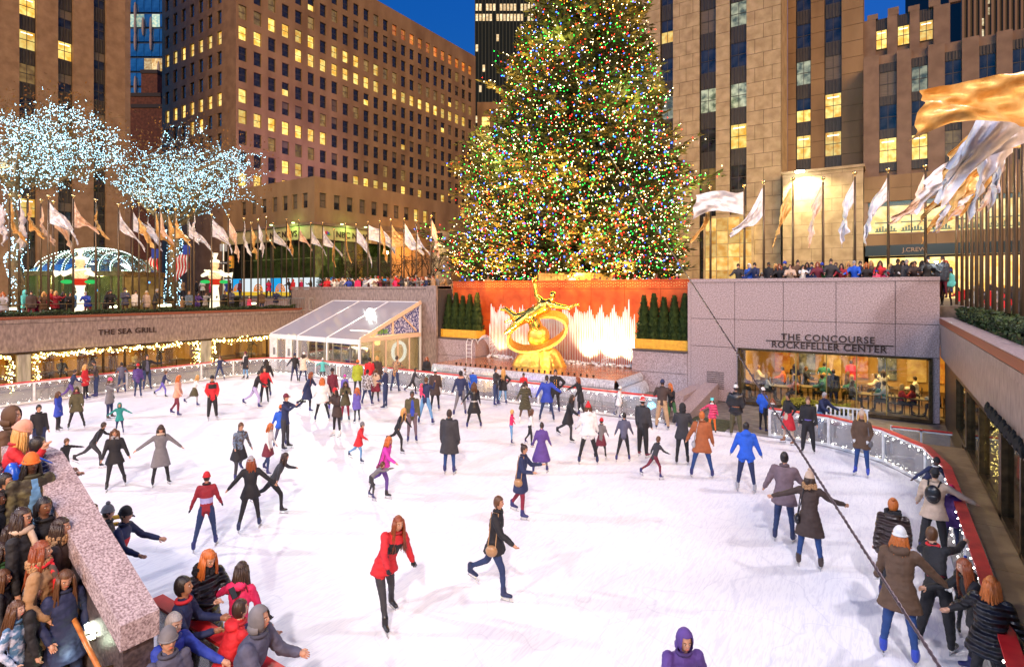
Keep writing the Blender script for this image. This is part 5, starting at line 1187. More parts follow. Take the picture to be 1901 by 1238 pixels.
# ------------------------------------------------------------------ flags on poles
SILK = noisy('silver_cloth', (.56, .54, .58), (.80, .79, .82), scale=3, rough=.5, metal=.1, bump=.5, bscale=5, detail=5)
GOLDK = noisy('gold_cloth', (.58, .30, .07), (.86, .55, .20), scale=3, rough=.45, metal=.2, bump=.5, bscale=5, detail=5)
PINKK = noisy('rose_cloth', (.66, .42, .28), (.84, .64, .50), scale=3, rough=.5, metal=.1, bump=.5, bscale=5, detail=5)
POLEM = plain('pole_bronze', (.13, .09, .055), .35, metal=.6)
BALLM = plain('gilt_ball', (1, .7, .3), .2, metal=1)
def flag_mesh(L, hoist, droop, dirx, seed, mat, name='flag', fold=.13, nx=40, ny=22):
    rnd = random.Random(seed); m = MB(); ph = rnd.random() * 6; k1 = rnd.uniform(5, 8); vs = []; x = z = 0.0; cx = [0.0]; cz = [0.0]
    for i in range(nx):
        t = i / nx; th = R(droop) + R(22) * math.sin(t * 3 + ph); x += L / nx * math.cos(th); z -= L / nx * math.sin(th); cx.append(x); cz.append(z)
    for i in range(nx + 1):
        t = i / nx; hh = hoist * (1 + .18 * math.sin(t * 4 + ph)) * (1 - (.62 + .2 * math.sin(ph)) * min(1, t * 1.4) * math.sin(R(droop)))
        for j in range(ny + 1):
            s = j / ny; y = fold * min(1, t * 3) * (math.sin(k1 * s + ph + t * 5) + .5 * math.sin(2.3 * k1 * s - t * 7 + ph * 2) + .28 * math.sin(4.1 * k1 * s + t * 17 + ph) + .22 * math.sin(t * 31 + s * 9 + ph)); xo = .06 * t * math.sin(k1 * 1.5 * s + ph)
            vs.append((dirx * (cx[i] + xo + s * .18 * t * hoist), y, cz[i] - s * hh - .04 * math.sin(t * 9 + s * 5)))
    m.add(vs, [(i * (ny + 1) + j, i * (ny + 1) + j + 1, (i + 1) * (ny + 1) + j + 1, (i + 1) * (ny + 1) + j) for i in range(nx) for j in range(ny)])
    return m.mesh(name, [mat] if not isinstance(mat, list) else mat, smooth=True)
pole_cache = {}
def flagpole(x, y, z0, ztop, label, mat, L, hoist, droop, dirx, yaw, seed, group, rp=.055):
    t = thing('flagpole', label, 'flagpole', (x, y, z0), yaw, group); h = ztop - z0; key = (round(h, 1), rp)
    if key not in pole_cache:
        a = MB(); a.tube([(0, 0, 0), (0, 0, h * .6), (0, 0, h)], [rp * 1.15, rp, rp * .7], 10); b = MB(); b.tube([(0, 0, h), (0, 0, h + .12)], .02, 6); b.ell((0, 0, h + .2), (.1, .1, .1), 10, 7)
        pole_cache[key] = (a.mesh('pole', [POLEM], True), b.mesh('finial', [BALLM], True))
    link('pole', pole_cache[key][0], t); link('finial', pole_cache[key][1], t)
    link('flag', flag_mesh(L, hoist, droop, dirx, seed, mat), t, (dirx * .06, 0, h - .12)); return t
cname = {id(SILK): 'silver white', id(GOLDK): 'gold', id(PINKK): 'rose gold'}
rf = random.Random(77)
lefts = [(-6, 368, 1), (18, 378, 0), (36, 372, 1), (52, 378, 0), (76, 384, 2), (90, 361, 1), (99, 388, 2), (136, 366, 2), (178, 376, 0), (220, 376, 1), (246, 400, 1), (258, 378, 0), (274, 404, 1), (288, 406, 0), (296, 384, 2), (312, 405, 0), (325, 392, 0), (349, 413, 1), (360, 392, 1), (393, 396, 1), (424, 404, 2), (453, 408, 1), (466, 422, 0), (479, 410, 1)]
for k, (u, v, c) in enumerate(lefts):
    y, dep = y_on(u, -43.0)
    x = -43.0
    if v - (VH - 5.5 * FPX / dep) > 8: x = -45.2; y, dep = y_on(u, x)
    if y > -.6: y = -.6
    mat = (GOLDK, SILK, PINKK)[c]
    flagpole(x, y, 3.8, 11.0 + rf.uniform(-.15, .15), 'flagpole with drooping %s flag on the left terrace, %s from the photo left edge' % (cname[id(mat)], ordinal(k)), mat, rf.uniform(1.9, 2.6), rf.uniform(1.25, 1.6), rf.uniform(58, 78), 1, YAW + rf.uniform(-.5, .5), k, 'flags along the left terrace')
mids = [(494, 408, 0), (507, 418, 1), (532, 411, 0), (555, 413, 2), (577, 418, 1), (599, 418, 1), (620, 430, 0), (641, 420, 0), (661, 421, 1), (683, 415, 1), (705, 415, 0), (726, 414, 0), (750, 412, 1), (773, 415, 1), (800, 405, 2)]
for k, (u, v, c) in enumerate(mids):
    x, dep = x_on(u, 2.9); mat = (GOLDK, SILK, PINKK)[c]
    big = u in (683, 726, 750)
    flagpole(x, 2.9, ZS, zof(v, dep), 'flagpole with %s flag behind the pavilion wall, %s from the left of its row' % (cname[id(mat)], ordinal(k)), mat, rf.uniform(2.2, 2.7), 1.5, 42 if big else rf.uniform(62, 80), 1, YAW + rf.uniform(-.3, .3), 60 + k, 'flags behind the pavilion wall')
rights = [(1319, 354, 0, 60), (1382, 352, 1, 18), (1418, 344, 1, 45), (1472, 341, 0, 62), (1528, 338, 2, 66), (1587, 330, 1, 76), (1649, 325, 1, 78), (1718, 318, 2, 48)]
for k, (u, v, c, dr) in enumerate(rights):
    x, dep = x_on(u, 2.6); mat = (GOLDK, SILK, PINKK)[c]
    flagpole(x, 2.6, ZS, zof(v, dep), 'flagpole with %s flag blown left over the concourse crowd, %s from the tree' % (cname[id(mat)], ordinal(k)), mat, 2.6, 1.35, dr, -1, YAW + rf.uniform(-.2, .2), 100 + k, 'flags over the concourse crowd', rp=.06)
us = [1776, 1786, 1795, 1804, 1813, 1822, 1833, 1845, 1858, 1871, 1885, 1899, 1916, 1936, 1962]
nears = {3: (0, 62), 5: (1, 40), 7: (0, 60), 9: (1, 70), 11: (0, 56), 12: (1, 58), 13: (1, 44), 14: (0, 27)}
for k, u in enumerate(us):
    y, dep = y_on(u, 1.15)
    c, dr = nears.get(k, (k % 3, 72)); mat = (GOLDK, SILK, PINKK)[c]
    big = dep < 15
    flagpole(1.15, y, 4.1, 10.8 + (.2 if k % 2 else 0), 'flagpole with %s flag on the right wall hedge, %s from the concourse corner' % (cname[id(mat)], ordinal(k)), mat, 2.9 if big else 2.4, 1.5, dr, -1, YAW + rf.uniform(-.35, .1), 130 + k, 'flags along the right wall', rp=.062)
# ------------------------------------------------------------------ people
CLR = dict(black=(.008, .007, .010), char=(.028, .027, .033), grey=(.16, .15, .16), mauve=(.15, .10, .12), lgrey=(.34, .33, .35), white=(.72, .70, .68), cream=(.62, .52, .40), tan=(.36, .20, .09),
           beige=(.52, .38, .28), brown=(.10, .05, .025), dbrown=(.045, .025, .02), olive=(.075, .065, .028), rust=(.33, .09, .025), red=(.55, .012, .02), dred=(.28, .01, .02), maroon=(.14, .012, .03), pink=(.75, .06, .16),
           hotpink=(.62, .015, .10), magenta=(.55, .03, .35), purple=(.09, .04, .22), violet=(.13, .10, .42), navy=(.012, .02, .075), blue=(.01, .09, .55), royal=(.02, .05, .38), jeans=(.014, .03, .10), ljeans=(.12, .28, .50), brightjeans=(.010, .045, .17),
           teal=(.01, .22, .20), turq=(.12, .60, .58), green=(.03, .12, .04), lime=(.32, .38, .02), yellow=(.55, .30, .02), orange=(.70, .14, .015), khaki=(.42, .27, .15), wine=(.20, .01, .03), skate=(.02, .022, .12), tanskate=(.30, .13, .06), slate=(.08, .08, .13), peach=(.70, .32, .22), lilac=(.4, .35, .6), steel=(.10, .14, .2))
HAIR = dict(black=(.012, .008, .008), dark=(.03, .015, .010), brown=(.085, .034, .012), auburn=(.20, .045, .012), ginger=(.42, .11, .02), blonde=(.50, .27, .08), grey=(.28, .26, .26), white=(.6, .58, .55))
SKIN = [(.52, .27, .17), (.60, .34, .23), (.40, .19, .10), (.17, .07, .035), (.07, .028, .015), (.64, .39, .29)]
def C_(c): return CLR[c] if isinstance(c, str) else c
POSES = {  # lean, tilt, legs(left image side, right): (fwd, side, knee), arms: (fwd, side, elbow, inward)
 'stand': dict(legs=((0, 4, 2), (4, 4, 4)), arms=((4, 8, 12, 0), (4, 8, 12, 0))),
 'relax': dict(legs=((6, 5, 8), (-3, 6, 2)), arms=((10, 10, 25, 8), (-5, 10, 15, 0))),
 'skate': dict(lean=8, legs=((14, 8, 14), (-12, 12, 18)), arms=((8, 16, 18, 0), (-6, 20, 18, 0))),
 'stride': dict(lean=16, legs=((26, 6, 26), (-30, 12, 22)), arms=((28, 18, 30, 6), (-28, 22, 20, 0))),
 'lunge': dict(lean=30, legs=((36, 6, 34), (-42, 14, 18)), arms=((-20, 62, 8, 0), (20, 40, 30, 0))),
 'wide': dict(lean=5, legs=((5, 14, 6), (2, 14, 6)), arms=((2, 16, 14, 0), (2, 16, 14, 0))),
 'spread': dict(lean=6, legs=((4, 9, 8), (6, 9, 10)), arms=((0, 58, 6, 0), (0, 44, 6, 0))),
 'armsout': dict(lean=4, legs=((3, 7, 5), (5, 7, 6)), arms=((25, 52, 10, 0), (25, 52, 10, 0))),
 'photo': dict(lean=3, legs=((4, 7, 4), (2, 7, 4)), arms=((62, 12, 62, 18), (66, 12, 58, 18))),
 'phone': dict(lean=6, head=28, legs=((3, 5, 4), (3, 5, 4)), arms=((26, 12, 82, 30), (26, 12, 82, 30))),
 'hip': dict(lean=2, legs=((3, 5, 4), (-4, 9, 4)), arms=((0, 48, 55, 82), (4, 10, 12, 0))),
 'hip2': dict(lean=2, legs=((3, 9, 4), (-4, 5, 4)), arms=((4, 10, 12, 0), (0, 48, 55, 82))),
 'pocket': dict(legs=((2, 5, 3), (4, 5, 4)), arms=((-8, 16, 48, 30), (-8, 16, 48, 30))),
 'rail': dict(lean=12, legs=((4, 7, 4), (-6, 8, 4)), arms=((30, 22, 36, 14), (30, 22, 36, 14))),
 'leanrail': dict(lean=30, head=-10, legs=((6, 7, 4), (-4, 8, 4)), arms=((22, 14, 66, 34), (22, 14, 66, 34))),
 'bend': dict(lean=48, head=-10, legs=((20, 8, 22), (-8, 10, 12)), arms=((70, 14, 20, 6), (60, 12, 20, 6))),
 'rarm': dict(lean=8, legs=((6, 7, 8), (-6, 9, 8)), arms=((6, 14, 18, 0), (4, 72, 8, 0))),
 'larm': dict(lean=8, legs=((6, 7, 8), (-6, 9, 8)), arms=((4, 72, 8, 0), (6, 14, 18, 0))),
 'wave': dict(legs=((3, 5, 3), (3, 5, 3)), arms=((4, 10, 15, 0), (30, 80, 90, -10))),
 'point': dict(legs=((3, 5, 3), (3, 5, 3)), arms=((88, 4, 4, 0), (6, 10, 20, 0))),
 'folded': dict(legs=((3, 5, 3), (3, 5, 3)), arms=((22, 12, 98, 52), (22, 12, 92, 50))),
 'sit': dict(lean=6, legs=((84, 8, 84), (84, 8, 80)), arms=((30, 12, 50, 20), (30, 12, 50, 20))),
}
def dirv(fwd, side, s): f, a = R(fwd), R(side); return Vector((s * math.sin(a), -math.sin(f) * math.cos(a), -math.cos(f) * math.cos(a)))
_hm = {}
def get_mats(sk, top, bot, shoe, kind, kindb):
    return [cloth(sk, 'skin'), cloth(top, kind), cloth(bot, kindb), cloth(shoe, 'leather')]
def body_mesh(H=1.72, pose='stand', coat=0.0, bulk=1.0, flare=1.0, voxel=.03, female=False, glove=False, skirt=0.0, detail=False, front=False, band=None, skates=True, hood_down=False, turn=0, bare=False, **ov):
    P = dict(POSES[pose]); P.update(ov); lean, tilt, hd = R(P.get('lean', 0)), R(P.get('tilt', 0)), R(P.get('head', 4))
    m = MB(); segs = []   # (p0,p1,r0,r1,label) 0 skin 1 top 2 bottom 3 shoe
    def cap(p0, p1, r0, r1, lab, n=10, add=True):
        p0, p1 = Vector(p0), Vector(p1)
        if add: m.tube([p0, p1], [r0, r1], n); m.ell(p0, (r0,) * 3, n, 6); m.ell(p1, (r1,) * 3, n, 6)
        segs.append((p0, p1, r0, r1, lab))
    U = Vector((math.sin(tilt), -math.sin(lean) * math.cos(tilt), math.cos(lean) * math.cos(tilt))); X = Vector((math.cos(tilt), 0, -math.sin(tilt))); Yv = U.cross(X)
    W = .93 if female else 1.0; hb = (1.12 if coat or bulk > 1 else 1.0) * bulk
    legs = []; low = 0
    for s, lg in ((-1, P['legs'][0]), (1, P['legs'][1])):
        hip = Vector((s * .050 * H, 0, -.01 * H)); kn = hip + dirv(lg[0], lg[1], s) * (.245 * H); an = kn + dirv(lg[0] - lg[2], lg[1] * .8, s) * (.235 * H); legs.append((hip, kn, an, lg)); low = min(low, an.z)
    Pz = -low + .045 * H + (.055 if skates else 0)
    O = Vector((0, 0, Pz)); ankles = []
    kb = 1.0 if not P.get('wideleg') else 1.35
    for (hip, kn, an, lg), s in zip(legs, (-1, 1)):
        hip, kn, an = hip + O, kn + O, an + O; thk = (.056 if not female else .052) * H; shl = .030 * H * kb
        cap(hip, kn, thk, .037 * H * kb, 2); cap(kn, an + Vector((0, 0, .03 * H)), .036 * H * kb, shl * .85, 2)
        foot = Vector((s * .18 + math.sin(R(turn)), -1, 0)).normalized(); tip = -max(0, (lg[2] - lg[0]) * .012) ; foot.z = tip; foot.normalize()
        cap(an + Vector((0, 0, .05 * H if skates else .02 * H)), an, .032 * H, .030 * H, 3)
        cap(an + Vector((0, .012, -.012 * H)), an + foot * .085 * H + Vector((0, 0, -.016 * H)), .028 * H, .021 * H, 3); ankles.append((an, foot))
    pel = O; sh_c = pel + U * .315 * H; nb_ = pel + U * .345 * H
    prof = [(-.035, .088, .066), (.03, .094 if female else .09, .068), (.10, .074 if female else .082, .058), (.18, .088 * W, .068), (.25, .098 * W, .066), (.30, .092 * W, .052), (.335, .045, .038)]
    rings = []
    for t, a, b in prof: rings.append((pel + U * t * H, X * a * H * hb, Yv * b * H * hb))
    m.rings(rings, 14)
    for (t0, a0, b0), (t1, a1, b1) in zip(prof, prof[1:]):
        lab = 1 if (t0 >= .03 or coat > 0) else 1 if t0 > -.03 else 2
        for sx in (-.5, .5, 0): segs.append((pel + U * t0 * H + X * sx * a0 * H, pel + U * t1 * H + X * sx * a1 * H, b0 * H * hb, b1 * H * hb, lab))
    segs.append((pel - U * .02 * H, pel + U * .02 * H, .09 * H, .09 * H, 1 if not P.get('tucked') else 2))
    def skirtf(h, lab, fl):
        if lab == 1 and not P.get('dress'): h = h * .82; fl = fl * .35
        k0 = (legs[0][1] + legs[1][1]) / 2 + O; ax = (k0 - pel); ax.x *= .5; ax.y *= .6; ax = ax.normalized(); spread = abs(legs[0][1].x - legs[1][1].x) / 2; spr_y = abs(legs[0][1].y - legs[1][1].y) / 2
        q = pel + U * .06 * H; rr = []
        for i in range(5):
            t = i / 4; c = q.lerp(pel + ax * h * H, t); rr.append((c, Vector(((.088 + (.022 + .03 * fl) * t * h / .25 * .8) * H * hb + spread * t * .42, 0, 0)), Vector((0, (.066 + (.015 + .04 * fl) * t * h / .25 * .8) * H * hb + spr_y * t * .4, 0))))
            if i:
                a, b = rr[i - 1], rr[i]
                for sx in (-.62, 0, .62): segs.append((a[0] + a[1] * sx, b[0] + b[1] * sx, a[2].length * .98, b[2].length * .98, lab, 1))
        m.rings(rr, 16)
    if coat: skirtf(coat, 1, flare)
    if skirt: skirtf(skirt, 1 if P.get('dress') else 4, flare)
    hands = []
    for s, ar in ((-1, P['arms'][0]), (1, P['arms'][1])):
        sh = sh_c + X * s * (.094 * W * H * (.5 + .5 * hb)) - U * .018 * H; d1 = dirv(ar[0] + math.degrees(lean) * .4, ar[1], s); el = sh + d1 * .165 * H
        d2 = dirv(ar[0] + math.degrees(lean) * .4 + ar[2] if ar[3] < 60 else ar[0], ar[1] - ar[3] if ar[3] < 60 else ar[1] - ar[3] * 1.05, s); wr = el + d2 * .14 * H; r = H * (.031 if female else .034) * (.55 + .45 * hb) * (1.12 if hb > 1.05 else 1)
        cap(sh, el, r * 1.15, r * .92, 1); cap(el, wr, r * .92, r * .74, 1)
        hc = wr + d2 * .035 * H; lab = 0 if not glove else 5
        cap(wr + d2 * .008 * H, wr + d2 * .018 * H, .017 * H, .016 * H, lab, 8)
        if detail:
            n = Vector((0, -1, 0)); sd = d2.cross(n); sd = sd.normalized() if sd.length > .1 else Vector((1, 0, 0))
            cap(wr + d2 * .02 * H, wr + d2 * .05 * H, .0165 * H, .020 * H, lab, 8)
        else:
            m.ell(hc + d2 * .012 * H, (.020 * H,) * 3, 8, 6); segs.append((hc, hc + d2 * .035 * H, .02 * H, .017 * H, lab)); m.tube([hc, hc + d2 * .05 * H], [.019 * H, .011 * H], 7)
        hands.append((wr, d2))
    # neck and head
    neck = nb_ + Vector((0, 0, 0)); hdir = Vector((U.x * .5, U.y * .45 - math.sin(hd) * .55, max(.4, U.z))).normalized(); hc = neck + hdir * .088 * H
    cap(neck - U * .01 * H, neck + hdir * .05 * H, .034 * H, .030 * H, 0); hk = 1.0 if H > 1.45 else 1.0 + (1.45 - H) * .55
    nod = Matrix.Rotation(hd * .8 + lean * .3, 3, 'X'); yaw = Matrix.Rotation(R(P.get('look', 0)), 3, 'Z'); HM = yaw @ nod
    a, b, c = .0420 * H * hk, .0505 * H * hk, .064 * H * hk
    def hp(x, y, z): return hc + HM @ Vector((x * a, y * b, z * c))
    m.ell(hc, (a, b, c), 14, 10, M=HM); m.ell(hp(0, -.32, -.45), (a * .72, b * .62, c * .52), 12, 8, M=HM)
    m.ell(hp(0, -1.02, -.12), (a * .19, b * .22, c * .22), 8, 6, M=HM); m.ell(hp(0, -.62, .22), (a * .72, b * .38, c * .16), 8, 6, M=HM)
    for s in (-1, 1): m.ell(hp(s * 1.0, .1, -.05), (a * .14, b * .2, c * .24), 7, 5, M=HM)
    segs.append((hp(0, .05, .3), hp(0, -.3, -.5), a * 1.25, a, 0))
    if hood_down:
        m.ell(neck + Vector((0, .050 * H, -.005 * H)), (.075 * H, .05 * H, .035 * H), 12, 8, M=Matrix.Rotation(-.5, 3, 'X')); segs.append((neck + Vector((-.03 * H, .06 * H, 0)), neck + Vector((.03 * H, .06 * H, 0)), .05 * H, .05 * H, 1))
    # remesh
    me0 = m.mesh('tmp'); o = bpy.data.objects.new('tmp', me0); rm_ = o.modifiers.new('r', 'REMESH'); rm_.mode = 'VOXEL'; rm_.voxel_size = voxel
    s_ = o.modifiers.new('s', 'SMOOTH'); s_.iterations = 1; s_.factor = .5
    me = baked(o); bpy.data.objects.remove(o); bpy.data.meshes.remove(me0)
    n = len(me.polygons); cen = np.empty(n * 3, np.float32); me.polygons.foreach_get('center', cen); cen = cen.reshape(-1, 3); best = np.full(n, 1e9); lab = np.zeros(n, int)
    for sg in segs:
        p0, p1, r0, r1, l = sg[:5]; p0, p1 = np.array(p0), np.array(p1); d = p1 - p0; L2 = max(1e-9, d @ d); tr_ = ((cen - p0) @ d) / L2; t = np.clip(tr_, 0, 1); dist = np.linalg.norm(cen - p0 - t[:, None] * d, axis=1) - (r0 + (r1 - r0) * t)
        if len(sg) > 5: dist = dist + np.maximum(0, tr_ - 1) * math.sqrt(L2) * 6
        w = dist < best; best[w] = dist[w]; lab[w] = l
    me.name = 'body'
    rel = cen - np.array(pel); al = rel @ np.array(U) / H; sx_ = np.abs(rel @ np.array(X)) / H; fy = rel @ np.array(Yv)
    if front: lab[(lab == 1) & (al > .0) & (al < .325) & (sx_ < .030 + .012 * np.sin(al * 14)) & (fy < -.02 * H)] = 4
    if band: lab[(lab == 1) & (al > band[0]) & (al < band[1]) & (sx_ < .098)] = 4
    if detail:   # hands with five separate bent fingers, same mesh
        bmx = bmesh.new(); bmx.from_mesh(me); nf0 = len(bmx.faces)
        f = MB()
        for (wr, d2), s in zip(hands, (-1, 1)):
            palm = wr + d2 * .045 * H; n_ = Vector((0, -1, -.3)).normalized(); sd = d2.cross(n_); sd = sd.normalized() if sd.length > .1 else Vector((1, 0, 0)); nn = sd.cross(d2).normalized()
            if nn.y > 0: nn = -nn
            for q in range(4):
                b0 = palm + sd * (q - 1.5) * .0105 * H; Lf = (.038, .045, .042, .034)[q] * H; p1 = b0 + d2 * Lf * .45 + nn * Lf * .08; p2 = p1 + (d2 * .8 + nn * .5).normalized() * Lf * .33; p3 = p2 + (d2 * .45 + nn * .8).normalized() * Lf * .25
                f.tube([b0 - d2 * .01, p1, p2, p3], [.0052 * H, .005 * H, .0045 * H, .0032 * H], 6)
            b0 = wr + d2 * .022 * H + sd * s * .014 * H; f.tube([b0, b0 + (d2 * .6 + sd * s * .6 + nn * .4).normalized() * .02 * H, b0 + (d2 * .9 + sd * s * .45 + nn * .6).normalized() * .036 * H], [.0062 * H, .0056 * H, .004 * H], 6)
        off = len(f.v); fm = f.mesh('t'); bmx.from_mesh(fm); bmx.to_mesh(me); nn_ = len(me.polygons) - nf0; bmx.free(); lab = np.concatenate([lab, np.full(nn_, 0 if not glove else 5)])
    info = dict(H=H, hc=hc, HM=HM, abc=(a, b, c), neck=neck, U=U, X=X, Y=Yv, pel=pel, sh=sh_c, ankles=ankles, hands=hands, hb=hb)
    if voxel < .024:   # cloth folds on near figures
        from mathutils import noise as nz
        nv = len(me.vertices); mk = np.zeros(nv); co = np.empty(nv * 3, np.float32); me.vertices.foreach_get('co', co); co = co.reshape(-1, 3); no = np.empty(nv * 3, np.float32); me.vertices.foreach_get('normal', no); no = no.reshape(-1, 3)
        for p, l in zip(me.polygons, lab):
            if l in (1, 2, 4):
                for vi in p.vertices: mk[vi] = 1 if l != 2 else .6
        o3 = H * 7.3; dsp = np.array([(nz.noise(Vector((q[0] * 9 + o3, q[1] * 9, q[2] * 17))) * .011 + abs(nz.noise(Vector((q[0] * 16 - q[2] * 14, q[1] * 16 + o3, q[2] * 26 + q[0] * 10)))) * -.010) if w_ else 0 for q, w_ in zip(co, mk)])
        co += no * (dsp * mk)[:, None]; me.vertices.foreach_set('co', co.ravel())
    me.polygons.foreach_set('material_index', lab.astype(np.int32)); me.polygons.foreach_set('use_smooth', np.ones(len(me.polygons), bool)); me.update()
    return me, info
def hair_part(t, info, style, color, near=False, seed=0, under=False):
    a, b, c = [q * (.92 if under else 1) for q in info['abc']]; hc, HM = info['hc'], info['HM']; M_ = cloth(color, 'hair'); rnd = random.Random(seed); m = MB(); H = info['H']
    if style == 'none': return
    def keep(q): return not (q.y < -.30 and q.z < .42) and q.z > -.62 and not (q.z < -.15 and q.y < .12)
    m.ell(hc, (a * 1.13, b * 1.12, c * 1.12), 16 if near else 12, 12 if near else 8, M=HM, keep=keep)
    m.ell(hc + HM @ Vector((0, b * .12, c * .12)), (a * 1.06, b * 1.0, c * 1.03), 12, 8, M=HM)
    if style in ('long', 'mid', 'wild'):
        L = {'long': .24, 'mid': .13, 'wild': .26}[style] * H; n = 150 if near else 20
        for i in range(n):
            an = rnd.uniform(-.55, math.pi + .55); w = 1.0 + rnd.uniform(-.06, .10)
            p0 = hc + HM @ Vector((math.cos(an) * a * w, math.sin(an) * b * w, c * rnd.uniform(-.1, .75) * .8)); fan = .55 if style != 'wild' else 1.1
            out = Vector((math.cos(an), max(.1, math.sin(an)), 0)); q1 = p0 + out * .012 * H + Vector((0, 0, -.055 * H)); q1.y = max(q1.y, hc.y - b * .75)
            l = L * rnd.uniform(.75, 1.1); q2 = q1 + Vector((math.cos(an) * .02 * fan, .018, -1 * l * .5)) + Vector((rnd.gauss(0, .012), rnd.gauss(0, .008), 0)); q3 = q1 + Vector((math.cos(an) * .045 * fan, .03, -l)) + Vector((rnd.gauss(0, .02), rnd.gauss(0, .01), 0))
            r = (.0062 if near else .016) * H * rnd.uniform(.7, 1.15); m.tube([p0, q1, q2, q3], [r, r * 1.15, r, r * .3], 4 if not near else 5)
    if style == 'bun': m.ell(hc + HM @ Vector((0, b * .75, c * .95)), (a * .55, a * .55, a * .5), 10, 7)
    if style == 'pony':
        p = hc + HM @ Vector((0, b * 1.1, c * .3)); m.tube([p, p + Vector((0, .03, -.03)) * H, p + Vector((0, .035, -.10)) * H, p + Vector((0, .03, -.15)) * H], [.014 * H, .02 * H, .018 * H, .005 * H], 7)
    m.build('hair', M_, t, smooth=True)
def hat_part(t, info, kind, color, color2=None):
    a, b, c = info['abc']; hc, HM = info['hc'], info['HM']; m = MB(); H = info['H']; mat = cloth(color, 'cloth')
    if kind == 'hood':
        m.ell(hc + HM @ Vector((0, b * .12, 0)), (a * 1.38, b * 1.3, c * 1.28), 14, 10, M=HM, keep=lambda q: not (q.y < -.62 and -.8 < q.z < .62)); m.ell(hc + HM @ Vector((0, b * .3, -c * .75)), (a * 1.5, b * 1.2, c * .7), 12, 7, keep=lambda q: q.y > -.5); m.build('hood', cloth(color, color2 or 'cloth'), t, smooth=True); return
    m.ell(hc + HM @ Vector((0, b * .08, c * .18)), (a * 1.17, b * 1.15, c * (1.14 if kind != 'slouch' else 1.3)), 14, 10, M=HM, keep=lambda q: q.z > -.05)
    ring = [hc + HM @ Vector((a * 1.13 * math.cos(t_), b * (.08 + 1.1 * math.sin(t_)), c * .16)) for t_ in [i * .4488 for i in range(15)]]
    if kind in ('beanie', 'pom', 'slouch', 'striped'): m.tube(ring, .0085 * H, 6, 1 if color2 else 0)
    if kind == 'cap':
        v = [hc + HM @ Vector((a * x, b * y, c * .28)) for x, y in ((-.9, -.8), (-.7, -1.5), (0, -1.75), (.7, -1.5), (.9, -.8))]; m.add([*v, *[p + Vector((0, 0, .006 * H)) for p in v]], [(0, 1, 2, 3, 4), (9, 8, 7, 6, 5), (0, 5, 6, 1), (1, 6, 7, 2), (2, 7, 8, 3), (3, 8, 9, 4)])
    if kind in ('pom', 'striped'): m.ell(hc + HM @ Vector((0, b * .1, c * 1.42)), (.022 * H,) * 3, 9, 6, 1 if color2 else 0)
    if kind == 'ears': [m.ell(hc + HM @ Vector((s * a * .9, 0, c * 1.15)), (.014 * H,) * 3, 7, 5) for s in (-1, 1)]
    if kind == 'striped':
        ring2 = [p + HM @ Vector((0, 0, c * .45)) * 1 - (p - hc) * .16 for p in ring]; m.tube(ring2, .008 * H, 6, 1)
    m.build('hat', [mat, cloth(color2 or color)], t, smooth=True)
def face_part(t, info, sk, near):
    a, b, c = info['abc']; hc, HM = info['hc'], info['HM']
    def hp(x, y, z): return hc + HM @ Vector((x * a, y * b, z * c))
    ew = plain('eye_white', (.75, .72, .7), .3) if 'eye_white' not in bpy.data.materials else bpy.data.materials['eye_white']; ei = bpy.data.materials.get('iris') or plain('iris', (.02, .012, .008), .2); lp = bpy.data.materials.get('lips_%d' % sk) or plain('lips_%d' % sk, [x * y for x, y in zip(SKIN[sk], (1.05, .45, .45))], .4)
    for s in (-1, 1):
        m = MB()
        if near: m.ell(hp(s * .37, -.87, .05), (a * .15, b * .07, c * .05), 8, 6, 0, M=HM)
        m.ell(hp(s * .37, -.93 if near else -.90, .05), (a * (.08 if near else .15), b * .04, c * .055), 7, 5, 1, M=HM); m.tube([hp(s * .16, -.98, .22), hp(s * .38, -.96, .28), hp(s * .6, -.78, .22)], a * .035, 5, 1); m.build('eye', [ew, ei], t, smooth=True)
    m = MB(); m.ell(hp(0, -.93, -.50), (a * .34, b * .08, c * .065), 8, 5, M=HM); m.build('mouth', lp, t, smooth=True)
def blade_part(t, info, lace=(.75, .75, .78)):
    for an, f in info['ankles']:
        m = MB(); H = info['H']; base = an + Vector((0, 0, -.045 * H)); m.obox(base - f * .035 * H + Vector((0, 0, -.045)), base + f * .115 * H + Vector((0, 0, -.045)), .006, .02); m.obox(base - f * .02 * H, base - f * .02 * H + Vector((0, 0, -.045)), .02, .02, up=(0, 1, 0)); m.obox(base + f * .07 * H, base + f * .07 * H + Vector((0, 0, -.045)), .02, .02, up=(0, 1, 0)); m.build('skate_blade', STEEL, t)
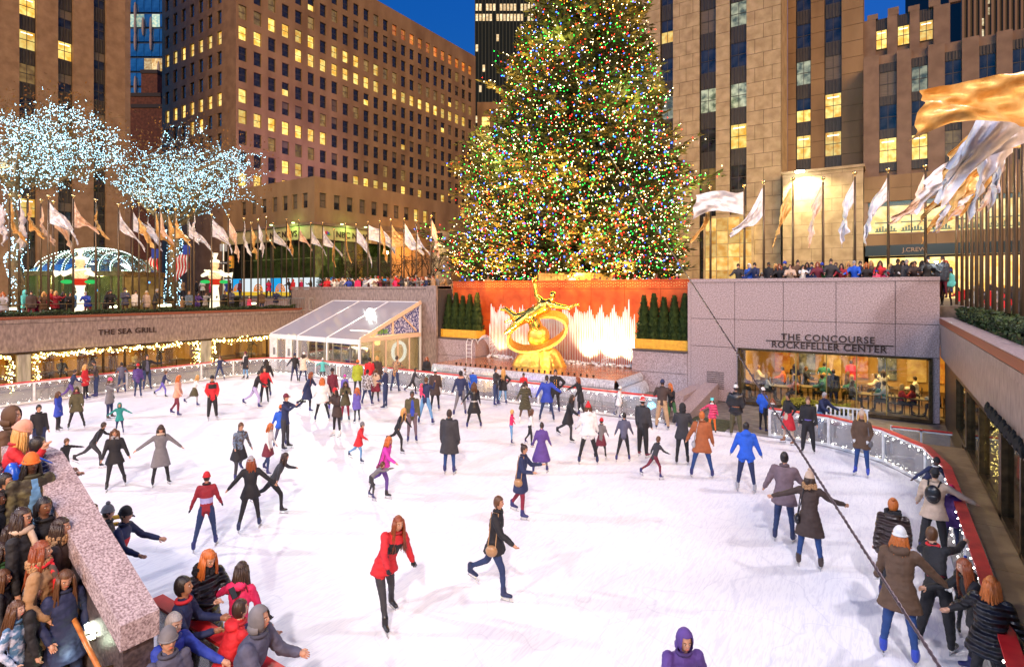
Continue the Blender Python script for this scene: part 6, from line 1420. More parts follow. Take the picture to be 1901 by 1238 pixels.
def extras(t, info, ex, near):
    H = info['H']; neck, U, X, Yv, pel, sh = (info[k] for k in ('neck', 'U', 'X', 'Y', 'pel', 'sh')); hb = info['hb']
    for e in ex:
        k, c = e[0], C_(e[1]) if len(e) > 1 and e[1] is not None else None
        if k == 'scarf':
            m = MB(); m.tube([neck + Vector((math.cos(q) * .052 * H, math.sin(q) * .046 * H, .008 * H + .006 * math.sin(3 * q))) for q in [i * .5236 for i in range(13)]], .021 * H, 8)
            if near or len(e) > 2: m.tube([neck + Vector((-.01, -.055, 0)) * H, sh + Vector((-.01 * H, 0, 0)) - Yv * -.0 + Vector((0, -.085 * H, -.05 * H)), sh + Vector((-.015 * H, -.09 * H, -.2 * H))], .02 * H, 7)
            m.build('scarf', cloth(c, e[2] if len(e) > 2 else 'cloth'), t, smooth=True)
        if k == 'furcollar':
            m = MB(); rnd = random.Random(4); R_ = .062 * H
            for q in range(120 if near else 40):
                an = rnd.uniform(0, 6.28); p = neck + Vector((math.cos(an) * R_, math.sin(an) * R_ * .9 + .012 * H, rnd.uniform(-.02, .03) * H)); m.ell(p, (.017 * H * rnd.uniform(.7, 1.2),) * 3, 5, 3)
            m.build('fur_collar', cloth(c, 'fur'), t)
        if k == 'backpack':
            m = MB(); ctr = sh - U * .10 * H + Vector((0, .10 * H * hb, 0)); m.ell(ctr, (.085 * H, .055 * H, .115 * H), 14, 10); m.ell(ctr + Vector((0, .03 * H, -.035 * H)), (.062 * H, .035 * H, .05 * H), 10, 7); m.build('backpack', cloth(c, 'leather'), t, smooth=True)
            for s in (-1, 1): m = MB(); m.tube([ctr + Vector((s * .05 * H, -.03 * H, .09 * H)), sh + Vector((s * .06 * H, .0, .035 * H)), sh + Vector((s * .062 * H, -.075 * H * hb, -.03 * H)), ctr + Vector((s * .075 * H, -.08 * H, -.1 * H))], .010 * H, 6); m.build('strap', cloth(c), t, smooth=True)
        if k == 'bag':
            s = e[2] if len(e) > 2 else 1; ctr = pel + X * s * .12 * H + Vector((0, 0, -.03 * H)); m = MB(); m.ell(ctr, (.04 * H, .065 * H, .06 * H), 12, 8); m.build('handbag', cloth(c, 'leather'), t, smooth=True); m = MB(); m.tube([ctr + Vector((0, -.04 * H, .03 * H)), sh + X * s * .07 * H * hb + Vector((0, -.03 * H, .03 * H)), sh + X * s * .05 * H + Vector((0, .05 * H, .03 * H)), ctr + Vector((0, .04 * H, .03 * H))], .006 * H, 5); m.build('bag_strap', cloth(c), t)
        if k == 'belt':
            m = MB(); m.rings([(pel + U * z * H, X * .082 * H * hb, Yv * .064 * H * hb) for z in (.055, .075)], 14); m.build('belt', cloth(c), t, smooth=True)
        if k == 'buttons':
            for s in (-1, 1):
                for j in range(4): m = MB(); m.ell(pel + U * (.08 + .055 * j) * H + X * s * .026 * H - Yv * -.0 + Vector((0, -.075 * H * hb - .004, 0)), (.008 * H,) * 3, 6, 4); m.build('button', GOLD, t)
        if k == 'front':   # open jacket showing another garment
            m = MB(); rr = [(.06, .068), (.12, .062), (.2, .070), (.26, .069), (.31, .055)]; vs = []
            for z, d in rr:
                for x in (-.032, 0, .032): vs.append(pel + U * z * H + X * x * H * (1.2 - (z * 1.5)) + Yv * 0 + (X.cross(U)).normalized() * -0 + Vector((0, -1, 0)) * (d * H * hb + .008 - abs(x) * .18 * H) + Vector((0, -math.sin(0), 0)))
            m.add(vs, [(i * 3 + j, i * 3 + j + 1, (i + 1) * 3 + j + 1, (i + 1) * 3 + j) for i in range(4) for j in range(2)]); m.build('shirt_front', cloth(c, e[2] if len(e) > 2 else 'cloth'), t, smooth=True)
        if k == 'band':   # coloured band round the torso
            m = MB(); z0, z1 = e[2], e[3]; m.rings([(pel + U * z * H, X * w * 1.04 * H * hb, Yv * d * 1.05 * H * hb) for z, w, d in ((z0, .086, .066), ((z0 + z1) / 2, .094, .071), (z1, .098, .07))], 16); m.build('jacket_band', cloth(c), t, smooth=True)
        if k == 'collar':
            m = MB(); m.tube([neck + Vector((math.cos(q) * .046 * H, math.sin(q) * .042 * H, .0)) for q in [i * .5236 for i in range(13)]], .013 * H, 6); m.build('collar', cloth(c), t, smooth=True)
        if k == 'phone':
            (w1, d1), (w2, d2) = info['hands']; p = ((w1 + w2) / 2 + (d1 + d2) * .045 * H); p = w2 + d2 * .06 * H if len(e) > 2 else p
            m = MB(); m.box(-.04, .04, -.005, .005, -.075, .075); o = m.build('phone', BLACKM, t); o.location = p + Vector((0, -.02, .03)); o.rotation_euler = (R(-35), 0, 0)
        if k == 'camera':
            (w1, d1), (w2, d2) = info['hands']; p = (w1 + w2) / 2 + (d1 + d2) * .04 * H; m = MB(); m.box(-.065, .065, -.035, .035, -.045, .045); m.tube([(0, -.03, 0), (0, -.13, 0)], .035, 10); o = m.build('camera', BLACKM, t); o.location = p + Vector((0, -.02, .02))
        if k == 'glasses':
            a, b, cc = info['abc']; hc, HM = info['hc'], info['HM']; m = MB()
            for s in (-1, 1): m.tube([hc + HM @ Vector((s * a * .37 + a * .24 * math.cos(q), -b * 1.0, cc * .06 + cc * .13 * math.sin(q))) for q in [i * .785 for i in range(9)]], .0022 * H, 4)
            m.build('glasses', BLACKM, t)
        if k == 'sleeves':
            pass
        if k == 'bobble':
            m = MB(); m.tube([neck + Vector((-.05, -.03, -.01)) * H, sh + Vector((.0, -.085 * H, -.12 * H)), neck + Vector((.05, -.03, -.01)) * H], .004 * H, 5); m.build('lanyard', cloth(c), t)
_last = {}
def person(label, x, y, z=0.0, rz=0.0, H=1.7, pose='stand', top='black', bottom='jeans', shoe='skate', hair='short', hc='dark', sk=0, hat=None, kind='cloth', kindb='cloth', group=None, extra=(), near=False, dep=None, gl='black', skates=True, face=True, sc='black', **kw):
    ex2 = []
    for e in extra:
        if e[0] == 'front': kw['front'] = True; sc = e[1]
        elif e[0] == 'band': kw['band'] = (e[2], e[3]); sc = e[1]
        else: ex2.append(e)
    extra = ex2
    dep = dep or depth_of(x, y); vox = min(.036, max(.012, dep * .0019)); near = near or dep < 11.5
    me, info = body_mesh(H=H, pose=pose, voxel=vox, skates=skates, detail=dep < 11.5 and not kw.get('nodetail'), glove=gl is not None and kw.pop('gloves', False), **{k: v for k, v in kw.items() if k not in ('nodetail', 'gloves')})
    mats = [cloth(SKIN[sk], 'skin'), cloth(C_(top), kind), cloth(C_(bottom), kindb), cloth(C_(shoe), 'leather'), cloth(C_(sc)), cloth(C_(gl or 'black'))]
    for m_ in mats: me.materials.append(m_)
    t = thing('person', label, 'person', (x, y, z), rz, group); link('body', me, t)
    if not (hat and hat[0] == 'hood'): hair_part(t, info, hair, HAIR[hc], near, seed=int(abs(x * 31 + y * 17)), under=bool(hat))
    elif hair in ('long', 'mid'): hair_part(t, info, 'mid', HAIR[hc], near)
    if hat: hat_part(t, info, hat[0], C_(hat[1]), (C_(hat[2]) if hat[0] != 'hood' else hat[2]) if len(hat) > 2 else None)
    if face and dep < 27: face_part(t, info, sk, near)
    if skates: blade_part(t, info)
    if dep < 25 and not any(e[0] in ('collar', 'scarf', 'furcollar') for e in extra) and not kw.get('dress'): extra = list(extra) + [('collar', tuple(q * .6 for q in C_(top)))]
    extras(t, info, extra, near); return t
def at_foot(u, v, z=0.0): p = on_level(u, v, z); return p.x, p.y, depth_of(p.x, p.y)
def skater(u, vf, vh, face, label, **kw):
    x, y, d = at_foot(u, vf); H = kw.pop('H', None) or max(.95, min(1.88, (vf - vh) * d / FPX * kw.pop('hs', 1.0))); bear = math.atan2((u - U0) / FPX, 1); kw.pop('hs', None)
    return person(label, x, y, 0, YAW - bear + R(face), H=H, dep=d, **kw)
S = skater
S(108, 800, 731, 60, 'girl in blue coat and black tights with long brown hair near the left rail', pose='relax', top='royal', coat=.2, bottom='black', shoe='black', hair='long', hc='brown', female=True)
S(142, 795, 722, 0, 'woman in hooded olive parka standing legs apart beside the blue coat girl', pose='wide', top='olive', coat=.16, bottom='black', shoe='black', hair='long', hc='dark', hat=('hood', 'olive', 'fur'), female=True, arms=((10, 12, 25, 10), (10, 12, 25, 10)), extra=(('scarf', 'maroon'),))
S(72, 852, 757, 10, 'dark haired man in black jacket behind the granite slab top', pose='relax', top='black', bottom='navy', hair='short', hc='black')
S(120, 900, 817, 40, 'brown haired boy behind the slab stretching one dark sleeve to the right', pose='rarm', top='black', bottom='black', hair='short', hc='brown', H=1.25)
S(203, 778, 706, 60, 'woman in grey coat and pink hat taking a picture with raised arms', pose='photo', top='grey', coat=.18, bottom='navy', shoe='dbrown', hair='mid', hc='brown', hat=('beanie', 'pink'), female=True, extra=(('scarf', 'lgrey'), ('bag', 'black')))
S(222, 806, 754, 0, 'child in teal hooded jacket with arms held out', pose='armsout', top='teal', bottom='navy', hat=('hood', 'teal'), H=1.12, coat=.12)
S(213, 907, 800, 0, 'woman in black coat and tights with brown hair skating towards the viewer at left', pose='skate', top='black', coat=.14, bottom='black', shoe='black', hair='long', hc='brown', female=True, extra=(('furcollar', 'lgrey'),))
S(298, 900, 795, 10, 'woman in long grey coat with both arms spread wide', pose='spread', top='grey', coat=.27, bottom='black', shoe='black', hair='long', hc='dark', hat=('beanie', 'dbrown'), female=True, extra=(('scarf', 'beige'),))
S(172, 868, 783, 80, 'skater in black leaning far forward with arm thrown back at left', pose='lunge', top='black', bottom='char', shoe='black', hc='dark', sk=2)
S(158, 742, 680, 70, 'blonde woman in red jacket beside the left rail', pose='pocket', top='red', coat=.16, bottom='black', hair='mid', hc='blonde', female=True)
S(179, 737, 672, -75, 'man in brown leather jacket looking at his phone by the left rail', pose='phone', top='dbrown', kind='leather', bottom='jeans', hc='black', extra=(('phone', None),))
S(131, 748, 688, 90, 'skater in dark blue passing behind the olive parka woman', pose='stride', top='navy', bottom='purple', hc='dark')
S(226, 730, 676, 180, 'man in slate jacket and jeans leaning on the left rail with his back turned', pose='rail', top='slate', bottom='jeans', hc='black')
S(256, 738, 679, 170, 'child in purple jacket and red hat by the left rail', pose='stand', top='purple', bottom='jeans', hat=('beanie', 'red'), kind='puffer')
S(273, 724, 662, 10, 'man in black jacket over blue sweater resting one raised arm on the left rail', pose='wave', top='black', bottom='jeans', hc='black', extra=(('front', 'slate'),), arms=((6, 8, 20, 0), (10, 60, 80, 0)))
S(302, 738, 690, 80, 'skater in navy jacket striding right along the left rail', pose='stride', top='navy', bottom='violet', shoe='black', hc='brown')
S(328, 772, 700, 75, 'skater in peach top and maroon shorts gliding right', pose='skate', top='peach', bottom='maroon', hc='ginger', hair='mid', female=True, coat=.08)
S(360, 754, 698, 80, 'skater in white top with red bag and olive skirt', pose='stride', top='white', skirt=.2, sc='olive', bottom='lgrey', hc='blonde', hair='mid', female=True, extra=(('bag', 'hotpink'),))
S(394, 779, 702, 12, 'man in red and black jacket with black beanie standing alone with hands in pockets', pose='pocket', top='red', bottom='black', shoe='lgrey', hat=('beanie', 'black'), sk=2, extra=(('band', 'black', .2, .30), ('collar', 'black')), wideleg=True)
S(408, 706, 663, 0, 'woman in navy top leaning back on the far left rail with arms spread', pose='rail', top='navy', bottom='jeans', hair='long', hc='brown', female=True, legs=((0, 16, 4), (8, 16, 4)), arms=((-6, 58, 10, 0), (-6, 58, 10, 0)), lean=0, extra=(('scarf', 'beige'),))
S(456, 704, 656, -60, 'woman in black coat maroon hat and white scarf beside the far left rail', pose='relax', top='black', coat=.2, bottom='ljeans', shoe='black', hair='mid', hc='dark', hat=('beanie', 'maroon'), female=True, extra=(('scarf', 'white', 'cloth'),))
S(473, 757, 690, 85, 'skater in black jacket and lilac trousers behind the red jacket woman', pose='stride', top='black', bottom='lilac', hc='black')
S(494, 738, 668, 180, 'skater with long black hair in black coat just behind the red jacket woman', pose='skate', top='black', coat=.15, bottom='char', hair='long', hc='black', female=True)
S(491, 749, 685, 0, 'woman in red jacket and black trousers with long dark hair facing the viewer', pose='relax', top='red', bottom='black', shoe='black', hair='long', hc='dark', female=True, arms=((14, 8, 50, 20), (4, 24, 10, 0)), sk=1)
S(547, 709, 659, 180, 'man in dark jacket and navy cap facing the pavilion', pose='larm', top='black', bottom='navy', shoe='black', hat=('beanie', 'navy'), arms=((4, 12, 8, 0), (6, 34, 8, 0)))
S(563, 709, 658, 160, 'woman in cream coat and white beret reaching for the rail by the pavilion', pose='rarm', top='cream', coat=.16, bottom='navy', shoe='black', hair='mid', hc='dark', hat=('slouch', 'white'), female=True, arms=((30, 44, 10, 0), (6, 10, 12, 0)))
S(599, 705, 668, 180, 'child in turquoise coat holding the pavilion rail with arms wide', pose='armsout', top='turq', coat=.18, bottom='dbrown', shoe='white', hat=('pom', 'white'), H=1.22, kind='puffer')
S(570, 764, 692, 70, 'girl in navy coat with long brown hair skating right before the pavilion', pose='stride', top='navy', coat=.26, bottom='black', hair='long', hc='auburn', female=True, arms=((-30, 30, 10, 0), (20, 16, 20, 0)))
S(598, 781, 705, 180, 'woman in loose white coat and black leggings seen from behind with orange scarf', pose='wide', top='white', coat=.14, bottom='black', shoe='navy', hair='long', hc='ginger', female=True, bulk=1.25, arms=((8, 16, 30, 0), (8, 16, 30, 0)), extra=(('scarf', 'orange'),))
S(617, 760, 688, 20, 'skater in maroon jacket and black hat behind the white coat woman', pose='relax', top='maroon', bottom='black', shoe='violet', hat=('beanie', 'black'), sk=3)
S(626, 809, 724, -45, 'woman in red beanie brown coat and black leggings on white skates', pose='phone', top='dbrown', coat=.17, bottom='black', shoe='white', hair='mid', hc='dark', hat=('beanie', 'red'), female=True)
S(641, 782, 711, 5, 'woman in olive jacket and dark red trousers looking at her phone', pose='phone', top='olive', coat=.17, bottom='wine', shoe='navy', hair='mid', hc='dark', female=True, extra=(('phone', None), ('furcollar', 'dbrown')))
S(640, 748, 697, 0, 'child with purple hat and blue jacket behind the olive jacket woman', pose='relax', top='violet', bottom='navy', hat=('beanie', 'magenta'), H=1.3)
S(663, 784, 721, -150, 'girl in violet jacket with ginger hair standing with her back turned', pose='relax', top='violet', coat=.2, bottom='char', shoe='navy', hair='mid', hc='ginger', female=True, H=1.38)
S(664, 733, 672, 180, 'person in lime green jacket and orange hat beside the pavilion corner', pose='relax', top='lime', coat=.15, bottom='char', hat=('beanie', 'orange'))
S(686, 731, 667, 180, 'dark haired person in red jacket beside the pavilion corner', pose='relax', top='red', bottom='dred', hc='black')
S(700, 729, 664, 170, 'person in dark coat with light hair bun near the pavilion corner', pose='stand', top='dbrown', coat=.2, bottom='black', hair='bun', hc='blonde')
S(681, 752, 690, 150, 'person in grey patterned coat and black hat near the pavilion corner', pose='wide', top='lgrey', kind='plaid', coat=.1, bottom='jeans', hat=('beanie', 'black'), sk=2)
S(697, 748, 689, 160, 'woman in dusty pink coat and burgundy skirt near the pavilion corner', pose='relax', top='beige', coat=.1, skirt=.2, sc='wine', bottom='black', hair='mid', hc='brown', female=True, extra=(('furcollar', 'white'),))
S(716, 758, 686, -110, 'man in navy sweater and jeans standing with hands together', pose='folded', top='navy', bottom='jeans', shoe='navy', hc='grey', hair='short', arms=((24, 10, 66, 30), (24, 10, 66, 30)))
S(734, 728, 661, 150, 'man in tan plaid jacket and jeans leaning on the rail at the pavilion corner', pose='rail', top='tan', kind='plaid', bottom='jeans', shoe='navy', hc='dark')
S(529, 834, 737, 60, 'person in navy hoodie photographing to the right with a camera', pose='photo', top='navy', bottom='char', shoe='black', hat=('cap', 'maroon'), extra=(('camera', None),), sk=1)
S(521, 830, 766, 175, 'skater in bright blue jacket with red hat just in front of the photographer', pose='skate', top='blue', bottom='slate', hat=('beanie', 'orange'), coat=.05, H=1.4)
S(497, 880, 790, 60, 'girl in white top with ginger hair and maroon skirt gliding at centre left', pose='skate', top='white', skirt=.17, sc='maroon', bottom='jeans', hair='mid', hc='ginger', female=True)
S(443, 890, 785, 20, 'skater in dark checked shirt and black skirt with one leg swung back', pose='stride', top='steel', kind='plaid', skirt=.18, sc='black', bottom='char', hair='pony', hc='brown', female=True)
S(506, 950, 838, 80, 'skater in black bending forward with long sleeves trailing at centre left', pose='lunge', top='char', bottom='black', shoe='black', hc='dark', hair='mid')
S(465, 983, 856, 175, 'woman in black coat with long auburn hair skating away with arms out', pose='skate', top='black', coat=.1, bottom='black', shoe='navy', hair='long', hc='auburn', female=True, hat=('beanie', 'lgrey'), arms=((-14, 46, 8, 0), (-8, 40, 10, 0)))
S(383, 1018, 886, 175, 'skater in red and black jacket with white back band and red hat', pose='skate', top='dred', bottom='jeans', hat=('beanie', 'red'), extra=(('band', 'lilac', .08, .15), ('collar', 'black')), gloves=True)
S(665, 858, 786, 70, 'child in red coat and grey beanie skating right', pose='stride', top='red', coat=.14, bottom='ljeans', shoe='navy', hat=('beanie', 'grey'), H=1.25)
S(738, 838, 768, 60, 'blonde woman in black leather jacket bending forward with one arm out', pose='lunge', top='black', kind='leather', bottom='black', shoe='black', hair='long', hc='blonde', female=True, H=1.55, lean=24, arms=((16, 50, 8, 0), (6, 18, 20, 0)))
S(711, 920, 812, 65, 'girl in magenta jacket and plum leggings with ginger hair skating right', pose='stride', top='magenta', coat=.06, bottom='purple', shoe='black', hair='mid', hc='ginger', female=True, kindb='cloth', extra=(('bag', 'maroon', -1),))
S(690, 926, 868, 70, 'small child in grey jacket low beside the magenta jacket girl', pose='bend', top='grey', bottom='char', hc='brown', H=1.05)
S(765, 821, 731, 5, 'young man in olive bomber jacket over blue sweater with blue skates', pose='stand', top='olive', bottom='mauve', shoe='skate', hc='black', sk=3, gloves=True, extra=(('front', 'royal'),), bulk=1.03)
S(790, 788, 703, 160, 'man in navy jacket and light blue jeans carrying a child on his shoulder', pose='wide', top='navy', bottom='ljeans', shoe='skate', hc='brown', arms=((60, 10, 80, 10), (12, 14, 20, 0)))
x, y, d = at_foot(782, 788); person('small child in hot pink jacket carried on the shoulder of the navy jacket man', x, y, 1.02, YAW + R(30), H=.82, dep=d, pose='sit', top='pink', bottom='pink', shoe='black', hat=('hood', 'pink'), skates=False)
S(808, 762, 689, 170, 'person in dark brown coat and white knitted hat near the centre rail', pose='relax', top='dbrown', coat=.2, bottom='black', hat=('pom', 'white'))
S(766, 733, 692, 90, 'small dark figure hunched at the rail left of the fountain', pose='stride', top='char', bottom='black', hc='black', H=1.4)
S(792, 716, 671, -20, 'woman with auburn hair in black coat standing outside the rail left of the fountain', pose='relax', top='black', coat=.2, bottom='black', hair='mid', hc='auburn', female=True, skates=False, H=1.65)
S(834, 880, 767, 165, 'person in long dark grey coat and jeans standing alone near the middle', pose='stand', top='char', coat=.26, bulk=1.12, bottom='brightjeans', shoe='skate', hc='dark', kind='cloth')
S(855, 772, 681, 175, 'person in navy top and grey trousers near the centre rail', pose='skate', top='navy', bottom='grey', hat=('beanie', 'black'), extra=(('scarf', 'peach'),))
S(863, 745, 684, 160, 'person in red and white checked jacket at the centre rail', pose='relax', top='lgrey', kind='plaid', bottom='jeans', hat=('beanie', 'lgrey'))
S(880, 795, 714, 180, 'woman in black leather jacket and skirt with white belt seen from behind', pose='wide', top='black', kind='leather', skirt=.2, sc='black', bottom='black', shoe='skate', hair='mid', hc='brown', female=True, arms=((4, 10, 14, 0), (0, 34, 10, 0)), extra=(('belt', 'white'),))
S(878, 742, 694, 180, 'skater in blue coat behind the leather jacket woman', pose='relax', top='blue', coat=.15, bottom='navy', hat=('beanie', 'white'), H=1.4)
S(920, 753, 686, 60, 'man in dark grey jacket and jeans close to the blonde woman at the rail', pose='folded', top='char', bottom='jeans', shoe='skate', hc='black')
S(934, 751, 689, 165, 'woman with long blonde hair in black coat with hand on hip at the rail', pose='hip', top='black', coat=.16, bottom='ljeans', shoe='skate', hair='long', hc='blonde', female=True)
S(972, 748, 695, 0, 'man in red jacket facing the viewer behind the olive puffer coat', pose='phone', top='red', bottom='black', hc='black', extra=(('band', 'char', .12, .2),), sk=2)
S(975, 784, 712, 180, 'woman in long olive puffer coat with fur hood seen from behind', pose='skate', top='olive', kind='puffer', coat=.26, bulk=1.1, bottom='brown', shoe='white', hair='mid', hc='dark', female=True, extra=(('furcollar', 'cream'),), arms=((10, 14, 40, 0), (10, 22, 20, 0)))
S(1015, 781, 700, 0, 'boy in blue parka and jeans with arms held away from his sides', pose='wide', top='royal', coat=.14, bottom='jeans', shoe='navy', hc='black', sk=4, extra=(('furcollar', 'lgrey'),), arms=((0, 26, 10, 0), (30, 44, 30, 0)))
S(1031, 766, 690, 0, 'man in black double breasted coat with gold buttons hand on hip at the rail', pose='hip2', top='black', coat=.12, bottom='black', shoe='skate', hc='black', extra=(('buttons', None),))
S(1054, 818, 734, 70, 'skater in black coat blurred dark shape right of the gold button man', pose='stride', top='black', coat=.2, bottom='char', shoe='black', hair='mid', hc='dark')
S(1078, 773, 703, -75, 'woman in black coat with dark red hair facing left at the rail', pose='rail', top='black', coat=.2, bottom='black', shoe='skate', hair='mid', hc='auburn', female=True, arms=((52, 8, 4, 0), (10, 8, 14, 0)))
S(1005, 878, 790, 170, 'skater in dark plum dress gliding alone near the middle', pose='skate', top='purple', skirt=.3, dress=True, coat=.27, bottom='grey', hair='bun', hc='dark', female=True, flare=1.4)
S(966, 958, 831, 75, 'woman in fitted dark navy coat with brown bag and burgundy legs', pose='skate', top='navy', coat=.22, bottom='wine', shoe='skate', hair='bun', hc='dark', female=True, arms=((10, 10, 80, 0), (30, 20, 60, 10)), extra=(('bag', 'tan', -1),))
S(949, 824, 775, 90, 'small child with pink sleeves and pale blue trousers gliding left of the dark coats', pose='armsout', top='hotpink', bottom='ljeans', hc='blonde', H=1.15)
S(984, 828, 778, 80, 'small skater in white jacket and black leggings behind the plum dress skater', pose='skate', top='white', bottom='black', hc='brown', hair='mid', H=1.25)
S(1092, 862, 755, 180, 'woman in white hoodie and black leggings with red bobble hat seen from behind', pose='wide', top='white', coat=.05, bottom='black', shoe='navy', hair='mid', hc='brown', hat=('pom', 'red'), female=True, bulk=1.12, hood_down=True, gloves=True, arms=((6, 12, 16, 0), (10, 20, 34, 0)))
S(1116, 852, 783, 170, 'child in grey jacket and maroon skirt beside the white hoodie woman', pose='skate', top='grey', skirt=.2, sc='maroon', bottom='char', shoe='black', hat=('beanie', 'red'), H=1.25, female=True)
S(1158, 857, 771, 175, 'teenager in slate blue jacket leaning forward with thin black trousers', pose='skate', top='slate', bottom='black', hc='black', H=1.5, lean=16)
S(1193, 848, 741, 150, 'tall man in black hoodie and trousers with red striped hat', pose='stand', top='char', bottom='black', shoe='maroon', hat=('striped', 'red', 'white'), kind='cloth', bulk=1.05, wideleg=True)
S(1215, 889, 812, 120, 'small dark figure skating between the tall hoodie man and the hooded woman', pose='stride', top='char', bottom='maroon', hc='brown', H=1.2)
S(1229, 797, 705, 175, 'man in dark brown jacket khaki trousers and navy beanie leaning on the rail', pose='rail', top='dbrown', bottom='khaki', shoe='navy', hat=('beanie', 'navy'), bulk=1.1, wideleg=True, legs=((0, 10, 2), (4, 9, 4)))
S(1247, 790, 712, -30, 'woman with long orange blonde hair in black jacket at the rail', pose='rail', top='black', bottom='green', hair='long', hc='ginger', female=True, skates=False)
S(1267, 862, 755, 180, 'person in black hooded coat seen from behind left of the rust coat', pose='relax', top='char', coat=.13, bottom='black', shoe='black', hat=('hood', 'black', 'fur'), arms=((30, 16, 60, 20), (30, 16, 60, 20)))
S(1303, 887, 768, 180, 'person in long rust orange coat and blue jeans seen from behind', pose='wide', top='rust', coat=.17, bottom='brightjeans', shoe='skate', hc='ginger', hair='short', arms=((4, 12, 12, 0), (6, 24, 10, 0)), extra=(('bag', 'lgrey'),))
S(1322, 803, 738, 0, 'girl in hot pink puffer jacket turquoise hat and orange trousers by the gate', pose='relax', top='pink', kind='puffer', coat=.1, bottom='orange', shoe='dbrown', hair='long', hc='dark', hat=('ears', 'turq'), female=True, skates=False, H=1.3, extra=(('scarf', 'white'),), arms=((10, 55, 30, 0), (10, 14, 30, 0)))
S(1366, 812, 716, 175, 'man in black leather jacket with striped bobble hat and olive trousers at the gate', pose='pocket', top='black', kind='leather', coat=.06, bulk=1.15, bottom='olive', shoe='lgrey', hat=('striped', 'white', 'char'), wideleg=True, extra=(('belt', 'rust'),))
S(1385, 914, 791, 180, 'man in bright blue jacket and navy trousers seen from behind', pose='wide', top='blue', coat=.05, bottom='navy', shoe='lgrey', hc='black', hood_down=True, gloves=True, gl='lgrey', legs=((2, 9, 4), (4, 9, 4)), arms=((6, 20, 12, 0), (6, 20, 12, 0)))
S(1464, 824, 735, -50, 'woman in black top and red skirt on tan skates with hand on hip', pose='hip2', top='black', skirt=.25, sc='red', bottom='beige', shoe='tanskate', hair='bun', hc='black', female=True, flare=1.3, sk=2, tucked=True)
S(1500, 840, 742, 0, 'slim man in black top and trousers with purple belt facing the viewer', pose='relax', top='black', bottom='black', shoe='black', hc='brown', sk=1, extra=(('belt', 'violet'),), wideleg=True, arms=((2, 10, 10, 0), (2, 10, 10, 0)))
S(1600, 882, 769, -10, 'smiling woman in brown jacket blue jeans and knitted hat alone near the right rail', pose='pocket', top='brown', coat=.14, bottom='brightjeans', shoe='royal', hair='long', hc='blonde', hat=('pom', 'beige'), female=True, extra=(('bag', 'grey'),), gloves=True, gl='white')
S(1456, 1005, 840, 170, 'man in mauve grey coat and jeans seen from behind', pose='relax', top='mauve', coat=.14, bulk=1.08, bottom='jeans', shoe='navy', hc='black', arms=((30, 18, 40, 0), (6, 24, 20, 0)))
S(1503, 1054, 888, 180, 'woman in fitted black coat with orange fur hood and cream bobble hat', pose='skate', top='dbrown', coat=.24, flare=1.2, bottom='brightjeans', shoe='dbrown', hair='mid', hc='dark', hat=('pom', 'beige'), female=True, extra=(('furcollar', 'tan'), ('bag', 'black', 1)), legs=((2, 8, 4), (4, 8, 6)), arms=((18, 52, 40, 0), (4, 64, 16, 0)))
S(1734, 1030, 880, 172, 'person in beige coat with black backpack and black beanie at the right rail', pose='larm', top='beige', coat=.12, bulk=1.1, bottom='black', shoe='skate', hc='black', hat=('beanie', 'black'), extra=(('backpack', 'black'),), arms=((20, 58, 8, 0), (10, 16, 20, 0)), wideleg=True)
S(1722, 946, 838, 40, 'boy in navy jacket and black hat stretching his arms back over the red rail', pose='lunge', top='navy', bottom='black', hat=('beanie', 'black'), sk=4, H=1.45, lean=30, arms=((-30, 50, 4, 0), (-30, 40, 4, 0)), extra=(('collar', 'white'),))
S(1766, 1022, 925, 10, 'child in purple coat half hidden beside the beige coat backpacker', pose='stand', top='purple', coat=.2, bottom='navy', hat=('beanie', 'hotpink'), H=1.3)
S(1658, 1118, 936, 178, 'woman in dark brown puffer jacket with fur hood and ginger bun', pose='relax', top='dbrown', kind='puffer', coat=.1, bulk=1.15, bottom='char', hair='bun', hc='ginger', female=True, hood_down=True, extra=(('furcollar', 'black'),), legs=((2, 6, 2), (2, 6, 2)))
S(1670, 1228, 986, 178, 'woman in brown parka white beanie and blue jeans reaching down with white glove', pose='larm', top='brown', coat=.16, bulk=1.1, bottom='brightjeans', shoe='royal', hair='mid', hc='ginger', hat=('beanie', 'white'), female=True, hood_down=True, gloves=True, gl='white', legs=((2, 7, 3), (6, 8, 5)), arms=((20, 40, 6, 0), (12, 12, 20, 0)))
S(1740, 1206, 1010, 165, 'man in black vest with maroon sleeves bending towards a child at the right rail', pose='bend', top='black', bottom='black', shoe='black', hc='brown', H=1.78, lean=34, tilt=14, extra=(('collar', 'red'), ('belt', 'dred')), wideleg=True, legs=((6, 6, 8), (2, 10, 10)))
S(1792, 1176, 1034, 20, 'small child in black coat with blue and white striped hat held at the rail', pose='relax', top='black', kind='puffer', coat=.14, bottom='black', shoe='black', hat=('striped', 'white', 'blue'), H=1.12, gloves=True)
S(1822, 1262, 1030, -60, 'woman with wavy auburn hair in black coat bending over the striped hat child', pose='rail', top='black', coat=.16, bottom='black', hair='long', hc='auburn', female=True, H=1.66, lean=20)
S(1838, 1318, 1070, 168, 'woman with very long red hair in shiny black puffer jacket at the lower right corner', pose='rail', top='black', kind='puffer', coat=.14, bulk=1.25, bottom='black', hair='wild', hc='ginger', female=True, H=1.66, lean=6, arms=((14, 18, 14, 0), (30, 34, 12, 0)))
S(1258, 1420, 1158, 20, 'skater in bright purple coat cut off by the bottom edge of the photo', pose='stride', top='purple', coat=.1, bottom='violet', hat=('hood', 'purple'), H=1.7, lean=20)
S(712, 1152, 946, 25, 'skater leaning hard in red and black jacket with long dark trousers', pose='stride', top='red', bottom='char', shoe='black', hair='long', hc='auburn', H=1.8, lean=18, tilt=14, coat=.08, extra=(('band', 'black', .16, .26),), legs=((26, 2, 10), (-16, 14, 8)), gloves=True)
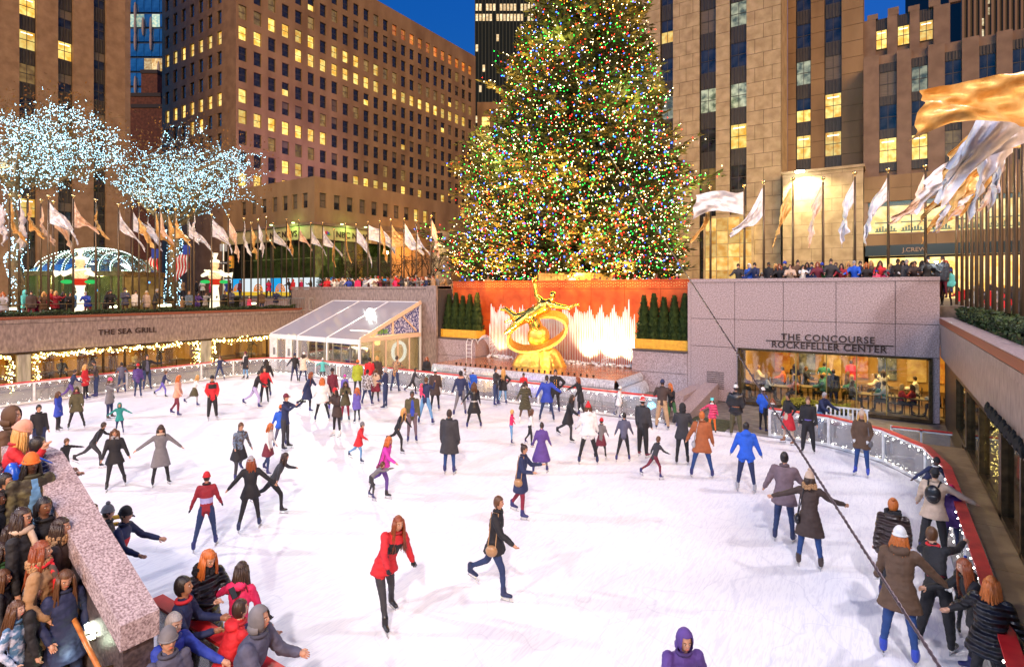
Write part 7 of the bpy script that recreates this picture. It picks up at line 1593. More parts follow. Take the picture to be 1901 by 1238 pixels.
S(918, 1104, 906, 75, 'skater in black coat and blue jeans with brown bag striding near the middle', pose='stride', top='black', coat=.1, bottom='jeans', shoe='navy', hair='short', hc='brown', H=1.75, lean=6, extra=(('bag', 'tan', -1),), legs=((24, 4, 20), (-26, 8, 30)))
S(1148, 776, 728, 80, 'child in white coat skating along the rail in front of the fountain', pose='skate', top='white', coat=.16, bottom='lgrey', hat=('beanie', 'white'), H=1.3)
# people outside the rail near the concourse window
S(1416, 800, 722, 140, 'man in blue jacket and white cap standing outside the rail below the window', pose='pocket', top='blue', bottom='black', hat=('cap', 'white'), skates=False)
S(1434, 806, 748, 0, 'person with auburn hair and white scarf seated outside the rail', pose='relax', top='char', bottom='black', hair='mid', hc='auburn', skates=False, H=1.35, extra=(('scarf', 'white'),))
S(1524, 812, 735, 60, 'grey haired man in navy jacket and pale jeans outside the rail on the bench', pose='rail', top='navy', bottom='ljeans', hc='grey', skates=False, bulk=1.1, H=1.7)
bx = thing('slatted_bench', 'white slatted bench outside the rail below the yellow shrubs', 'bench', (*at_foot(1562, 803)[:2], 0), R(0))
for k in range(5): m = MB(); m.box(-.9, .9, -.25 + k * .1, -.18 + k * .1, .42, .45); m.build('seat_slat', WHITEP, bx)
for k in range(12): m = MB(); m.box(-.86 + k * .15, -.8 + k * .15, .26, .29, .45, .9); m.build('back_slat', WHITEP, bx)
m = MB(); m.box(-.92, .92, .25, .3, .9, .96); m.build('top_rail', WHITEP, bx)
for s in (-.85, .85): m = MB(); m.box(s - .03, s + .03, -.25, -.2, 0, .62); m.build('leg', WHITEP, bx); m = MB(); m.box(s - .03, s + .03, .24, .3, 0, .9); m.build('leg', WHITEP, bx); m = MB(); m.box(s - .04, s + .04, -.28, .26, .62, .66); m.build('armrest', WHITEP, bx)

# ------------------------------------------------------------------ foreground spectators, lower left
def spot(u, Y): p = plan((u - U0) / FPX * Y, Y); return p
def spect(u, vtop, Y, face, label, z0, **kw):
    x, y = spot(u, Y); H = CH - (vtop - VH) / FPX * Y - z0; H = max(1.1, min(1.95, H)); bear = math.atan2((u - U0) / FPX, 1)
    kw.setdefault('shoe', 'black'); return person(label, x, y, z0, YAW - bear + R(face), H=H, dep=Y, skates=kw.pop('skates', False), **kw)
spect(376, 1016, 7.9, 35, 'woman with ginger hair in black fur hooded coat looking at her phone', 0, pose='phone', top='black', kind='puffer', coat=.2, bulk=1.12, bottom='black', hair='mid', hc='ginger', female=True, hood_down=True, extra=(('furcollar', 'black'), ('phone', None)), sk=1)
spect(441, 1062, 7.75, 150, 'girl in crimson pink jacket with dark hair resting a hand on the rail', 0, pose='larm', top='hotpink', bottom='navy', hair='mid', hc='dark', female=True, hood_down=True, gloves=True, arms=((10, 14, 20, 0), (30, 50, 10, 0)), skates=True, shoe='skate')
spect(322, 1078, 7.15, 70, 'man with black hair in navy jacket and red collar at the near rail', 0, pose='leanrail', top='navy', bottom='black', hc='black', sk=2, extra=(('collar', 'red'),), lean=10)
spect(298, 1136, 6.6, 40, 'man with thin grey hair in bright blue jacket at the near rail', 0, pose='rail', top='royal', bottom='black', hc='grey', sk=1, lean=16)
spect(312, 1176, 6.25, 20, 'person with grey knitted beanie and dark coat at the bottom left of the rail', 0, pose='stand', top='slate', bottom='black', hat=('beanie', 'grey'))
spect(408, 1128, 6.85, 110, 'dark haired man in red hoodie leaning on the near rail', 0, pose='leanrail', top='red', bottom='black', hc='dark', lean=22, hood_down=True)
spect(446, 1128, 6.55, 60, 'person in charcoal jacket with grey hood leaning on the near rail', 0, pose='leanrail', top='slate', bottom='black', hat=('hood', 'grey'), lean=20, bulk=1.12)
spect(216, 952, 9.6, 60, 'child in navy beanie and red jacket half hidden behind the slab', 0, pose='rail', top='navy', bottom='navy', hat=('beanie', 'black'), extra=(('band', 'red', .02, .22),), skates=True)
spect(200, 950, 9.9, 90, 'person in leopard fur hat behind the slab', 0, pose='stand', top='char', bottom='navy', hat=('pom', 'grey'), skates=True)
x, y = spot(172, 10.3); person('person in mustard jacket hidden behind the slab pointing to the right', x, y, 0, YAW + R(100), H=1.6, dep=10.3, pose='point', top='yellow', bottom='black', gloves=True, skates=True, arms=((88, 4, 4, 0), (88, 4, 4, 0)))
zst = 0
STP = [(-8.3, 0.0), (-9.5, .52), (-9.85, .85), (-10.8, 1.4), (-11.3, 1.85), (-30, 1.85)]
def stair_z(x):
    for (a, za), (b, zb_) in zip(STP, STP[1:]):
        if x >= b: return max(0, za + (zb_ - za) * (a - x) / (a - b)) if x < a else 0
    return 1.85
def stairp(u, vtop, Y, face, label, **kw):
    Y *= 1.05; kw['bulk'] = kw.get('bulk', 1.0) * .95; vtop += 5
    x, y = spot(u, Y); return spect(u, vtop, Y, face, label, round(stair_z(x), 3), **kw)
stairp(22, 757, 8.0, 60, 'person in brown hood at the back of the stair crowd', pose='stand', top='brown', bottom='black', hat=('hood', 'brown'), bulk=1.1)
stairp(20, 786, 7.3, 80, 'woman in pink beanie and red coat holding a phone to her ear', pose='phone', top='red', coat=.2, bottom='black', hair='long', hc='blonde', hat=('beanie', 'peach'), female=True, arms=((40, 20, 110, 10), (20, 10, 30, 0)))
stairp(44, 814, 7.15, 100, 'dark haired man in navy coat with bright blue backpack straps', pose='leanrail', top='navy', kind='puffer', bottom='black', hc='black', extra=(('backpack', 'blue'),), lean=14, bulk=1.1)
stairp(58, 846, 6.9, 20, 'woman in orange knitted cap with camouflage jacket over denim shirt', pose='stand', top='olive', kind='camo', bulk=1.08, bottom='black', hair='mid', hc='black', hat=('beanie', 'orange'), sk=4, extra=(('front', 'ljeans', 'denim'),))
stairp(81, 926, 6.6, 30, 'young girl with dark hair tied back in black coat below the orange cap woman', pose='stand', top='black', bottom='black', hair='pony', hc='black', sk=3)
stairp(40, 946, 6.35, 60, 'woman with brown hair glasses and pink scarf in black coat', pose='stand', top='black', coat=.2, bottom='black', hair='long', hc='dark', female=True, extra=(('scarf', 'beige'), ('glasses', None)))
stairp(112, 964, 6.5, 70, 'woman with dark hair and tan fur collar looking right beside the slab', pose='stand', top='dbrown', coat=.2, bottom='black', hair='long', hc='dark', female=True, extra=(('furcollar', 'tan'),))
stairp(76, 1008, 6.15, 70, 'woman with very long auburn hair in tan parka and patterned scarf', pose='pocket', top='tan', coat=.2, bulk=1.1, bottom='black', hair='wild', hc='auburn', female=True, extra=(('furcollar', 'tan'), ('scarf', 'red', 'plaid')))
stairp(119, 1058, 6.15, 15, 'woman with wavy brown hair in buttoned black coat and jeans on the stairs', pose='pocket', top='navy', coat=.2, bottom='jeans', hair='long', hc='brown', female=True, head=26)
stairp(30, 1118, 5.85, 50, 'young woman with long light brown hair in washed denim jacket', pose='pocket', top='ljeans', kind='denim', bottom='black', hair='long', hc='brown', female=True, extra=(('bag', 'maroon', 1),), sk=5)
stairp(-6, 915, 6.6, 80, 'person in black coat cut by the left edge of the photo', pose='stand', top='black', bottom='black', hair='short', hc='dark', sk=3)
stairp(2, 1010, 6.2, 60, 'person in dark green coat cut by the left edge of the stairs', pose='stand', top='green', bottom='black', hair='mid', hc='dark')
stairp(-10, 860, 7.0, 90, 'person in dark navy jacket at the left edge above the stairs', pose='stand', top='navy', bottom='black', hc='dark')

for k_, (u_, v_, Y_, tp_, hr_, hcx_) in enumerate([(-16, 800, 7.8, 'char', 'short', 'dark'), (8, 880, 6.75, 'black', 'short', 'black'), (20, 975, 6.5, 'dbrown', 'long', 'dark'), (4, 1060, 6.05, 'char', 'long', 'brown'), (60, 1085, 6.0, 'black', 'long', 'dark')]):
    stairp(u_, v_, Y_, 60 + 5 * k_, 'person in %s coat with %s %s hair, %s down the stair crowd' % ({'char': 'dark grey', 'dbrown': 'dark brown'}.get(tp_, tp_), {'short': 'short', 'long': 'long'}[hr_], hcx_, ordinal(k_)), pose='stand', top=tp_, bottom='black', hair=hr_, hc=hcx_, coat=.15)
# ------------------------------------------------------------------ crowds above the plaza
ARCH = []
for k, (po, fem, H_, coat, hr) in enumerate([('rail', 0, 1.78, .1, 'short'), ('rail', 1, 1.66, .18, 'long'), ('stand', 0, 1.74, .12, 'short'), ('photo', 1, 1.66, .15, 'mid'), ('folded', 0, 1.8, .12, 'beanie'), ('relax', 1, 1.62, .2, 'beanie'), ('leanrail', 0, 1.76, .1, 'short'), ('phone', 1, 1.66, .18, 'long'), ('stand', 1, 1.25, .12, 'beanie'), ('stand', 0, 1.68, .12, 'hood'), ('sit', 1, 1.66, 0, 'long'), ('sit', 0, 1.74, 0, 'short')]):
    me, info = body_mesh(H=H_, pose=po, coat=coat, bulk=1.06, female=bool(fem), voxel=.05, skates=False)
    for i in range(6): me.materials.append(None)
    tmp = bpy.data.objects.new('tmp', None)
    before = set(bpy.data.objects)
    COL.objects.link(tmp)
    if hr in ('short', 'long', 'mid'): hair_part(tmp, info, hr, HAIR['dark'])
    else:
        hair_part(tmp, info, 'short' if hr == 'beanie' and not fem else 'none' if hr == 'hood' else 'mid', HAIR['dark']); hat_part(tmp, info, 'hood' if hr == 'hood' else 'beanie', C_('red'))
    kids = [(o.name.split('.')[0], o.data) for o in tmp.children]
    for o in list(tmp.children): bpy.data.objects.remove(o)
    bpy.data.objects.remove(tmp); ARCH.append((me, kids, hr, fem))
def crowd_person(label, k, x, y, z, rz, top, bot='black', hc='dark', hat='black', sk=0, group=None, s=1.0):
    me, kids, hr, fem = ARCH[k]; t = thing('person', label, 'person', (x, y, z), rz, group); t.scale = (s, s, s)
    o = link('body', me, t); ms = [cloth(SKIN[sk], 'skin'), cloth(C_(top)), cloth(C_(bot)), cloth(C_('black'), 'leather'), cloth(C_(top)), cloth(C_('black'))]
    for sl, m_ in zip(o.material_slots, ms): sl.link = 'OBJECT'; sl.material = m_
    for nm, d in kids:
        c = link(nm, d, t)
        for i, sl in enumerate(c.material_slots): sl.link = 'OBJECT'; sl.material = cloth(HAIR[hc], 'hair') if nm == 'hair' else cloth(C_(hat))
    return t
rc = random.Random(99)
DK = ['black', 'char', 'navy', 'dbrown', 'maroon', 'olive', 'slate', 'brown', 'grey']
CLN = dict(char='dark grey', dbrown='dark brown', lgrey='pale grey', hotpink='hot pink', turq='turquoise', ljeans='pale blue', royal='royal blue', dred='dark red', slate='slate blue', beige='beige')
HN = dict(dark='dark hair', black='black hair', blonde='blonde hair', ginger='ginger hair', auburn='auburn hair', brown='brown hair', grey='grey hair', white='white hair')
def desc(top, k, hc, hat):
    hr = ARCH[k][2]; return '%s coat with %s' % (CLN.get(top, top), HN[hc] if hr in ('short', 'long', 'mid') else ('%s hood' if hr == 'hood' else '%s beanie') % CLN.get(hat, hat))
# concourse parapet
LST = [(1372, 'char', 0, 'dark'), (1391, 'blue', 9, 'dark'), (1404, 'navy', 0, 'black'), (1414, 'grey', 8, 'dark'), (1427, 'black', 2, 'black'), (1438, 'dbrown', 1, 'blonde'), (1449, 'black', 1, 'auburn'), (1457, 'char', 4, 'dark'), (1467, 'beige', 6, 'brown'), (1480, 'brown', 0, 'dark'), (1490, 'white', 3, 'black'), (1499, 'dbrown', 1, 'dark'),
       (1507, 'navy', 2, 'black'), (1512, 'olive', 8, 'brown'), (1518, 'maroon', 1, 'auburn'), (1526, 'green', 5, 'black'), (1541, 'char', 0, 'dark'), (1552, 'brown', 2, 'brown'), (1563, 'dred', 1, 'dark'), (1573, 'tan', 1, 'blonde'), (1588, 'blue', 0, 'grey'), (1597, 'navy', 2, 'dark'), (1606, 'black', 1, 'ginger'), (1617, 'brown', 3, 'blonde'), (1627, 'pink', 8, 'dark'),
       (1633, 'red', 1, 'dark'), (1643, 'hotpink', 8, 'brown'), (1651, 'grey', 1, 'blonde'), (1664, 'black', 0, 'dark'), (1673, 'white', 1, 'dark'), (1683, 'char', 2, 'grey'), (1691, 'maroon', 1, 'dark'), (1700, 'dbrown', 6, 'black'), (1709, 'white', 1, 'dark'), (1720, 'black', 0, 'black'), (1738, 'black', 3, 'black'), (1750, 'char', 2, 'dark'), (1756, 'black', 9, 'dark'), (1764, 'turq', 8, 'dark')]
for i, (u, top, k, hc) in enumerate(LST):
    yy = 1.95 if i % 2 == 0 or k == 8 else 2.2; x = x_on(u, yy)[0]; zz = 5.2; hat = rc.choice(['white', 'red', 'black', 'royal', 'grey'])
    crowd_person('%s, %s from the left on the concourse parapet' % (desc(top, k, hc, hat), ordinal(i)), k, x, yy, zz, rc.uniform(-.5, .5), top, rc.choice(DK), hc, hat, rc.choice([0, 1, 5, 0, 1, 2, 3]), 'crowd on the concourse parapet', rc.uniform(.95, 1.05))
# planks for the children to stand on
m = MB(); m.box(-9.9, -.1, 1.62, 2.44, 4.6, 5.2); o = m.build('parapet_step', GRAN); o['label'] = 'granite step behind the concourse parapet under the crowd'; o['category'] = 'step'
fx, _ = x_on(1738, 1.7); o = MB().ell((0, 0, 0), (.07, .05, .05), 10, 6).build('camera_flash', glow('flash', (.8, .95, 1), 160), loc=(fx, 1.68, zof(487, depth_of(fx, 1.68)))); o['label'] = 'white camera flash held up over the concourse parapet'; o['category'] = 'camera flash'
# pavilion wall parapet
for i in range(44):
    u = 606 + i * 4.75 + rc.uniform(-1.5, 1.5); yy = (1.62, 1.95, 2.3)[i % 3]; x = x_on(u, yy)[0]; k = rc.choice([0, 1, 2, 3, 4, 5, 6, 7, 8, 9, 1, 3]); top = rc.choice(DK + ['red', 'hotpink', 'royal', 'white', 'tan', 'lgrey', 'black']); hc = rc.choice(list(HAIR)[:6]); hat = rc.choice(['white', 'red', 'black', 'cream', 'grey'])
    crowd_person('%s, %s from the left on the wall behind the pavilion' % (desc(top, k, hc, hat), ordinal(i)), k, x, yy, ZS + (.35 if k == 8 else 0), rc.uniform(-.3, .7), top, rc.choice(DK), hc, hat, rc.choice([0, 1, 5, 0, 1, 2, 3]), 'crowd on the wall behind the pavilion', rc.uniform(.95, 1.05))
# left terrace
LT = [(8, 'lgrey', 1, 'ginger'), (46, 'turq', 9, 'dark'), (58, 'dbrown', 2, 'dark'), (67, 'hotpink', 9, 'dark'), (80, 'brown', 1, 'blonde'), (92, 'red', 0, 'blonde'), (103, 'dred', 3, 'blonde'), (115, 'char', 7, 'dark'), (128, 'black', 6, 'black'), (143, 'ljeans', 2, 'black'), (163, 'royal', 6, 'grey'), (196, 'black', 1, 'dark'), (205, 'black', 0, 'dark'),
      (232, 'slate', 4, 'brown'), (252, 'white', 2, 'dark'), (272, 'beige', 5, 'blonde'), (287, 'char', 0, 'grey'), (338, 'tan', 8, 'brown'), (351, 'steel', 9, 'brown'), (366, 'purple', 1, 'dark'), (381, 'lgrey', 3, 'dark'), (397, 'black', 0, 'brown'), (412, 'char', 6, 'brown'), (430, 'slate', 4, 'dark'), (463, 'pink', 8, 'dark'), (486, 'brown', 2, 'dark'), (512, 'navy', 0, 'blonde'), (540, 'char', 1, 'dark')]
for i, (u, top, k, hc) in enumerate(LT):
    xx = -43.75 - .35 * (i % 2); y = y_on(u, xx)[0]; hat = {'turq': 'turq', 'hotpink': 'hotpink', 'steel': 'tan', 'slate': 'dbrown'}.get(top, 'cream')
    crowd_person('%s, %s from the left at the left terrace rail' % (desc(top, k, hc, hat), ordinal(i)), k, xx, y, 3.8, R(90) + rc.uniform(-.9, .9), top, rc.choice(DK), hc, hat, rc.choice([0, 1, 5]), 'people at the left terrace rail', .78 if top == 'hotpink' else rc.uniform(.95, 1.04))
# right promenade
for i in range(16):
    u = 1782 + i * 9; xx = 2.2 + (i % 3) * .9; y = y_on(u, xx)[0]; k = rc.choice([0, 1, 2, 3, 4, 5, 9]); top = rc.choice(['red', 'black', 'white', 'navy', 'black', 'red', 'char', 'lgrey']); hc = rc.choice(['dark', 'black', 'blonde', 'brown']); hat = rc.choice(['yellow', 'black', 'white'])
    crowd_person('%s, %s from the concourse corner behind the right flagpoles' % (desc(top, k, hc, hat), ordinal(i)), k, xx, y, 4.1, R(-90) + rc.uniform(-.8, .8), top, 'black', hc, hat, rc.choice([0, 1, 5]), 'people behind the right flagpoles')
# diners inside the concourse window
TBL = thing('cafe_table', 'small square cafe table', 'table')
m = MB(); m.box(-.4, .4, -.4, .4, .72, .76); m.build('table_top', WOODF, TBL); m = MB(); m.tube([(0, 0, .03), (0, 0, .72)], .03, 8); m.lathe([(0, .25), (.03, .25)], 12); m.build('pedestal', BLACKM, TBL)
CH_ = thing('cafe_chair', 'black metal cafe chair', 'chair')
m = MB(); m.box(-.2, .2, -.2, .2, .43, .46); m.build('seat', BLACKM, CH_); m = MB(); m.box(-.2, .2, .18, .2, .6, .88); m.build('backrest', BLACKM, CH_)
for sx in (-.18, .18):
    for sy_ in (-.17, .18): m = MB(); m.tube([(sx, sy_, 0), (sx, sy_, .43 if sy_ < 0 else .85)], .012, 6); m.build('leg', BLACKM, CH_)
tb = [(1402, 1.7), (1450, 1.6), (1500, 2.2), (1555, 2.9), (1612, 1.5), (1662, 1.5), (1706, 1.4), (1430, 4.2), (1520, 5.0), (1600, 4.6), (1670, 4.0)]
ci = 0
for i, (u, yy) in enumerate(tb):
    x = x_on(u, yy)[0]; lab = 'cafe table, %s from the left in the %s of the dining room' % (ordinal(i if i < 7 else i - 7), 'front row' if i < 7 else 'back row')
    t = TBL if i == 0 else tree_copy(TBL); t.location = (x, yy, .03); t['label'] = lab; t['group'] = 'cafe tables in the dining room'
    for s in (-1, 1):
        c = CH_ if ci == 0 else tree_copy(CH_); ci += 1; c.location = (x + s * .7, yy, .03); c.rotation_euler = (0, 0, R(-90) * s if s > 0 else R(90)); c.rotation_euler = (0, 0, R(-90) if s > 0 else R(90)); c['label'] = 'black chair %s of the %s table in the dining room %s row' % ('right' if s > 0 else 'left', ordinal(i if i < 7 else i - 7), 'front' if i < 7 else 'back'); c['group'] = 'cafe chairs in the dining room'
        top = {(0, -1): 'purple', (5, 1): 'red', (6, -1): 'red', (6, 1): 'white', (4, -1): 'grey'}.get((i, s)) or rc.choice(['black', 'char', 'teal', 'brown', 'tan', 'navy', 'white', 'orange']); hc = rc.choice(['dark', 'brown', 'blonde'])
        k = 10 if rc.random() < .5 else 11
        crowd_person('diner in %s top, %s, %s of the %s table, %s row' % (CLN.get(top, top), HN[hc], 'right' if s > 0 else 'left', ordinal(i if i < 7 else i - 7), 'front' if i < 7 else 'back'), k, x + s * .68, yy, .02, R(-90) if s > 0 else R(90), top, 'black', hc, 'black', rc.choice([0, 1]), 'seated diners in the dining room')
for i, (u, yy, top) in enumerate(((1547, 1.4, 'char'), (1475, 3.4, 'black'), (1530, 3.9, 'teal'), (1640, 3.2, 'white'), (1580, 6.0, 'red'))):
    crowd_person('person in %s top standing inside the dining room, %s from the left' % (CLN.get(top, top), ordinal([1, 0, 2, 4, 3].index(i) if 0 else i)), (2, 7, 0, 3, 2)[i], x_on(u, yy)[0], yy, .02, R(180), top, 'jeans', 'dark', 'black', 0, 'people standing in the dining room')
for i in range(10):
    y = -3.5 - i * 2.05; xx = XS - 1.9 - (i % 2) * 1.2; top = rc.choice(['black', 'white', 'dbrown', 'char']); crowd_person('restaurant guest in %s top behind the garlanded windows, %s from the pavilion' % (CLN.get(top, top), ordinal(i)), rc.choice([2, 7, 0, 11]), xx, y, .02 if 1 else 0, R(90), top, 'black', rc.choice(['dark', 'blonde', 'brown']), 'black', 0, 'guests behind the garlanded windows')
for i in range(9):
    y = -4.6 - i * 2.4; t = tree_copy(TBL, (XS - 1.2, y, .03), 0, 'small table inside the garlanded windows, %s from the pavilion' % ordinal(i)); t['group'] = 'tables behind the garlanded windows'
# far street crowd that reads as one mass
def mass(name, label, spots, seed):
    rnd = random.Random(seed); V, F, MI, off = [], [], [], 0; cols = ['black', 'char', 'navy', 'dbrown', 'brown', 'red', 'tan', 'royal', 'white', 'maroon', 'lgrey', 'hotpink', 'blue', 'olive']; mats = [cloth(SKIN[0], 'skin'), cloth(HAIR['dark'], 'hair'), cloth(HAIR['brown'], 'hair')] + [cloth(C_(c)) for c in cols]
    cache = {}
    for (x, y, z) in spots:
        k = rnd.choice([0, 1, 2, 3, 4, 5, 6, 7, 9]); me, kids, hr, fem = ARCH[k]; a = rnd.uniform(-.6, 1.0); ca, sa = math.cos(a), math.sin(a); tc, bc = 3 + rnd.choice([0, 1, 2, 3, 0, 1, 4, 5, 6, 7, 8, 9, 10, 11, 12, 13]), 3 + rnd.randint(0, 3); hcx = rnd.choice([1, 1, 2]); htx = 3 + rnd.choice([5, 8, 0, 7, 10])
        for nm, d in [('body', me)] + kids:
            key = d.name
            if key not in cache:
                n = len(d.vertices); co = np.empty(n * 3, np.float32); d.vertices.foreach_get('co', co); cache[key] = (co.reshape(-1, 3), [tuple(p.vertices) for p in d.polygons], [p.material_index for p in d.polygons])
            co, fs, mi = cache[key]; w = np.empty_like(co); w[:, 0] = co[:, 0] * ca - co[:, 1] * sa + x; w[:, 1] = co[:, 0] * sa + co[:, 1] * ca + y; w[:, 2] = co[:, 2] + z; V.append(w); F += [tuple(i + off for i in f) for f in fs]; off += len(co)
            MI += [(0 if q == 0 else tc if q in (1, 4) else bc) for q in mi] if nm == 'body' else [hcx if nm == 'hair' else htx] * len(fs)
    me = bpy.data.meshes.new(name); me.from_pydata(np.concatenate(V).tolist(), [], F)
    for m_ in mats: me.materials.append(m_)
    me.polygons.foreach_set('material_index', MI); me.polygons.foreach_set('use_smooth', [True] * len(me.polygons)); o = link(name, me); o['kind'] = 'stuff'; o['label'] = label; o['category'] = 'crowd'; return o
sp = []
for i in range(64):
    u = 236 + i * 5.8 + rc.uniform(-2, 2); Y = 50 + rc.uniform(-2, 5); x, y = plan((u - U0) / FPX * Y, Y)
    if y > 2.8: sp.append((x, y, ZS))
    elif x < -54: sp.append((x, y, 3.8 + .95))
for i in range(34): u = 828 + i * 13; x, d = x_on(u, 3.3 + (i % 2) * .5); sp.append((x, 3.3 + (i % 2) * .5, ZS - (.25 if i % 3 else 0)))
for i in range(26): u = 600 + i * 8.5; x, d = x_on(u, 3.6); sp.append((x, 3.6, ZS))
for i in range(22): u = 1380 + i * 18; x, d = x_on(u, 3.4); sp.append((x, 3.4, ZS))
mass('crowd', 'dense far crowd filling the street behind the terrace and the parapets', sp, 4)
m = MB(); m.box(-90, -54, -22, 2.44, 3.81, 4.75); struct('upper_terrace', m, PAVE)

# ------------------------------------------------------------------ domed kiosk on the left terrace
kp = at_depth(183, 0, 40.5); KX, KY = kp.x, kp.y
ks = thing('domed_kiosk', 'glass kiosk with green ribbed dome outlined in bulbs and restaurant name band', 'kiosk', (KX, KY, 3.8), YAW)
GRN = plain('green_frame', (.03, .09, .05), .4); hw, dp, zb_, zt_ = 3.3, 2.2, 2.75, 4.65
KGL = pane_mat('kiosk_glass', (.7, .9, .75), .03, .12, (.25, .35, .22))
def kp_(t, s):   # dome point: t 0..1 across width arch, s depth
    a = math.pi * t; return Vector((-hw * math.cos(a), s, zb_ + .35 + (zt_ - zb_ - .35) * math.sin(a) ** .8))
nr = 9; bl = MB()
for i in range(nr):
    x = -hw + 2 * hw * i / (nr - 1); h_ = (zt_ - zb_ - .3) * max(0, 1 - (x / hw) ** 2) ** .42; r = MB(); pts = [(x * (1 - .12 * math.sin(math.pi * q / 12)), -dp * math.cos(math.pi * q / 12), zb_ + .3 + h_ * math.sin(math.pi * q / 12)) for q in range(13)]
    if h_ > .1: r.tube(pts, .05, 6); r.build('dome_rib', GRN, ks)
    for q in range(17):
        f = q / 16 * 6.2; a = int(f); p = Vector(pts[a]).lerp(Vector(pts[a + 1]), f - a); bl.ell(p + Vector((0, -.09, .05)), (.034, .034, .034), 5, 3)
    if i < nr - 1:
        x2 = -hw + 2 * hw * (i + 1) / (nr - 1); h2 = (zt_ - zb_ - .3) * max(0, 1 - (x2 / hw) ** 2) ** .42; g = MB()
        P1 = [(x, -dp * math.cos(math.pi * q / 10), zb_ + .3 + h_ * math.sin(math.pi * q / 10)) for q in range(11)]; P2 = [(x2, -dp * math.cos(math.pi * q / 10), zb_ + .3 + h2 * math.sin(math.pi * q / 10)) for q in range(11)]
        g.add(P1 + P2, [(q, q + 1, 12 + q, 11 + q) for q in range(10)]); g.build('dome_pane', KGL, ks)
for q in range(60): x = -hw + 2 * hw * q / 59; h_ = (zt_ - zb_ - .3) * max(0, 1 - (x / hw) ** 2) ** .42; bl.ell((x, -.35, zb_ + .42 + h_), (.034, .034, .034), 5, 3)
for s_ in (-1, 1):
    for q in range(22): a = math.pi / 2 * q / 21; bl.ell((s_ * (hw + .02) * math.cos(a), -dp * .7, zb_ + .4 + (zt_ - zb_ - .5) * math.sin(a)), (.034,) * 3, 5, 3)
o = bl.build('bulbs', glow('kiosk_bulb', (.75, 1, .9), 6), ks); o['kind'] = 'stuff'
KBR = noisy('kiosk_brass', (.22, .14, .05), (.4, .27, .1), scale=4, rough=.35, metal=.7)
m = MB(); m.box(-hw - .1, hw + .1, -dp - .08, dp + .08, zb_, zb_ + .32); m.build('name_band', KBR, ks)
text_part('lettering', 'THE SEA GRILL', .3, (.6, -dp - .1, zb_ + .16), (R(90), 0, 0), GOLD, ks)
for i in range(9):
    x = -hw + 2 * hw * i / 8; m = MB(); m.box(x - .05, x + .05, -dp - .05, -dp + .05, 0, zb_); m.build('post', KBR, ks)
    if i < 8: m = MB(); m.box(x + .06, x + 2 * hw / 8 - .06, -dp - .01, -dp + .01, .1, zb_ - .02); m.build('pane', KGL, ks)
m = MB(); m.box(-hw, hw, dp - .1, dp, 0, zb_); m.build('back_wall', noisy('kiosk_wall', (.2, .12, .04), (.4, .26, .1), scale=2, rough=.6), ks)
for k in range(14):
    m = MB(); m.ell((rc.uniform(-3, 3), rc.uniform(-1.5, 1.5), rc.uniform(1.2, 2.5)), (.07, .07, .07), 6, 4); m.build('hanging_ornament', glow('ornament_%d' % (k % 3), [(.1, .3, 1), (1, .3, .05), (1, .8, .3)][k % 3], 4), ks)
lamp('kiosk_light', 'POINT', (KX, KY, 3.8 + 2.5), 160, (1, .75, .35), shadow_soft_size=.3)
# herald figures (white lit wire figures with red and gold)
def herald(u, vt, Y, label, mirror=1):
    p = at_depth(u, vt, Y); z0 = 3.8; h = p.z - z0; t = thing('herald_figure', label, 'figure', (p.x, p.y, z0), YAW + R(25)); W_ = glow('lit_wire', (1, .86, .6), 1.7); s = h / 4.0
    m = MB(); m.lathe([(0, .34 * s), (.8 * s, .3 * s), (1.7 * s, .2 * s), (1.9 * s, .26 * s)], 12); m.build('robe', W_, t, smooth=True)
    m = MB(); m.ell((0, 0, 2.15 * s), (.36 * s, .3 * s, .3 * s), 10, 7); m.build('sash', glow('lit_red', (.9, .05, .02), .8), t, smooth=True)
    m = MB(); m.ell((0, 0, 2.55 * s), (.42 * s, .34 * s, .42 * s), 10, 8); m.build('torso', noisy('cream_wire', (.6, .4, .15), (.9, .8, .6), scale=9, rough=.6, ecol=(1, .75, .4), estr=.5), t, smooth=True)
    m = MB(); m.ell((0, 0, 3.2 * s), (.26 * s, .26 * s, .3 * s), 10, 8); m.build('head', noisy('lit_face', (.8, .45, .2), (.95, .7, .4), scale=6, rough=.6, ecol=(1, .6, .3), estr=.5), t, smooth=True)
    m = MB(); m.ell((0, .05, 3.45 * s), (.3 * s, .3 * s, .16 * s), 9, 6); m.tube([(0, 0, 3.5 * s), (0, 0, 4.0 * s)], [.05 * s, .2 * s], 8); m.build('crown', W_, t, smooth=True)
    for sx in (-1, 1): m = MB(); m.tube([(sx * .3 * s, 0, 2.8 * s), (sx * .7 * s, -.3 * s, 2.5 * s), (sx * .35 * s, -.6 * s, 2.6 * s)], [.13 * s, .11 * s, .08 * s], 8); m.build('arm', W_, t, smooth=True)
    m = MB(); m.tube([(-1.0 * mirror * s, -.5 * s, 2.6 * s), (.6 * mirror * s, -.5 * s, 2.85 * s)], [.05 * s, .05 * s], 7); m.tube([(-.75 * mirror * s, -.5 * s, 2.6 * s), (-1.05 * mirror * s, -.5 * s, 2.55 * s)], [.06 * s, .2 * s], 9); m.build('horn', W_, t, smooth=True)
    for sx in (-1, 1): m = MB(); m.ell((sx * .55 * s, -.3 * s, 2.1 * s), (.3 * s, .18 * s, .12 * s), 9, 6); m.build('green_bow', glow('lit_green', (.05, .7, .15), .9), t, smooth=True)
herald(149, 462, 35.5, 'tall white lit herald figure with horn in front of the domed kiosk')
herald(399, 470, 42.5, 'smaller white lit herald figure with horn right of the kiosk', -1)
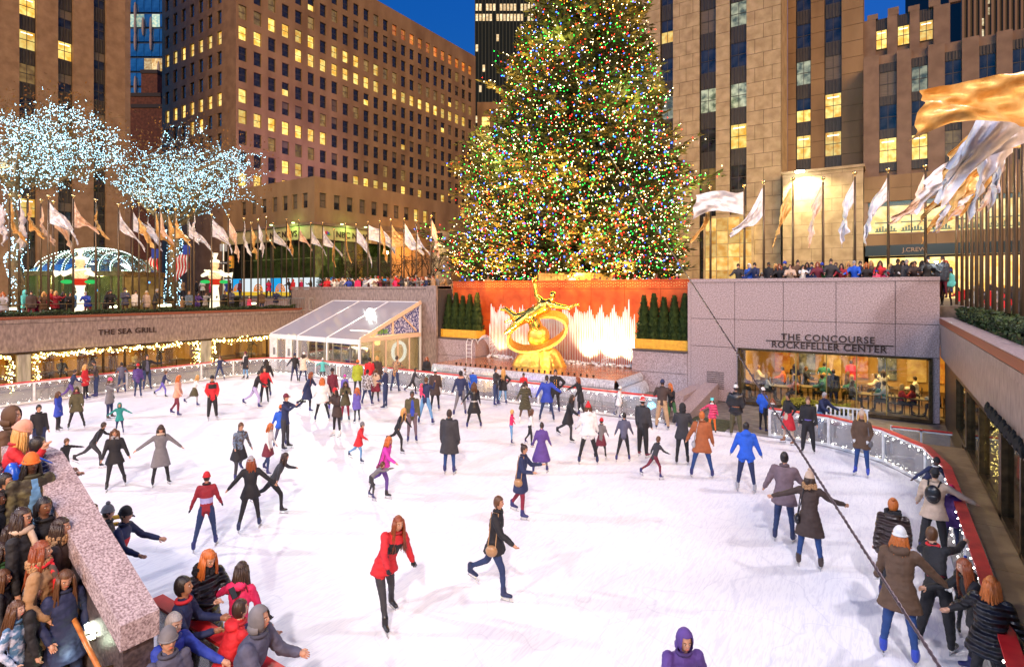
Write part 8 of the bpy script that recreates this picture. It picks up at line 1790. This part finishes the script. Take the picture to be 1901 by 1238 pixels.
# striped national flags on a staff
for k, (u, v) in enumerate(((284, 462), (342, 455))):
    p = at_depth(u + 12, v, 45.0); t = thing('striped_flag', 'red and white striped flag hanging from a slanted staff, %s behind the left flagpoles' % ('left one' if not k else 'right one'), 'flag', (p.x, p.y, 3.8), YAW)
    m = MB(); m.tube([(0, 0, 0), (0, 0, p.z - 3.8 + .2)], .05, 8); m.build('pole', POLEM, t)
    for j in range(9):
        mm = MB(); n = 10
        vs = []
        for q in range(n + 1):
            for e in (0, 1): w = j + e; vs.append((-w * .13 - .12 * q / n * 3 * .5, .1 * math.sin(q * .9 + w * .5), p.z - 3.8 - q * .2 - w * .12))
        mm.add(vs, [(q * 2, q * 2 + 1, q * 2 + 3, q * 2 + 2) for q in range(n)]); mm.build('stripe', cloth(C_('red')) if j % 2 == 0 else cloth(C_('white')), t, smooth=True)
    m = MB(); m.box(-.55, 0, -.14, -.11, p.z - 3.8 - .75, p.z - 3.8 - .02); m.build('blue_canton', cloth(C_('royal')), t)
# traffic light, street signs
p = at_depth(415, 458, 47); t = thing('traffic_signal', 'yellow traffic signal and one way street signs on a post left of the news building', 'traffic light', (p.x, p.y, 3.8), YAW)
m = MB(); m.tube([(0, 0, 0), (0, 0, 5.6)], .07, 8); m.build('post', STEEL, t); m = MB(); m.box(.45, .8, -.15, .15, 3.6, 4.6); m.build('signal_head', YELP, t)
for j, c in enumerate(((.9, .1, .05), (.15, .1, .02), (.02, .12, .05))): m = MB(); m.ell((.62, -.16, 4.4 - j * .3), (.1, .05, .1), 8, 6); m.build('signal_lens', glow('signal_red', c, 3) if j == 0 else plain('lens_off%d' % j, c), t)
m = MB(); m.box(-.3, .3, -.02, .02, 5.0, 5.6); m.box(-.02, .02, -.02, .02, 4.9, 5.0); m.build('sign_back', plain('grey_sign', (.3, .3, .32), .4), t)
m = MB(); m.box(-.4, .35, -.1, -.08, 3.9, 4.15); m.build('one_way_plate', BLACKM, t); text_part('lettering', 'ONE WAY', .16, (-.02, -.11, 4.02), (R(90), 0, 0), WHITEP, t)
# metal crowd barriers
for k, (u, Y) in enumerate(((532, 46.5), (552, 47), (575, 46.5), (595, 46))):
    p = at_depth(u, 0, Y); t = thing('crowd_barrier', 'grey metal crowd barrier on the steps, %s from the left' % ordinal(k), 'barrier', (p.x, p.y, 3.8 + (.95 if p.y > .9 else 0)), YAW + .1 * (k % 2))
    m = MB(); m.tube([(-.9, 0, .15), (-.9, 0, 1.1), (.9, 0, 1.1), (.9, 0, .15), (-.9, 0, .15)], .022, 6); m.build('frame_tube', STEEL, t)
    for j in range(10): m = MB(); m.tube([(-.75 + j * .166, 0, .15), (-.75 + j * .166, 0, 1.1)], .01, 5); m.build('bar', STEEL, t)
# orange street lamp
p = at_depth(702, 431, 54); t = thing('street_lamp', 'orange glowing street lamp in front of the stone block', 'street lamp', (p.x, p.y, ZS)); h = p.z - ZS
m = MB(); m.tube([(0, 0, 0), (0, 0, h)], [.08, .05], 8); m.build('post', BLACKM, t); m = MB(); m.ell((0, 0, h), (.17, .17, .13), 10, 7); m.build('lamp_head', glow('sodium_lamp', (1, .38, .06), 40), t)
p = at_depth(390, 371, 50); o = MB().ell((0, 0, 0), (.2, .2, .14), 8, 6).build('tree_spotlight', glow('sodium_spot', (1, .3, .05), 30), loc=p); o['label'] = 'small orange light glowing among the branches of the right lit tree'; o['category'] = 'lamp'

# ------------------------------------------------------------------ sloping granite parapet, stairs and handrail, lower left
SL = noisy('flamed_granite', (.22, .15, .155), (.62, .50, .51), scale=42, rough=.7, bump=.35, detail=6, contrast=(.36, .64))
SLY0, SLY1 = -26.77, -26.38
sp_ = thing('sloping_parapet', 'speckled granite parapet sloping down beside the stairs to the rink', 'parapet')
def sprism(x0, x1, z0a, z1a, z0b, z1b, y0, y1, name, mat):
    m = MB(); m.add([(x0, y0, z0a), (x1, y0, z0b), (x1, y1, z0b), (x0, y1, z0a), (x0, y0, z1a), (x1, y0, z1b), (x1, y1, z1b), (x0, y1, z1a)], [(0, 3, 2, 1), (4, 5, 6, 7), (0, 1, 5, 4), (1, 2, 6, 5), (2, 3, 7, 6), (3, 0, 4, 7)]); return m.build(name, mat, sp_)
def stop(x): return 2.0 + (-8.8 - x) * .493
xa_, xj, xb_ = -11.54, on_level(215, 975, 2.55).x, -8.8
xj = -9.9
sprism(xa_, xj - .006, stop(xa_) - .28, stop(xa_), stop(xj) - .28, stop(xj), SLY0, SLY1, 'coping_slab', SL); sprism(xj + .006, xb_, stop(xj) - .28, stop(xj), stop(xb_) - .28, stop(xb_), SLY0, SLY1, 'coping_slab', SL)
sprism(-13.2, xa_ - .006, 3.07, 3.35, 3.07, 3.35, SLY0, SLY1, 'coping_slab', SL)
sprism(-13.2, xa_, 0, 3.06, 0, 3.06, SLY0 + .04, SLY1 - .04, 'wall_body', GRAND); sprism(xa_, xb_ - .04, 0, stop(xa_) - .29, 0, stop(xb_) - .29, SLY0 + .04, SLY1 - .04, 'wall_body', GRAND)
hr_ = thing('handrail', 'orange brown wooden handrail on the inner side of the sloping parapet', 'handrail')
WOODH = noisy('varnished_wood', (.42, .13, .03), (.62, .24, .06), scale=4, rough=.3, stretch=(1, 6, 6))
ha, hb_ = Vector((-10.2, SLY0 - .1, stop(-10.2) - .62)), Vector((-8.95, SLY0 - .1, stop(-8.95) - .62))
m = MB(); m.tube([ha, hb_, hb_ + Vector((.03, .1, 0))], .028, 10); m.build('rail', WOODH, hr_, smooth=True)
for f in (.15, .55, .9): p = ha.lerp(hb_, f); m = MB(); m.tube([p + Vector((0, 0, -.02)), p + Vector((0, .14, -.06))], .012, 6); m.build('bracket', BRONZE, hr_)
wl2 = thing('stair_light', 'bright white light set in the wall under the wooden handrail', 'lamp', (-9.62, SLY0 + .03, stop(-9.62) - .72)); m = MB(); m.box(-.12, .12, -.05, 0, -.06, .06); m.build('lens', glow('stair_lens', (.9, 1, .8), 8), wl2); m = MB(); m.box(-.14, .14, -.03, 0, -.08, -.061); m.build('frame', BRONZE, wl2)
lamp('stair_lamp', 'POINT', (-9.6, SLY0 - .18, stop(-9.6) - .9), 3, (.85, 1, .7), shadow_soft_size=.08)
lamp('stair_fill', 'SPOT', (-4.5, -32.5, 6.5), 150, (1, .72, .62), (-10.3, -27, 1.8), spot_size=R(55), spot_blend=.8, shadow_soft_size=.5)  # unseen spot behind the camera, brightens the stair crowd
stt = thing('stairs', 'granite stairs full of spectators at the lower left', 'stairs')
edges_ = sorted([q[0] for q in [(-8.3,)]])
x = -8.3; z = 0; k = 0
prev = x
while z < 1.85 - 1e-3:
    z2 = min(1.85, z + .17)
    # find x where the stair reaches z2
    xx = x
    while stair_z(xx) < z2 - 1e-4 and xx > -11.4: xx -= .005
    nxt = xx - .0
    m = MB(); m.box(-13.4 if z2 >= 1.85 else -13.4, (prev), -31.5, SLY0 + .03 - .002 * k, z + .001, z2); m.build('step', GRAN, stt); prev = xx; z = z2; k += 1
# belt post
t = thing('belt_post', 'black post with retractable belt at the foot of the stairs', 'post', (*spot(240, 7.0), 0)); m = MB(); m.tube([(0, 0, 0), (0, 0, 1.05)], .03, 10); m.lathe([(0, .16), (.03, .16)], 14); m.build('pole', BLACKM, t); m = MB(); m.lathe([(1.05, .034), (1.1, .03)], 10); m.build('cap', WHITEP, t); m = MB(); m.obox((0, 0, .98), (-.9, -.2, .85), .012, .06); m.build('belt', BLACKM, t)
# guy cable of the tree
N_, F_ = at_depth(1745, 1238, 2.9), at_depth(1100, 240, 42.0); d_ = (N_ - F_).normalized()
E_ = N_ + d_ * 4.5
cb = thing('guy_cable', 'long twisted steel cable running from the big tree down to the lower right', 'cable'); 
for s in range(3):
    pts, rr_ = [], []
    L = (E_ - F_).length; side = d_.cross(Vector((0, 0, 1))).normalized(); up = side.cross(d_); n = 700 if s < 3 else 1
    for i in range(n + 1):
        q = i / n; q = 1 - (1 - q) ** 2.2; p = F_.lerp(E_, q); a = (1 - q) * L / .11 * 6.283 + s * 2.094; pts.append(p + (side * math.cos(a) + up * math.sin(a)) * .0055)
    m = MB(); m.tube(pts, .0068, 5); m.build('strand', plain('cable_steel', (.10, .07, .075), .35, metal=.7), cb, smooth=True)
bpy.data.scenes.remove(_lab)
